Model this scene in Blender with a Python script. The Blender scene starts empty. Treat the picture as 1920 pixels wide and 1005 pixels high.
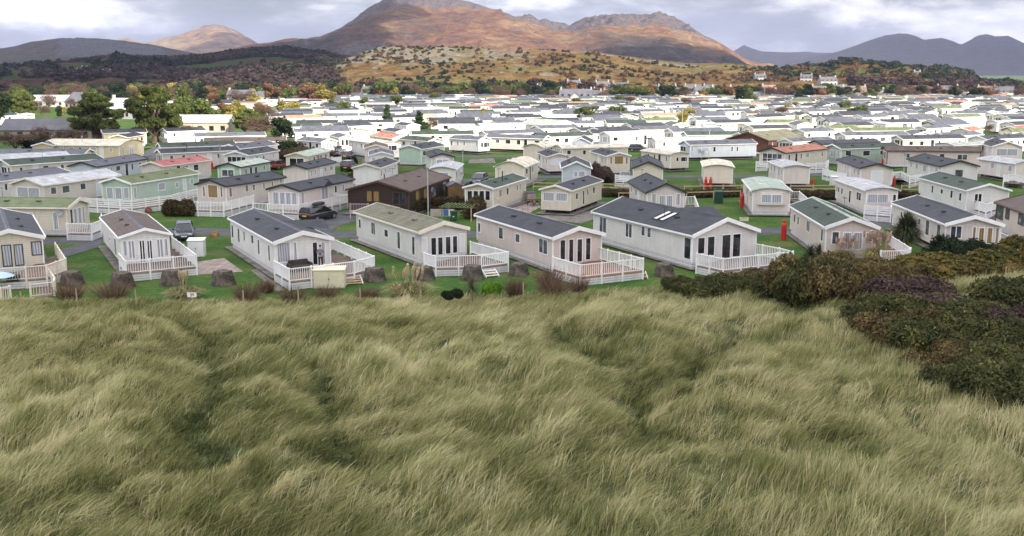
import bpy, math, random
import numpy as np
from mathutils import Vector, Matrix
random.seed(7); rng = np.random.default_rng(11)
C = bpy.context.scene.collection
R = math.radians

# ---------------------------------------------------------------- camera
HC, FPX, YH, E = 15.5, 1900.0, 135.0, 2.75
PIT = math.atan((502.5-YH)/FPX)
cd = bpy.data.cameras.new('camera'); cam = bpy.data.objects.new('camera', cd); C.objects.link(cam)
cd.sensor_width = 36; cd.lens = 36*FPX/1920; cd.clip_start = 0.5; cd.clip_end = 40000
cam.location = (0, 0, HC); cam.rotation_euler = (math.pi/2-PIT, 0, 0)
bpy.context.scene.camera = cam

def ray(u, v):
    x = (u-960)/FPX; y = -(v-502.5)/FPX
    return np.array((x, math.cos(PIT)+y*math.sin(PIT), -math.sin(PIT)+y*math.cos(PIT)))
def P(u, v, z=0.0):
    """where the sight line of a measured point meets the level z"""
    d = ray(u, v); t = (z-HC)/d[2]
    return np.array((d[0]*t, d[1]*t))

# ---------------------------------------------------------------- sky and sun
SUN_EL, SUN_AZ = R(24), R(140)        # azimuth measured from +Y towards +X : behind the camera, to the right
to_sun = Vector((math.sin(SUN_AZ)*math.cos(SUN_EL), math.cos(SUN_AZ)*math.cos(SUN_EL), math.sin(SUN_EL)))
sd = bpy.data.lights.new('sun', 'SUN'); sd.energy = 5.0; sd.angle = R(0.5); sd.color = (1, .90, .76)
so = bpy.data.objects.new('sun', sd); C.objects.link(so)
so.rotation_euler = to_sun.to_track_quat('Z', 'Y').to_euler(); so.location = (200, -300, 400)
sc = bpy.context.scene
sc.view_settings.view_transform = 'Standard'; sc.view_settings.look = 'None'
sc.view_settings.exposure = 1.08; sc.view_settings.gamma = 1
sc.cycles.volume_bounces = 0; sc.cycles.max_bounces = 6; sc.cycles.diffuse_bounces = 3
sc.cycles.transparent_max_bounces = 4

W = bpy.data.worlds.new('World'); sc.world = W; W.use_nodes = True
nt = W.node_tree; nt.nodes.clear()
def N(t, ty, **k):
    n = t.nodes.new(ty)
    for a, b in k.items():
        if a in ('ins',):
            for i, v in b.items(): n.inputs[i].default_value = v
        else: setattr(n, a, b)
    return n
def ramp(t, pts, interp='LINEAR'):
    n = t.nodes.new('ShaderNodeValToRGB'); e = n.color_ramp.elements; n.color_ramp.interpolation = interp
    while len(e) < len(pts): e.new(0.5)
    for i, (p, c) in enumerate(pts):
        e[i].position = p; e[i].color = (c if len(c) == 4 else (*c, 1)) if isinstance(c, tuple) else (c, c, c, 1)
    return n
out = N(nt, 'ShaderNodeOutputWorld')
sky = N(nt, 'ShaderNodeTexSky', sky_type='NISHITA', sun_disc=False, sun_elevation=SUN_EL, sun_rotation=SUN_AZ)
bg1 = N(nt, 'ShaderNodeBackground'); bg1.inputs[1].default_value = 0.10
nt.links.new(sky.outputs[0], bg1.inputs[0])
tc = N(nt, 'ShaderNodeTexCoord'); mp = N(nt, 'ShaderNodeMapping'); mp.inputs['Scale'].default_value = (1, 1, 3.2)
mp.inputs['Location'].default_value = (0.36, 0.2, 0.1)
nt.links.new(tc.outputs['Generated'], mp.inputs[0])
n1 = N(nt, 'ShaderNodeTexNoise'); n1.inputs['Scale'].default_value = 6.5; n1.inputs['Detail'].default_value = 9; n1.inputs['Roughness'].default_value = .6
n1.inputs['Distortion'].default_value = .25
n2 = N(nt, 'ShaderNodeTexNoise'); n2.inputs['Scale'].default_value = 1.6; n2.inputs['Detail'].default_value = 3
nt.links.new(mp.outputs[0], n1.inputs['Vector']); nt.links.new(mp.outputs[0], n2.inputs['Vector'])
cr = ramp(nt, [(.40, (.12, .122, .15)), (.46, (.17, .172, .205)), (.50, (.27, .27, .305)), (.54, (.48, .47, .48)), (.60, (.74, .715, .70))])
mx = N(nt, 'ShaderNodeMath', operation='MULTIPLY_ADD'); mx.inputs[1].default_value = .72
n2s = N(nt, 'ShaderNodeMath', operation='MULTIPLY'); n2s.inputs[1].default_value = .30
nt.links.new(n1.outputs[0], mx.inputs[0]); nt.links.new(n2.outputs[0], n2s.inputs[0]); nt.links.new(n2s.outputs[0], mx.inputs[2])
nt.links.new(mx.outputs[0], cr.inputs[0])
# clouds thin out and brighten towards the zenith
sep = N(nt, 'ShaderNodeSeparateXYZ'); nt.links.new(tc.outputs['Generated'], sep.inputs[0])
mr = N(nt, 'ShaderNodeMapRange'); mr.inputs[1].default_value = .08; mr.inputs[2].default_value = .75; mr.inputs[3].default_value = 1.0; mr.inputs[4].default_value = 3.6
nt.links.new(sep.outputs[2], mr.inputs[0])
bg2 = N(nt, 'ShaderNodeBackground'); nt.links.new(cr.outputs[0], bg2.inputs[0]); nt.links.new(mr.outputs[0], bg2.inputs[1])
ms = N(nt, 'ShaderNodeMixShader'); ms.inputs[0].default_value = .85
nt.links.new(bg1.outputs[0], ms.inputs[1]); nt.links.new(bg2.outputs[0], ms.inputs[2]); nt.links.new(ms.outputs[0], out.inputs[0])

# ---------------------------------------------------------------- mesh helpers
def link(o, parent=None):
    C.objects.link(o)
    if parent is not None: o.parent = parent
    return o
def tag(o, label=None, cat=None, group=None, kind=None):
    if label: o['label'] = label
    if cat: o['category'] = cat
    if group: o['group'] = group
    if kind: o['kind'] = kind
    return o
def empty(name, loc=(0, 0, 0), rz=0):
    o = bpy.data.objects.new(name, None); o.location = loc; o.rotation_euler = (0, 0, rz); C.objects.link(o); return o
class MB:
    def __init__(s): s.v = []; s.f = []; s.m = []
    def poly(s, pts, mi=0):
        n = len(s.v); s.v += [tuple(p) for p in pts]; s.f.append(tuple(range(n, n+len(pts)))); s.m.append(mi)
    def box(s, x0, x1, y0, y1, z0, z1, mi=0):
        n = len(s.v)
        s.v += [(x, y, z) for z in (z0, z1) for y in (y0, y1) for x in (x0, x1)]
        for q in ((0, 2, 3, 1), (4, 5, 7, 6), (0, 1, 5, 4), (2, 6, 7, 3), (0, 4, 6, 2), (1, 3, 7, 5)):
            s.f.append(tuple(n+i for i in q)); s.m.append(mi)
    def bar(s, a, b, w, h, mi=0, up=(0, 0, 1)):
        a = Vector(a); b = Vector(b); d = (b-a).normalized(); U = Vector(up)
        if abs(d.dot(U)) > .99: U = Vector((1, 0, 0))
        X = d.cross(U).normalized()*w/2; Y = X.cross(d).normalized()*h/2; n = len(s.v)
        s.v += [tuple(p+i*X+j*Y) for p in (a, b) for j in (-1, 1) for i in (-1, 1)]
        for q in ((0, 1, 3, 2), (4, 6, 7, 5), (0, 4, 5, 1), (2, 3, 7, 6), (0, 2, 6, 4), (1, 5, 7, 3)):
            s.f.append(tuple(n+i for i in q)); s.m.append(mi)
    def tube(s, pts, rad, n=8, mi=0, cap=True):
        rings = []
        for i, p in enumerate(pts):
            p = Vector(p); a = Vector(pts[max(0, i-1)]); b = Vector(pts[min(len(pts)-1, i+1)])
            d = (b-a).normalized(); U = Vector((0, 0, 1)) if abs(d.z) < .9 else Vector((1, 0, 0))
            X = d.cross(U).normalized(); Y = X.cross(d); r = rad[i] if hasattr(rad, '__len__') else rad
            rings.append(len(s.v)); s.v += [tuple(p+X*r*math.cos(2*math.pi*k/n)+Y*r*math.sin(2*math.pi*k/n)) for k in range(n)]
        for q in range(len(rings)-1):
            for k in range(n):
                s.f.append((rings[q]+k, rings[q]+(k+1) % n, rings[q+1]+(k+1) % n, rings[q+1]+k)); s.m.append(mi)
        if cap:
            s.f.append(tuple(rings[0]+k for k in range(n))[::-1]); s.m.append(mi)
            s.f.append(tuple(rings[-1]+k for k in range(n))); s.m.append(mi)
    def lathe(s, prof, n=16, c=(0, 0, 0), mi=0, sx=1, sy=1):
        base = len(s.v)
        for r, z in prof:
            s.v += [(c[0]+sx*r*math.cos(2*math.pi*k/n), c[1]+sy*r*math.sin(2*math.pi*k/n), c[2]+z) for k in range(n)]
        for q in range(len(prof)-1):
            for k in range(n):
                s.f.append((base+q*n+k, base+q*n+(k+1) % n, base+(q+1)*n+(k+1) % n, base+(q+1)*n+k)); s.m.append(mi)
    def prism(s, pts, y0, y1, mi=0, axis='y'):
        """outline of (a,b) pairs, pushed along an axis"""
        f = {'y': lambda a, b, t: (a, t, b), 'x': lambda a, b, t: (t, a, b), 'z': lambda a, b, t: (a, b, t)}[axis]
        n = len(s.v); k = len(pts)
        s.v += [f(a, b, y0) for a, b in pts]+[f(a, b, y1) for a, b in pts]
        s.f.append(tuple(range(n, n+k))); s.f.append(tuple(range(n+2*k-1, n+k-1, -1))); s.m += [mi, mi]
        for i in range(k):
            j = (i+1) % k; s.f.append((n+i, n+k+i, n+k+j, n+j)); s.m.append(mi)
    def mesh(s, name, mats):
        me = bpy.data.meshes.new(name); me.from_pydata(s.v, [], s.f)
        for m in mats: me.materials.append(m)
        if len(mats) > 1: me.polygons.foreach_set('material_index', s.m)
        me.update(); return me
    def build(s, name, mats, parent=None, smooth=False, bevel=0):
        if not isinstance(mats, (list, tuple)): mats = [mats]
        me = s.mesh(name, mats)
        if smooth: me.polygons.foreach_set('use_smooth', [True]*len(me.polygons))
        o = link(bpy.data.objects.new(name, me), parent)
        if bevel:
            b = o.modifiers.new('b', 'BEVEL'); b.width = bevel; b.segments = 2; b.limit_method = 'ANGLE'
        return o
def copy_tree(o, parent=None):
    c = o.copy(); C.objects.link(c); c.parent = parent
    for ch in o.children: copy_tree(ch, c)
    return c
def raw_mesh(name, V, F4, mats, attrs=None, mi=None, smooth=False):
    """fast mesh from numpy: V (n,3), F4 (m,k) all the same size"""
    me = bpy.data.meshes.new(name); n = len(V); m, k = F4.shape
    me.vertices.add(n); me.vertices.foreach_set('co', np.ascontiguousarray(V, dtype=np.float32).ravel())
    me.loops.add(m*k); me.loops.foreach_set('vertex_index', np.ascontiguousarray(F4, dtype=np.int32).ravel())
    me.polygons.add(m); me.polygons.foreach_set('loop_start', np.arange(0, m*k, k, dtype=np.int32))
    if mi is not None: me.polygons.foreach_set('material_index', mi.astype(np.int32))
    if smooth: me.polygons.foreach_set('use_smooth', np.ones(m, dtype=bool))
    for a, val in (attrs or {}).items():
        at = me.attributes.new(a, 'FLOAT', 'POINT'); at.data.foreach_set('value', val.astype(np.float32))
    for q in (mats if isinstance(mats, (list, tuple)) else [mats]): me.materials.append(q)
    me.update(calc_edges=True); return me

# ---------------------------------------------------------------- noise
def _h(ix, iy, s):
    n = (ix*374761393+iy*668265263+s*1442695041) & 0xFFFFFFFF
    n = ((n ^ (n >> 13))*1274126177) & 0xFFFFFFFF
    return ((n ^ (n >> 16)) & 0xFFFF)/65535.0
def vnoise(x, y, s=0):
    x = np.asarray(x, float); y = np.asarray(y, float)
    ix = np.floor(x).astype(np.int64); iy = np.floor(y).astype(np.int64); fx = x-ix; fy = y-iy
    fx = fx*fx*fx*(fx*(fx*6-15)+10); fy = fy*fy*fy*(fy*(fy*6-15)+10)
    a = _h(ix, iy, s); b = _h(ix+1, iy, s); c = _h(ix, iy+1, s); d = _h(ix+1, iy+1, s)
    return (a*(1-fx)+b*fx)*(1-fy)+(c*(1-fx)+d*fx)*fy
def fbm(x, y, o=5, s=0, g=.5):
    r = 0; a = 1; t = 0
    for i in range(o):
        r = r+a*vnoise(x*2**i+i*17.3, y*2**i-i*9.1, s+i); t += a; a *= g
    return r/t*2-1
def ridged(x, y, o=5, s=0):
    r = 0; a = 1; t = 0
    for i in range(o):
        r = r+a*(1-np.abs(vnoise(x*2**i+i*7.7, y*2**i+i*3.3, s+i)*2-1)); t += a; a *= .55
    return r/t

# ---------------------------------------------------------------- materials
def newmat(name):
    m = bpy.data.materials.new(name); m.use_nodes = True; t = m.node_tree
    return m, t, t.nodes['Principled BSDF']
def mat(name, col, rough=.6, var=.12, scale=1.5, bump=0, bscale=20, metal=0, spec=.4, dirt=0, lines=None, tint=None):
    """plain painted, stone or fabric surface with uneven tone; lines=(axis, pitch, share, dark) rules joints into it"""
    m, t, b = newmat(name); L = t.links.new
    b.inputs['Roughness'].default_value = rough; b.inputs['Metallic'].default_value = metal; b.inputs['Specular IOR Level'].default_value = spec
    co = N(t, 'ShaderNodeTexCoord'); no = N(t, 'ShaderNodeTexNoise'); no.inputs['Scale'].default_value = scale; no.inputs['Detail'].default_value = 5; no.inputs['Roughness'].default_value = .65
    L(co.outputs['Object'], no.inputs['Vector'])
    c0 = tuple(max(0, x*(1-var*1.6)) for x in col); c1 = tuple(min(1, x*(1+var)) for x in col)
    rp = ramp(t, [(.3, c0), (.65, c1)]); L(no.outputs[0], rp.inputs[0]); cur = rp.outputs[0]
    oi = N(t, 'ShaderNodeObjectInfo')
    hs = N(t, 'ShaderNodeHueSaturation'); mr_ = N(t, 'ShaderNodeMapRange'); mr_.inputs[3].default_value = .93; mr_.inputs[4].default_value = 1.05
    L(oi.outputs['Random'], mr_.inputs[0]); L(mr_.outputs[0], hs.inputs['Value']); L(cur, hs.inputs['Color']); cur = hs.outputs[0]
    if dirt:      # grime streaks running down
        mp_ = N(t, 'ShaderNodeMapping'); mp_.inputs['Scale'].default_value = (3, 3, .35); L(co.outputs['Object'], mp_.inputs[0])
        dn = N(t, 'ShaderNodeTexNoise'); dn.inputs['Scale'].default_value = 1.4; dn.inputs['Detail'].default_value = 6; L(mp_.outputs[0], dn.inputs['Vector'])
        dr = ramp(t, [(.45, 0.0), (.75, dirt)]); L(dn.outputs[0], dr.inputs[0])
        mxx = N(t, 'ShaderNodeMix', data_type='RGBA'); L(dr.outputs[0], mxx.inputs[0]); L(cur, mxx.inputs[6]); mxx.inputs[7].default_value = (*[c*.45 for c in col], 1); cur = mxx.outputs[2]
    hgt = None
    if lines:
        ax, pitch, share, dark = lines
        sp = N(t, 'ShaderNodeSeparateXYZ'); L(co.outputs['Object'], sp.inputs[0])
        a = N(t, 'ShaderNodeMath', operation='ABSOLUTE'); L(sp.outputs['xyz'.index(ax)], a.inputs[0])
        dv = N(t, 'ShaderNodeMath', operation='DIVIDE'); dv.inputs[1].default_value = pitch; L(a.outputs[0], dv.inputs[0])
        fr = N(t, 'ShaderNodeMath', operation='FRACT'); L(dv.outputs[0], fr.inputs[0])
        lr = ramp(t, [(0, 1.0), (share, 1.0), (min(.98, share+.06), 0.0)]); L(fr.outputs[0], lr.inputs[0])
        mxx = N(t, 'ShaderNodeMix', data_type='RGBA'); L(lr.outputs[0], mxx.inputs[0]); L(cur, mxx.inputs[6])
        mul = N(t, 'ShaderNodeMix', data_type='RGBA', blend_type='MULTIPLY'); mul.inputs[0].default_value = 1; L(cur, mul.inputs[6]); mul.inputs[7].default_value = (dark, dark, dark, 1)
        L(mul.outputs[2], mxx.inputs[7]); cur = mxx.outputs[2]
        bp = N(t, 'ShaderNodeBump'); bp.inputs['Strength'].default_value = .6; bp.inputs['Distance'].default_value = .03; L(fr.outputs[0], bp.inputs['Height']); L(bp.outputs[0], b.inputs['Normal']); hgt = bp
    if bump:
        bn = N(t, 'ShaderNodeTexNoise'); bn.inputs['Scale'].default_value = bscale; bn.inputs['Detail'].default_value = 4; L(co.outputs['Object'], bn.inputs['Vector'])
        bp = N(t, 'ShaderNodeBump'); bp.inputs['Strength'].default_value = bump; bp.inputs['Distance'].default_value = .05; L(bn.outputs[0], bp.inputs['Height'])
        if hgt: L(hgt.outputs[0], bp.inputs['Normal'])
        L(bp.outputs[0], b.inputs['Normal'])
    L(cur, b.inputs['Base Color']); return m
def leafmat(name, c0, c1, c2=None, rough=.7, trans=.25, objvar=.12):
    """foliage: the per-leaf 'tint' attribute runs between natural leaf colours"""
    m, t, b = newmat(name); L = t.links.new
    at = N(t, 'ShaderNodeAttribute', attribute_name='tint')
    pts = [(0, c0), (1, c1)] if c2 is None else [(0, c0), (.6, c1), (1, c2)]
    rp = ramp(t, pts); L(at.outputs['Fac'], rp.inputs[0])
    oi = N(t, 'ShaderNodeObjectInfo'); hs = N(t, 'ShaderNodeHueSaturation')
    mr_ = N(t, 'ShaderNodeMapRange'); mr_.inputs[3].default_value = 1-objvar; mr_.inputs[4].default_value = 1+objvar
    L(oi.outputs['Random'], mr_.inputs[0]); L(mr_.outputs[0], hs.inputs['Value']); L(rp.outputs[0], hs.inputs['Color'])
    L(hs.outputs[0], b.inputs['Base Color']); b.inputs['Roughness'].default_value = rough; b.inputs['Specular IOR Level'].default_value = .15
    tr = N(t, 'ShaderNodeBsdfTranslucent'); L(hs.outputs[0], tr.inputs[0]); mx_ = N(t, 'ShaderNodeMixShader'); mx_.inputs[0].default_value = trans
    L(b.outputs[0], mx_.inputs[1]); L(tr.outputs[0], mx_.inputs[2]); L(mx_.outputs[0], t.nodes['Material Output'].inputs[0]); return m
# ---------------------------------------------------------------- clouds between the sun and the land (they shade the park's near side and parts of the hills)
cloudm, t, b = newmat('cloud_vapour'); b.inputs['Base Color'].default_value = (.9, .9, .92, 1); b.inputs['Roughness'].default_value = 1; b.inputs['Specular IOR Level'].default_value = 0
CLH = 760.0
def cloud(label, pts, r0, seed):
    """pts: places on the land the cloud shades; the cloud hangs CLH above, up the sun's beam"""
    rr = random.Random(seed); V = []; F = []
    import bmesh
    bm = bmesh.new(); bmesh.ops.create_icosphere(bm, subdivisions=3, radius=1); bv = np.array([v.co[:] for v in bm.verts]); bf = np.array([[v.index for v in f.verts] for f in bm.faces]); bm.free()
    for k, (x, y, r, *zz_) in enumerate(pts):
        off = Vector((to_sun.x, to_sun.y))*((CLH-(zz_[0] if zz_ else 0))/to_sun.z)
        for q in range(3):
            ox, oy = (0, 0) if q == 0 else (rr.uniform(-.6, .6)*r, rr.uniform(-.6, .6)*r)
            s = r*(1 if q == 0 else rr.uniform(.45, .7))
            n = 1+.22*fbm(bv[:, 0]*2.2+k*3.1+q, bv[:, 1]*2.2+bv[:, 2]*1.7, 4, seed)
            v = bv*n[:, None]*np.array((s, s, s*.3))+np.array((x+off.x+ox, y+off.y+oy, CLH+s*.1)); F.append(bf+sum(len(a) for a in V)); V.append(v)
    me = raw_mesh('cloud', np.vstack(V), np.vstack(F), cloudm, smooth=True)
    o = link(bpy.data.objects.new('cloud', me)); tag(o, label, 'cloud', kind='structure'); return o
near = [(x, y, 75) for x in range(-190, 191, 70) for y in range(-20, 150, 60)]+[(-130, 190, 60), (-190, 220, 70)]
cloud('grey cloud hanging behind the viewer', near, 1, 1)

# ---------------------------------------------------------------- ground
def groundmat():
    m, t, b = newmat('lawn'); L = t.links.new; co = N(t, 'ShaderNodeTexCoord')
    n1 = N(t, 'ShaderNodeTexNoise'); n1.inputs['Scale'].default_value = .2; n1.inputs['Detail'].default_value = 7; L(co.outputs['Object'], n1.inputs['Vector'])
    n2 = N(t, 'ShaderNodeTexNoise'); n2.inputs['Scale'].default_value = 2.5; n2.inputs['Detail'].default_value = 6; n2.inputs['Roughness'].default_value = .7; L(co.outputs['Object'], n2.inputs['Vector'])
    r1 = ramp(t, [(.3, (.034, .082, .014)), (.48, (.054, .115, .022)), (.58, (.085, .130, .032)), (.68, (.14, .135, .055))]); L(n1.outputs[0], r1.inputs[0])
    r2 = ramp(t, [(.3, .45), (.7, 1.25)]); L(n2.outputs[0], r2.inputs[0])
    mu = N(t, 'ShaderNodeMix', data_type='RGBA', blend_type='MULTIPLY'); mu.inputs[0].default_value = 1; L(r1.outputs[0], mu.inputs[6]); L(r2.outputs[0], mu.inputs[7])
    L(mu.outputs[2], b.inputs['Base Color']); b.inputs['Roughness'].default_value = .9; b.inputs['Specular IOR Level'].default_value = .1
    bp = N(t, 'ShaderNodeBump'); bp.inputs['Strength'].default_value = .7; bp.inputs['Distance'].default_value = .08; L(n2.outputs[0], bp.inputs['Height']); L(bp.outputs[0], b.inputs['Normal']); return m
LAWN = groundmat()
g = MB(); g.box(-14000, 14000, -300, 14000, -1.5, 0); go = g.build('ground', LAWN); tag(go, 'bright green mown lawn and fields', kind='structure')

def pxpoly(pts, z=0): return [tuple(P(u, v, z)) for u, v in pts]
LB = [(-400, 563), (0, 562), (300, 566), (520, 562), (760, 556), (960, 552), (1150, 546), (1250, 540), (1330, 530), (1480, 520), (1640, 512), (1920, 500), (2300, 490)]
lbw = np.array(pxpoly(LB))
def yb(x): return np.interp(x, lbw[:, 0], lbw[:, 1])
VAL = [[(330, 610), (350, 645), (415, 740), (402, 840), (395, 930)], [(565, 730), (595, 765), (625, 840), (640, 930)], [(1015, 608), (1075, 655), (1160, 740), (1195, 810), (1215, 880)], [(540, 690), (500, 660), (420, 655)], [(1400, 660), (1330, 700), (1290, 760)]]
VALW = [np.array(pxpoly(v)) for v in VAL]
def vdist(x, y):
    d = np.full(np.shape(x), 1e9)
    for q in VALW:
        for a, b2 in zip(q[:-1], q[1:]):
            ab = b2-a; tt = np.clip(((x-a[0])*ab[0]+(y-a[1])*ab[1])/(ab@ab), 0, 1)
            d = np.minimum(d, np.hypot(x-a[0]-tt*ab[0], y-a[1]-tt*ab[1]))
    return d
def dune(x, y):
    e = np.clip((yb(x)-y-2)/14, 0, 1); e = e*e*(3-2*e)
    w = x+1.5*fbm(x*.2, y*.2, 2, 5)
    z = .55+1.15*fbm(w*.085, y*.11, 3, 3)+.50*fbm(w*.42, y*.5, 3, 9)
    vd = vdist(x+.9*fbm(x*.3, y*.3, 2, 8), y)
    z = z-.5*np.exp(-(vd/1.5)**2)+.3*np.exp(-((vd-3.4)/1.6)**2)
    return np.clip(z+.45, .08, 9)*e+.03
DX = np.linspace(-70, 70, 480); DY = np.linspace(-6, 92, 360)
gx, gy = np.meshgrid(DX, DY); ybx = yb(gx); gy2 = np.minimum(gy, ybx); gz = dune(gx, gy2)
def gridmesh(name, X, Y, Z, mats, attrs=None):
    r, c = X.shape; i = np.arange(r*c).reshape(r, c)
    F = np.stack([i[:-1, :-1], i[:-1, 1:], i[1:, 1:], i[1:, :-1]], -1).reshape(-1, 4)
    return raw_mesh(name, np.stack([X, Y, Z], -1).reshape(-1, 3), F, mats, attrs, smooth=True)
DSOIL = mat('dune_soil', (.065, .075, .025), .95, .4, .8, bump=.6, bscale=6)
o = link(bpy.data.objects.new('dune', gridmesh('dune', gx, gy2, np.maximum(gz, .03), DSOIL))); tag(o, 'grassy sand dune rising in front of the park', kind='structure')

# ---------------------------------------------------------------- hills
def hillmat(name, brack, grass, heath_shade, rock, s=1.0, rk=.55, gshift=0, fields=None, bump=1.0):
    m, t, b = newmat(name); L = t.links.new; co = N(t, 'ShaderNodeTexCoord')
    def noise(sc, det=8, ro=.62, di=0, stretch=None):
        n = N(t, 'ShaderNodeTexNoise'); n.inputs['Scale'].default_value = sc; n.inputs['Detail'].default_value = det; n.inputs['Roughness'].default_value = ro; n.inputs['Distortion'].default_value = di
        if stretch:
            mp_ = N(t, 'ShaderNodeMapping'); mp_.inputs['Scale'].default_value = stretch; L(co.outputs['Object'], mp_.inputs[0]); L(mp_.outputs[0], n.inputs['Vector'])
        else: L(co.outputs['Object'], n.inputs['Vector'])
        return n
    a = noise(.0055/s, 9, .68, .6, (1, 1, 3)); r1 = ramp(t, [(.30, heath_shade), (.42+gshift, tuple(.5*(p+q) for p, q in zip(heath_shade, brack))), (.50+gshift, brack), (.60+gshift, tuple(.5*(p+q) for p, q in zip(brack, grass))), (.72, grass)]); L(a.outputs[0], r1.inputs[0])
    b2 = noise(.035/s, 9, .74, .5, (1, 1, 3.5)); r2 = ramp(t, [(.32, .38), (.5, .95), (.68, 1.55)]); L(b2.outputs[0], r2.inputs[0])
    mu = N(t, 'ShaderNodeMix', data_type='RGBA', blend_type='MULTIPLY'); mu.inputs[0].default_value = 1; L(r1.outputs[0], mu.inputs[6]); L(r2.outputs[0], mu.inputs[7]); cur = mu.outputs[2]
    if fields:
        vo = N(t, 'ShaderNodeTexVoronoi'); vo.inputs['Scale'].default_value = .009/s; L(co.outputs['Object'], vo.inputs['Vector'])
        sp = N(t, 'ShaderNodeSeparateColor'); L(vo.outputs['Color'], sp.inputs[0]); fr = ramp(t, [(.62, 0.0), (.64, 1.0)]); L(sp.outputs[0], fr.inputs[0])
        mxx = N(t, 'ShaderNodeMix', data_type='RGBA'); L(fr.outputs[0], mxx.inputs[0]); L(cur, mxx.inputs[6]); mxx.inputs[7].default_value = (*fields, 1); cur = mxx.outputs[2]
    ah = N(t, 'ShaderNodeAttribute', attribute_name='heather'); mh = N(t, 'ShaderNodeMix', data_type='RGBA'); L(ah.outputs['Fac'], mh.inputs[0]); L(cur, mh.inputs[6]); m2 = N(t, 'ShaderNodeMix', data_type='RGBA', blend_type='MULTIPLY'); m2.inputs[0].default_value = 1; m2.inputs[6].default_value = (*[heath_shade[0]*.55, heath_shade[1]*.78, heath_shade[2]*.8], 1); L(r2.outputs[0], m2.inputs[7]); L(m2.outputs[2], mh.inputs[7]); cur = mh.outputs[2]  # heather mask: dark scrub colour that also carries painted-in cloud shade
    at = N(t, 'ShaderNodeAttribute', attribute_name='crag'); c3 = noise(.035/s, 9, .75, .4, (1, 1, 2.5))
    ad = N(t, 'ShaderNodeMath', operation='MULTIPLY_ADD'); ad.inputs[1].default_value = .42; L(at.outputs['Fac'], ad.inputs[0]); L(c3.outputs[0], ad.inputs[2])
    rr = ramp(t, [(rk+.10, 0.0), (rk+.17, 1.0)]); L(ad.outputs[0], rr.inputs[0])
    rc = noise(.12/s, 8, .7, 0, (1, 1, .6)); rcr = ramp(t, [(.3, tuple(x*.4 for x in rock)), (.65, rock)]); L(rc.outputs[0], rcr.inputs[0])
    mxx = N(t, 'ShaderNodeMix', data_type='RGBA'); L(rr.outputs[0], mxx.inputs[0]); L(cur, mxx.inputs[6]); L(rcr.outputs[0], mxx.inputs[7])
    L(mxx.outputs[2], b.inputs['Base Color']); b.inputs['Roughness'].default_value = .95; b.inputs['Specular IOR Level'].default_value = .05
    bp = N(t, 'ShaderNodeBump'); bp.inputs['Strength'].default_value = bump; bp.inputs['Distance'].default_value = 9*s; L(rc.outputs[0], bp.inputs['Height'])
    bq = N(t, 'ShaderNodeBump'); bq.inputs['Strength'].default_value = bump*.7; bq.inputs['Distance'].default_value = 14*s; L(b2.outputs[0], bq.inputs['Height']); L(bp.outputs[0], bq.inputs['Normal']); L(bq.outputs[0], b.inputs['Normal']); return m
HILLF = {}
def hill(name, label, prof, dc, df, db, m, amp=12, sc=90, zf=-4, craglist=(), heath_shade=(), shape=1.0, nr=110, step=5, seed=1, rough=.3):
    pu = np.array([p[0] for p in prof], float); pv = np.array([p[1] for p in prof], float)
    us = np.arange(pu[0], pu[-1]+1, step); vs = np.interp(us, pu, pv)
    D = np.array([ray(u, v) for u, v in zip(us, vs)]); hl = np.hypot(D[:, 0], D[:, 1]); dx = D[:, 0]/hl; dy = D[:, 1]/hl
    dcu = dc*(1+.05*fbm(us*.006, us*0, 3, seed)); zc = HC+D[:, 2]/hl*dcu
    e = np.minimum((us-us[0])/160, (us[-1]-us)/160); e = np.clip(e, 0, 1)
    t_ = np.concatenate([np.linspace(0, 1, nr), 1+np.linspace(.02, 1, 22)])
    T, I = np.meshgrid(t_, np.arange(len(us)), indexing='ij')
    dcI = dcu[I]; r = np.where(T <= 1, df+(dcI-df)*T, dcI+(db-dcI)*(T-1)); zcI = zc[I]
    X = dx[I]*r; Y = dy[I]*r
    tt = np.clip(T, 0, 1); s = tt**shape; s = .35*s*s*(3-2*s)+.65*s
    z = np.where(T <= 1, zf+(zcI-zf)*s, zcI-(zcI-zf)*(T-1)**1.5)
    win = np.clip(tt*6, 0, 1)*np.where(T <= 1, np.clip((1-tt)*4, rough, 1), .5)
    nz = fbm(X/sc, Y/sc, 6, seed)*.9+(ridged(X/sc*.8, Y/sc*.8, 5, seed+4)-.55)*1.1
    cr = np.zeros_like(X)
    # crag belts: (u0, u1, t0, t1, strength)
    for (u0, u1, t0, t1, k) in craglist:
        U = us[I]; w = np.exp(-np.maximum(0, np.abs(U-(u0+u1)/2)/((u1-u0)/2)-.8)**2*12)*np.exp(-np.maximum(0, np.abs(tt-(t0+t1)/2)/((t1-t0)/2)-.6)**2*8)
        cr = np.maximum(cr, w*k)
    hh = np.zeros_like(X)  # dark heather belts, doubling as cloud shade painted into the slope colour
    for (u0, u1, t0, t1, k) in heath_shade:
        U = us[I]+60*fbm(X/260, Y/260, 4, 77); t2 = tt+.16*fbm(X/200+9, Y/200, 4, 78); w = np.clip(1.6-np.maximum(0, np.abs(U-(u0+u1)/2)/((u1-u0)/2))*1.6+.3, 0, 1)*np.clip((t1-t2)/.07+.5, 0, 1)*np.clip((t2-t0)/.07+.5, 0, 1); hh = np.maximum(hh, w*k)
    z = z+amp*win*nz+cr*amp*1.5*(ridged(X/sc*3.4, Y/sc*2.2, 5, seed+9)-.6)*np.where(T <= 1, np.clip((1-tt)*8, .35, 1), .3)
    o = link(bpy.data.objects.new(name, gridmesh(name, X, Y, z, m, {'crag': cr.ravel(), 'heather': hh.ravel()}))); tag(o, label, kind='structure')
    HILLF[name+str(seed)] = (us, t_, X, Y, z)
    return o
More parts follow.
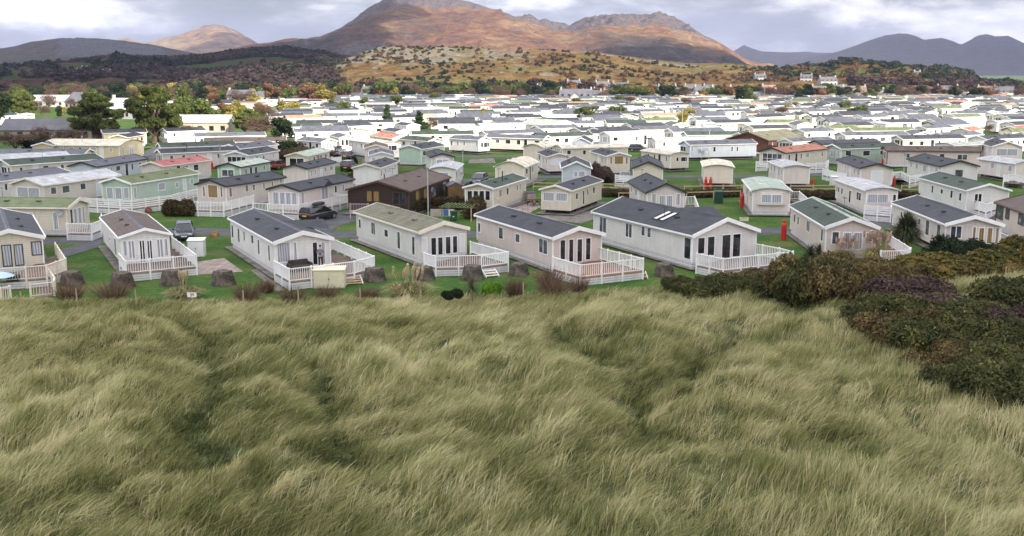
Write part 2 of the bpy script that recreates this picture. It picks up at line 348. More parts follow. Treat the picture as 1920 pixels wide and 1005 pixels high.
def hill_pt(key, u, t):
    us, t_, X, Y, z = HILLF[key]; i = np.interp(u, us, np.arange(len(us))); j = np.interp(t, t_, np.arange(len(t_)))
    i0 = int(i); j0 = int(j); i1 = min(i0+1, len(us)-1); j1 = min(j0+1, len(t_)-1); a = i-i0; b3 = j-j0
    f = lambda A: (A[j0, i0]*(1-a)+A[j0, i1]*a)*(1-b3)+(A[j1, i0]*(1-a)+A[j1, i1]*a)*b3
    return f(X), f(Y), f(z)
BR, GR_, HE, RO = (.34, .125, .050), (.26, .22, .075), (.115, .06, .055), (.34, .30, .29)
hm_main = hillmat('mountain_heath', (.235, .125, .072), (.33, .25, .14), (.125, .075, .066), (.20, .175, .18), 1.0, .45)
hm_knoll = hillmat('knoll_heath', (.225, .125, .05), (.19, .20, .07), (.085, .098, .036), (.36, .33, .25), .6, .46, gshift=-.06)
hm_dark = hillmat('moor', (.070, .052, .036), (.056, .068, .034), (.044, .040, .036), (.12, .118, .125), 1.0, .56)
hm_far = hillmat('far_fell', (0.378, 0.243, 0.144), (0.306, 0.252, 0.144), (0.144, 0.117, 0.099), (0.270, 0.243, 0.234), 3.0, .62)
hm_right = hillmat('right_heath', (0.209, 0.101, 0.035), (0.170, 0.155, 0.050), (0.070, 0.066, 0.024), (0.310, 0.279, 0.217), .8, .62, fields=(0.124, 0.163, 0.046))
hm_wood = hillmat('wooded_slope', (0.098, 0.053, 0.034), (0.068, 0.083, 0.030), (0.053, 0.038, 0.030), (0.150, 0.135, 0.128), .9, .70, fields=(0.064, 0.105, 0.030))
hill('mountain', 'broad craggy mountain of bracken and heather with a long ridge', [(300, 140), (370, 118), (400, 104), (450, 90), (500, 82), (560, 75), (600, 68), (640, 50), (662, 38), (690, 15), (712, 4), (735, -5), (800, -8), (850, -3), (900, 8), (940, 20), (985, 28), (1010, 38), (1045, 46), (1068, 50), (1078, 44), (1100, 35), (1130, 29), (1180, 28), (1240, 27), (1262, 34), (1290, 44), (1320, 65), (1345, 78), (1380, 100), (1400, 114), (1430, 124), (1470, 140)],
     2650, 1650, 3900, hm_main, amp=30, sc=190, craglist=[(650, 845, .84, 1.04, 1), (840, 970, .86, 1.0, .8), (955, 1062, .80, 1.04, 1), (1072, 1300, .74, 1.04, 1), (640, 720, .35, .5, .5)], heath_shade=[(250, 690, -.3, .93, 1), (690, 800, .5, .8, .5), (1090, 1500, -.3, .62, 1), (860, 1130, -.1, .22, .7)], shape=1.15, seed=3, nr=170, step=4)  # these belts mix dark scrub with cloud shade painted on flank and foot
hill('hill', 'rocky olive and rust knoll in front of the mountain', [(380, 185), (470, 172), (560, 150), (600, 135), (640, 116), (680, 98), (720, 92), (800, 89), (870, 90), (930, 93), (1000, 92), (1060, 95), (1120, 97), (1170, 106), (1230, 113), (1300, 118), (1380, 122), (1440, 126), (1520, 140), (1640, 165)],
     1180, 640, 1800, hm_knoll, amp=9, sc=75, craglist=[(640, 860, .5, .85, .42), (930, 1160, .80, .98, .38), (1150, 1350, .72, .9, .34), (880, 1000, .6, .8, .3)], shape=.82, seed=5, nr=170, step=4)
hill('hill', 'low rounded hill of bracken and pasture on the right', [(1330, 180), (1400, 134), (1440, 127), (1480, 125), (1530, 121), (1580, 119), (1620, 120), (1680, 122), (1720, 128), (1760, 133), (1800, 140), (1860, 150), (1930, 157), (2020, 168), (2150, 180)],
     1250, 660, 2000, hm_right, amp=7, sc=80, craglist=[(1500, 1700, .5, .7, .25)], shape=.8, seed=6, nr=130, step=5)
hill('hill', 'dark wooded slope with small fields on the left', [(-420, 150), (-200, 135), (0, 130), (80, 124), (130, 121), (200, 110), (330, 112), (400, 108), (470, 98), (540, 96), (600, 104), (680, 118), (760, 140), (840, 170)],
     1500, 620, 2300, hm_wood, amp=8, sc=110, shape=.9, seed=7, nr=130, step=6)
hill('hill', 'dark rocky ridge behind the woods on the left', [(-420, 130), (-250, 105), (-120, 100), (0, 92), (30, 88), (60, 80), (120, 72), (180, 71), (220, 76), (280, 82), (340, 95), (400, 108), (470, 116), (560, 130)],
     3300, 2350, 4400, hm_dark, amp=16, sc=160, craglist=[(110, 300, .45, .9, .9)], shape=.9, seed=8, nr=110, step=6)
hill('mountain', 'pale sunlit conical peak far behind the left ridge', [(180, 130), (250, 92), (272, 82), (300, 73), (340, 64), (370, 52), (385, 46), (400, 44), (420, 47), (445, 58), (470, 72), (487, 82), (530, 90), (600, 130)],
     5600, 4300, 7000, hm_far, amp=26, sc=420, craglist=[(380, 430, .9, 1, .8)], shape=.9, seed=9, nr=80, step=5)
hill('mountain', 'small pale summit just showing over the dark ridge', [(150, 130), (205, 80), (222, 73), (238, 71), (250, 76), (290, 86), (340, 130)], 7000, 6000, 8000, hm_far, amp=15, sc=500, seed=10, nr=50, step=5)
hill('mountain', 'blue jagged peak beyond the mountain shoulder', [(1300, 130), (1360, 105), (1378, 94), (1395, 84), (1408, 90), (1430, 97), (1470, 99), (1510, 97), (1530, 99), (1560, 99), (1600, 98), (1640, 112), (1700, 130)],
     7600, 6400, 9000, hm_dark, amp=20, sc=420, seed=12, nr=70, step=5)
hill('mountain', 'blue mountain range with flat topped summits on the right', [(1440, 130), (1520, 110), (1570, 98), (1600, 87), (1625, 78), (1660, 68), (1685, 65), (1700, 66), (1718, 71), (1732, 78), (1765, 73), (1785, 78), (1802, 84), (1818, 76), (1832, 67), (1850, 65), (1865, 69), (1890, 67), (1902, 72), (1920, 80), (1990, 88), (2100, 95), (2300, 120)],
     6600, 5000, 8200, hm_dark, amp=30, sc=420, seed=13, nr=110, step=5)
# clouds that lay shade on the mountain's left flank, its right foot, the left woods and ridge, and the right-hand range
def at(u, d): dd = ray(u, 135); k = d/math.hypot(dd[0], dd[1]); return dd[0]*k, dd[1]*k
def hp(key, lst): return [(*hill_pt(key, u, t_)[:2], r, hill_pt(key, u, t_)[2]) for u, t_, r in lst]
cloud('long grey cloud over the wooded slope', [(*at(u, d), r) for u, d, r in [(-150, 900, 120), (0, 800, 110), (60, 1000, 150), (200, 1000, 130), (150, 1300, 180), (330, 1150, 120), (400, 1400, 160), (-100, 1300, 180), (500, 1450, 90)]], 1, 2)
cloud('grey cloud over the mountain left flank', hp('mountain3', [(420, .4, 140), (450, .8, 150), (520, .3, 130), (520, .7, 140), (590, .25, 110), (600, .6, 120), (650, .45, 90), (670, .15, 90), (740, .12, 60), (640, .75, 60), (800, .05, 50)]), 1, 7)
cloud('wide grey cloud over the dark ridge', hp('hill8', [(u, t_, 290) for u in (-200, -50, 100, 230, 350, 450) for t_ in (.3, .8)]), 1, 3)
cloud('flat grey cloud over the mountain foot', hp('mountain3', [(1390, .55, 110), (1340, .55, 110), (1270, .45, 110), (1200, .42, 95), (1140, .32, 75), (1060, .2, 60), (1000, .1, 50), (1300, .2, 110), (1400, .25, 120), (1200, .2, 90)]), 1, 4)
cloud('broad grey cloud over the far range', [(*at(u, d), 620, 120) for u, d in [(1400, 7000), (1500, 6900), (1600, 6300), (1700, 6100), (1800, 6000), (1900, 6000), (2000, 6200), (1650, 5400), (1800, 5200), (1920, 5300)]], 1, 5)
cloud('small cloud beside the pale peak', hp('mountain9', [(470, .5, 260), (490, .8, 200), (430, .15, 240), (350, .1, 220), (445, .7, 130)]), 1, 6)

# ---------------------------------------------------------------- roads and paths
ASPH = mat('asphalt', (.075, .078, .088), .9, .25, .7, bump=.3, bscale=12); GRAV = mat('gravel', (.16, .145, .125), .95, .35, 1.2, bump=.5, bscale=9); SLAB = mat('paving', (.30, .24, .21), .9, .25, 1.0, bump=.2, lines=('x', .6, .06, .6))
RZ = [.004]
def road(name, label, pts, w, m):
    q = [Vector((*P(u, v), 0)) for u, v in pts]; b = MB(); RZ[0] += .004; z = RZ[0]; lr = []
    for i, p in enumerate(q):
        d = (q[min(i+1, len(q)-1)]-q[max(0, i-1)]).normalized(); n = Vector((-d.y, d.x, 0))*w/2; lr.append((p+n, p-n))
    for (a, b1), (c, d) in zip(lr[:-1], lr[1:]): b.poly([(b1.x, b1.y, z), (d.x, d.y, z), (c.x, c.y, z), (a.x, a.y, z)])
    o = b.build(name, m); tag(o, label, kind='structure'); return o
def patch(name, label, pts, m):
    b = MB(); RZ[0] += .004; b.poly([(*P(u, v), RZ[0]) for u, v in pts]); o = b.build(name, m)
    if o.data.polygons[0].normal.z < 0: o.data.flip_normals()
    tag(o, label, kind='structure'); return o
road('road', 'asphalt lane behind the front row of lodges', [(-200, 452), (60, 455), (200, 445), (330, 432), (470, 437), (640, 440), (900, 440), (1150, 437), (1400, 434), (1500, 432), (1660, 418), (1760, 412), (1900, 405)], 4.2, ASPH)
road('road', 'asphalt lane across the middle of the park', [(560, 352), (700, 348), (860, 340), (1000, 333), (1060, 330), (1190, 331), (1400, 331), (1560, 327), (1700, 330), (1950, 335)], 3.6, ASPH)
road('road', 'asphalt lane further back by the green caravans', [(600, 300), (740, 294), (960, 293), (1100, 298), (1300, 296), (1500, 300), (1960, 302)], 3.6, ASPH)
road('road', 'short asphalt spur beside the big cypress', [(280, 300), (330, 266), (360, 255), (420, 246)], 6, ASPH)
road('path', 'drive beside the white lodge with the black estate car', [(560, 452), (590, 425), (640, 410), (680, 398)], 4.5, ASPH)
patch('path', 'grey drive left of the white gabled lodge', [(112, 468), (190, 447), (190, 462), (118, 484)], ASPH)
patch('path', 'wet paved slab beside the storage box', [(368, 492), (420, 484), (456, 510), (372, 516)], SLAB)
patch('path', 'pink paved yard by the picnic table', [(950, 392), (1004, 378), (1015, 388), (985, 404), (940, 402)], SLAB)
patch('path', 'gravel strip beside the white lodge on the left', [(470, 508), (482, 505), (535, 545), (520, 548)], GRAV)
patch('path', 'bare worn patch behind the dark roofed lodges', [(1010, 404), (1110, 396), (1125, 408), (1090, 420), (1030, 412)], GRAV)
patch('path', 'empty gravel pitch on the lawn', [(880, 300), (925, 297), (930, 306), (878, 307)], GRAV)
# ---------------------------------------------------------------- caravan materials
def wallm(n, c, pitch=.17, d=.2): return mat(n, c, .45, .05, .6, lines=('z', pitch, .10, .72), dirt=d)
WALL = {'white': wallm('white_cladding', (.84, .825, .81)), 'cream': wallm('cream_cladding', (.77, .70, .58)), 'pale': wallm('pale_pink_cladding', (.76, .68, .64)),
        'grey': wallm('light_grey_cladding', (.74, .725, .70)), 'stone': wallm('stone_cladding', (.70, .61, .56)), 'blue': wallm('blue_grey_cladding', (.58, .63, .70)),
        'mint': wallm('mint_cladding', (.47, .60, .49)), 'brown': wallm('brown_boarding', (.048, .030, .024), .15), 'red': wallm('red_brown_boarding', (.14, .055, .04), .15),
        'yellow': wallm('yellow_cladding', (.70, .60, .38)), 'peach': wallm('peach_cladding', (.66, .48, .38))}
WNAME = {'white': 'white', 'cream': 'cream', 'pale': 'pale pink', 'grey': 'light grey', 'stone': 'stone beige', 'blue': 'blue grey', 'mint': 'mint green', 'brown': 'dark brown', 'red': 'red brown', 'yellow': 'yellow cream', 'peach': 'peach'}
def roofm(n, c, pitch=.36, share=.10, dark=.62): return mat(n, c, .62, .22, .9, bump=.15, bscale=25, lines=('x', pitch, share, dark), spec=.3)
ROOF = {'char': roofm('charcoal_tiles', (.042, .046, .058)), 'slate': roofm('slate_grey_tiles', (.10, .108, .13)), 'green': roofm('dark_green_tiles', (.045, .066, .052)), 'olive': roofm('olive_tiles', (.13, .16, .075)),
        'moss': roofm('mossy_green_tiles', (.15, .145, .10)), 'brown': roofm('brown_tiles', (.105, .078, .066)), 'light': roofm('light_grey_sheet', (.42, .43, .45), .9, .05, .8), 'lgreen': roofm('pale_green_sheet', (.36, .42, .36), .6, .06, .75),
        'cream': roofm('cream_sheet', (.60, .55, .44), .9, .04, .8), 'red': roofm('red_tiles', (.36, .12, .12)), 'orange': roofm('orange_tiles', (.40, .17, .115)), 'tan': roofm('tan_tiles', (.36, .23, .15))}
RNAME = {'char': 'charcoal', 'slate': 'slate grey', 'green': 'dark green', 'olive': 'olive green', 'moss': 'mossy', 'brown': 'brown', 'light': 'light grey', 'lgreen': 'pale green', 'cream': 'cream', 'red': 'red', 'orange': 'orange', 'tan': 'tan'}
TRIM = mat('white_trim', (.86, .86, .85), .35, .04, 1, dirt=.08); CTRIM = mat('cream_trim', (.76, .70, .60), .4, .04, 1, dirt=.1)
DTRIM = mat('dark_trim', (.03, .032, .036), .4, .1, 1); BTRIM = mat('brown_trim', (.09, .045, .03), .5, .1, 1)
SKIRT = mat('white_skirt_boards', (.72, .72, .73), .5, .06, 1, lines=('z', .17, .14, .35), dirt=.25); CHAS = mat('chassis_steel', (.035, .035, .035), .8, .3, 2)
DECKB = mat('deck_boards', (.15, .105, .085), .8, .25, 1, lines=('x', .15, .08, .5)); WDECK = mat('red_deck_boards', (.24, .10, .06), .8, .2, 1, lines=('x', .15, .08, .5)); TIMB = mat('pale_timber', (.48, .35, .21), .8, .15, 2)
def glassm(name, c, curtain=None):
    m, t, b = newmat(name); L = t.links.new; b.inputs['Roughness'].default_value = .06; b.inputs['Specular IOR Level'].default_value = .7
    co = N(t, 'ShaderNodeTexCoord')
    if curtain:
        w = N(t, 'ShaderNodeTexWave', wave_type='BANDS', bands_direction='DIAGONAL'); w.inputs['Scale'].default_value = 3.2; w.inputs['Distortion'].default_value = 2; w.inputs['Detail'].default_value = 3
        mq = N(t, 'ShaderNodeMapping'); mq.inputs['Scale'].default_value = (1, 1, .04); L(co.outputs['Object'], mq.inputs[0]); L(mq.outputs[0], w.inputs['Vector']); rp = ramp(t, [(.1, tuple(x*.5 for x in curtain)), (.8, curtain)]); L(w.outputs['Fac'], rp.inputs[0]); L(rp.outputs[0], b.inputs['Base Color'])
    else:
        no = N(t, 'ShaderNodeTexNoise'); no.inputs['Scale'].default_value = 1.3; no.inputs['Detail'].default_value = 3; L(co.outputs['Object'], no.inputs['Vector'])
        rp = ramp(t, [(.35, tuple(x*.35 for x in c)), (.6, c), (.75, tuple(min(1, x*4) for x in c))]); L(no.outputs[0], rp.inputs[0]); L(rp.outputs[0], b.inputs['Base Color'])
    return m
GL = {'d': glassm('dark_glass', (.03, .033, .038)), 'c': glassm('curtained_glass', 0, (.50, .52, .57)), 'a': glassm('amber_blind_glass', 0, (.36, .24, .09)), 'w': mat('white_panel', (.72, .73, .75), .4, .04, 1), 'g': glassm('grey_glass', (.11, .12, .14))}

# ---------------------------------------------------------------- caravans and lodges
VANS = []      # (root, centre, heading, L, W, wall, roof)
def profile(W, kind, rh, ov):
    """roof cross-section from left eave to right eave, heights above the eave"""
    h = W/2+ov
    if kind == 'gable': return [(-h, 0), (0, rh), (h, 0)]
    n = 10; return [(-h+2*h*i/n, rh*(1-abs(-1+2*i/n)**1.7)) for i in range(n+1)]
def window(root, plane, g, c, w, z0, z1, fr, pane, mull=1, bars=0):
    """g: geometry dict; plane F/B/L/R; c = position along the wall"""
    pr = .035; fw = .07
    def T(a, z, n):
        if plane == 'F': return (a, g['y0']-n, z)
        if plane == 'B': return (a, g['y1']+n, z)
        if plane == 'L': return (-g['W']/2-n, a, z)
        return (g['W']/2+n, a, z)
    b = MB()
    def bx(a0, a1, q0, q1, n):
        p = T(a0, q0, 0); q = T(a1, q1, n); b.box(min(p[0], q[0]), max(p[0], q[0]), min(p[1], q[1]), max(p[1], q[1]), q0, q1)
    a0, a1 = c-w/2, c+w/2
    bx(a0, a0+fw, z0, z1, pr); bx(a1-fw, a1, z0, z1, pr); bx(a0+fw, a1-fw, z1-fw, z1, pr); bx(a0+fw, a1-fw, z0, z0+fw, pr)
    for i in range(1, mull):
        m_ = a0+w*i/mull; bx(m_-fw/2, m_+fw/2, z0+fw, z1-fw, pr*.9)
    for i in range(1, bars+1):
        zz = z0+(z1-z0)*i/(bars+1); bx(a0+fw, a1-fw, zz-.025, zz+.025, pr*.8)
    f = b.build('window', fr, root)
    q = MB(); p0 = T(a0+fw, z0+fw, .012); p1 = T(a1-fw, z1-fw, .001)
    q.box(min(p0[0], p1[0]), max(p0[0], p1[0]), min(p0[1], p1[1]), max(p0[1], p1[1]), z0+fw, z1-fw)
    q.build('pane', GL[pane], f)
    return f
def wall_hit(root_loc, rz, plane, g, u, v):
    """where a sight line meets a wall, as (position along the wall, height)"""
    d = ray(u, v); c, s = math.cos(-rz), math.sin(-rz)
    ox, oy = -root_loc[0], -root_loc[1]; o = (ox*c-oy*s, ox*s+oy*c, HC); dd = (d[0]*c-d[1]*s, d[0]*s+d[1]*c, d[2])
    if plane in 'FB': k = ((g['y0'] if plane == 'F' else g['y1'])-o[1])/dd[1]; return o[0]+dd[0]*k, o[2]+dd[2]*k
    k = ((-g['W']/2 if plane == 'L' else g['W']/2)-o[0])/dd[0]; return o[1]+dd[1]*k, o[2]+dd[2]*k
Z = {1: (0, 360, 4), 2: (420, 360, 4), 3: (860, 360, 4), 4: (1300, 360, 1920/620), 5: (0, 150, 4), 6: (480, 150, 4), 7: (960, 150, 4), 8: (1440, 150, 4)}
def zz(k, x, y): a, b, s = Z[k]; return a+x/s, b+y/s
def van(F, K, side, T=None, wall='cream', roof='char', label=None, W=None, L=None, kind='gable', rh=None, skirt=True, ov=.2, wins=None, zoom=None, auto=True, front='auto', barge=None, frame='w', zb=.5, hd=None, ridge=None, lod=0, name=None, cat=None, group='holiday caravans', vents=True, eave=None, trim=True):
    EV = eave or E
    Fw = P(*F, EV)
    if side == 'G':
        Rw = P(*K, EV); gv = Rw-Fw; Wd = W or float(np.clip(np.hypot(*gv)-2*ov, 3.4, 6)); h = np.array((-gv[1], gv[0]))/np.hypot(*gv)
        if hd is not None: h = np.array((math.sin(R(hd)), math.cos(R(hd))))
        Ln = L or 10.5; ctr = (Fw+Rw)/2
    else:
        Kw = P(*K, EV); dv = Kw-Fw; Ln = L or float(np.clip(np.hypot(*dv), 7.5, 16)); h = dv/np.hypot(*dv)
        if hd is not None: h = np.array((math.sin(R(hd)), math.cos(R(hd))))
        X = np.array((h[1], -h[0]))
        if W is None and T is not None: W = float(np.clip(abs((P(*T, EV)-Fw)@X)-2*ov, 3.3, 9))
        Wd = W or 4.1; ctr = Fw+X*(Wd/2+ov)*(1 if side == 'L' else -1)
    rz = math.atan2(-h[0], h[1]); return build_van(ctr, rz, Ln, Wd, wall, roof, label, kind, rh, skirt, ov, wins, zoom, auto, front, barge, frame, zb, ridge, lod, side, name, cat, group, vents, EV, trim)
def build_van(ctr, rz, Ln, Wd, wall, roof, label, kind='gable', rh=None, skirt=True, ov=.2, wins=None, zoom=None, auto=True, front='auto', barge=None, frame='w', zb=.5, ridge=None, lod=0, side='L', name=None, cat=None, group=None, vents=True, EV=E, trim=True):
    rr = random.Random(int(ctr[0]*97+ctr[1]*31)); rh = rh if rh is not None else (Wd*.15 if kind == 'gable' else Wd*.085)
    root = empty(name or ('lodge' if lod == 0 and trim and barge else 'caravan'), (ctr[0], ctr[1], 0), rz)
    y0, y1 = .3, Ln-.22; g = dict(W=Wd, y0=y0, y1=y1)
    pf = profile(Wd, kind, rh, ov); wm = WALL[wall]; rm = ROOF[roof]; fr = {'w': TRIM, 'c': CTRIM, 'd': DTRIM, 'b': BTRIM}[frame]
    # walls: closed prism up to just under the roof
    k = Wd/2; inner = [(x, EV-.03+z) for x, z in ([(p[0]*k/(k+ov), p[1]-(.05 if 0 < i < len(pf)-1 else .0)) for i, p in enumerate(pf)])]
    b = MB(); b.prism([(-k, zb), *[(x, max(z, EV-.03)) for x, z in inner], (k, zb)][::-1], y0, y1); b.build('wall', wm, root)
    # roof slab
    up = [(x, EV+z+.05) for x, z in pf]; lo = [(x, EV+z-.03) for x, z in pf][::-1]
    b = MB(); b.prism(up+lo, 0, Ln)
    if ridge and kind == 'gable': pass
    ro = b.build('roof', rm, root)
    if kind == 'gable':
        b = MB(); b.prism([(-.18, EV+rh+.045-.18*rh/(k+ov)), (-.16, EV+rh+.075-.16*rh/(k+ov)), (0, EV+rh+.10), (.16, EV+rh+.075-.16*rh/(k+ov)), (.18, EV+rh+.045-.18*rh/(k+ov))], -.01, Ln+.01)
        b.build('ridge_cap', ROOF[ridge] if ridge else rm, ro)
    if vents:
        for q in range(2):
            yy = Ln*(.3+.33*q+rr.uniform(-.05, .05)); xx = (k*.45)*(-1 if side in 'LG' else 1); zr = EV+rh*(1-abs(xx)/(k+ov)) if kind == 'gable' else EV+rh*(1-(abs(xx)/(k+ov))**1.7)
            b = MB(); b.box(xx-.16, xx+.16, yy-.22, yy+.22, zr+.0, zr+.17); b.build('roof_vent', rm if roof not in ('light', 'cream', 'lgreen') else CTRIM, root)
    # bargeboards and gutters
    tm = TRIM if not barge or barge == 'w' else {'c': CTRIM, 'd': DTRIM, 'b': BTRIM}[barge]
    bh = .28 if barge in ('w', 'c') and lod == 0 else .13
    if kind == 'gable' and trim:
        for nm, ya, yb_ in (('bargeboard', -.06, -.002), ('bargeboard', Ln+.002, Ln+.05)):
            b = MB(); e = k+ov+.02; b.prism([(-e, EV-bh*.75), (-e, EV+.10), (0, EV+rh+.14), (e, EV+.10), (e, EV-bh*.75), (0, EV+rh-bh*.7)], ya, yb_); b.build(nm, tm, root)
    if trim:
        for s in (-1, 1):
            b = MB(); xx = s*(k+ov+.055); b.box(xx-.05, xx+.05, .02, Ln-.02, EV-.10, EV+.03); b.build('gutter', tm, root)
        for sx in (-1, 1):
            for ye in (y0, y1):
                if sx*(1 if side == 'L' else -1) > 0 and ye == y1: continue
                b = MB(); b.box(sx*k-.05+sx*.012, sx*k+.05+sx*.012, ye-.05-(.012 if ye == y0 else -.012), ye+.05-(.012 if ye == y0 else -.012), zb+.01, EV-.1); b.build('corner_trim', tm if barge != 'd' else TRIM, root)
    if skirt:
        b = MB(); b.box(-k+.04, k-.04, y0+.04, y1-.04, -.05, zb+.005); b.build('skirt', SKIRT, root)
    else:
        b = MB(); b.box(-k+.35, -k+.5, y0+.3, y1-.3, .32, zb-.003); b.box(k-.5, k-.35, y0+.3, y1-.3, .32, zb-.003)
        for i in range(5):
            yy = y0+.5+(y1-y0-1)*i/4; b.box(-k+.33, -k+.55, yy-.15, yy+.15, -.02, .318); b.box(k-.55, k-.33, yy-.15, yy+.15, -.02, .318); b.box(-k+.51, k-.51, yy-.06, yy+.06, .34, .46)
        b.build('chassis', CHAS, root)
        for sx in (-1, 1): b = MB(); b.tube([(sx*(k-.62), Ln*.5, .3), (sx*(k-.82), Ln*.5, .3)], .3, 14); b.build('wheel', CHAS, root)
    # windows
    got = set()
    for wd in (wins or []):
        pl, x, ya, yb_, wpx, pane = wd[:6]; mull = wd[6] if len(wd) > 6 else 1; kk = zoom
        if isinstance(pl, tuple): kk, pl = pl
        s = Z[kk][2]; u, va = zz(kk, x, ya); _, vb = zz(kk, x, yb_); got.add(pl)
        a0, _ = wall_hit(ctr, rz, pl, g, u-wpx/s/2, (va+vb)/2); a1, _ = wall_hit(ctr, rz, pl, g, u+wpx/s/2, (va+vb)/2)
        _, z1 = wall_hit(ctr, rz, pl, g, u, va); _, z0 = wall_hit(ctr, rz, pl, g, u, vb)
        c = (a0+a1)/2; w = min(3.2, max(.34, abs(a1-a0))); z0 = max(zb+.06, z0); z1 = min(EV-.08 if pl in 'LR' else EV+.25, z1)
        if z1-z0 < .35: z1 = z0+.5
        lim = (y0+.1, y1-.1) if pl in 'LR' else (-k+.06, k-.06)
        c = min(max(c, lim[0]+w/2), lim[1]-w/2); window(root, pl, g, c, w, z0, z1, fr, pane, mull)
    if auto:
        def side_row(pl):
            y = 1.4+rr.random()*.6; n = 0; door = rr.randint(1, 3); dk = rr.choice('dcdg')
            while y < Ln-1.3:
                if n == door:
                    window(root, pl, g, y, .82, zb+.05, EV-.18, fr, 'w' if rr.random() < .5 else 'd'); y += 1.5
                else:
                    w = rr.choice([.5, .6, .9, 1.2]); h_ = .95 if w > .55 else 1.0
                    window(root, pl, g, y, w, EV-.35-h_*rr.uniform(.75, 1.05), EV-.33, fr, dk if rr.random() < .6 else rr.choice('dcg')); y += w+rr.uniform(.9, 1.7)
                n += 1
        want = {'L': 'L', 'R': 'R', 'G': 'LR'}[side]
        for pl in want:
            if pl not in got: side_row(pl)
        if 'F' not in got and front != 'blank':
            st = front if front != 'auto' else rr.choice(['three', 'bay', 'doors', 'three', 'two']); dk = rr.choice('cdcg')
            if st == 'three':
                window(root, 'F', g, 0, min(1.6, Wd*.38), zb+.75, EV-.3, fr, dk, 2)
                for s in (-1, 1): window(root, 'F', g, s*Wd*.34, .6, zb+.75, EV-.3, fr, dk)
            elif st == 'doors':
                window(root, 'F', g, 0, 1.7, zb+.08, EV-.2, fr, dk, 2)
                for s in (-1, 1): window(root, 'F', g, s*Wd*.36, .7, zb+.4, EV-.25, fr, dk)
            elif st == 'two':
                window(root, 'F', g, 0, Wd*.72, zb+.7, EV-.32, fr, dk, 2)
            elif st == 'four': window(root, 'F', g, 0, Wd*.8, zb+.35, EV-.2, fr, dk, 4, 1)
            elif st == 'one': window(root, 'F', g, 0, Wd*.5, zb+.7, EV-.4, fr, dk, 1)
            else:
                b = MB(); w = Wd*.3; b.prism([(-w*1.35, y0+.002), (-w, y0-.38), (w, y0-.38), (w*1.35, y0+.002)][::-1], zb+.75, EV-.15, axis='z'); by = b.build('bay', wm, root)
                gg = dict(g); gg['y0'] = y0-.38; f = window(root, 'F', gg, 0, w*1.85, zb+.95, EV-.32, fr, dk, 2)
    root['label'] = label or ''; root['category'] = cat or 'caravan'
    if group: root['group'] = group
    VANS.append(dict(root=root, ctr=np.array(ctr), rz=rz, L=Ln, W=Wd, wall=wall, roof=roof, g=g))
    return root, g
def deck(label, pts, z=zz, k=None, floor=DECKB, rail=TRIM, style='slats', close=True, sk=True, zr=1.62, zf=.58, gap=None, dname='deck'):
    q = [np.array(P(*(zz(k, *p) if len(p) == 2 else zz(*p)), zr)) for p in pts]
    root = empty(dname, (q[0][0], q[0][1], 0)); o = q[0]; q = [p-o for p in q]
    if len(q) > 2:
        b = MB(); pl = [(p[0], p[1]) for p in q]; ar = sum(pl[i][0]*pl[(i+1) % len(pl)][1]-pl[(i+1) % len(pl)][0]*pl[i][1] for i in range(len(pl)))
        if ar < 0: pl = pl[::-1]
        b.prism(pl, zf-.06, zf, axis='z'); b.build('floor', floor, root)
    seen = []
    for i in range(len(q)-1):
        a, c = q[i], q[i+1]; d = c-a; Ls = np.hypot(*d)
        if Ls < .15: continue
        d = d/Ls; a3 = lambda s, z_: (a[0]+d[0]*s, a[1]+d[1]*s, z_)
        if gap is None or i not in gap:
            b = MB(); b.bar(a3(0, zr-.03), a3(Ls, zr-.03), .09, .06)
            if style == 'slats':
                b.bar(a3(0, zf+.16), a3(Ls, zf+.16), .05, .06); n = max(1, int(Ls/.17))
                for s in range(1, n): b.bar(a3(Ls*s/n, zf+.16), a3(Ls*s/n, zr-.05), .065, .03, up=(d[0], d[1], 0))
            elif style == 'boards':
                for s in range(4): b.bar(a3(0, zf+.18+s*.23), a3(Ls, zf+.18+s*.23), .03, .15)
            else: b.bar(a3(0, (zf+zr)/2+.03), a3(Ls, (zf+zr)/2+.03), .025, zr-zf-.2)
            b.build('railing', rail, root)
            n = max(1, round(Ls/1.7))
            for s in range(n+1):
                px, py, _ = a3(Ls*s/n, 0)
                if any(math.hypot(px-u_, py-v_) < .2 for u_, v_ in seen): continue
                seen.append((px, py)); b = MB(); b.box(px-.055, px+.055, py-.055, py+.055, 0, zr+.06); b.build('post', rail, root)
        if sk:
            b = MB(); b.bar(a3(0, zf/2-.01), a3(Ls, zf/2-.01), .03, zf-.06); b.build('skirting', SKIRT, root)
    tag(root, label, 'deck', 'white railed decks'); return root

# --- front row
van(zz(1, 335, 335), zz(1, 240, 172), 'R', W=4.6, wall='cream', roof='char', barge='w', ridge='slate', zoom=1, frame='d', auto=False, label='cream lodge with dark framed glass doors cut off at the left edge',
    wins=[('F', 52, 395, 560, 75, 'c'), ('F', 142, 390, 555, 70, 'c'), ('F', 275, 370, 475, 80, 'c')])
van(zz(1, 890, 345), zz(1, 750, 190), 'L', zz(1, 1292, 322), 'white', 'brown', 'white lodge with brown roof, french doors and a car beside it', zoom=1, ridge='slate', skirt=False, barge=None, auto=False,
    wins=[('L', 823, 335, 368, 10, 'd'), ('L', 868, 350, 520, 18, 'c'), ('F', 915, 365, 485, 38, 'c'), ('F', 987, 362, 505, 55, 'c', 2), ('F', 1068, 358, 532, 46, 'd', 2), ('F', 1124, 358, 530, 44, 'd', 2), ('F', 1200, 350, 492, 52, 'c', 2), ('F', 1262, 345, 482, 32, 'c')])
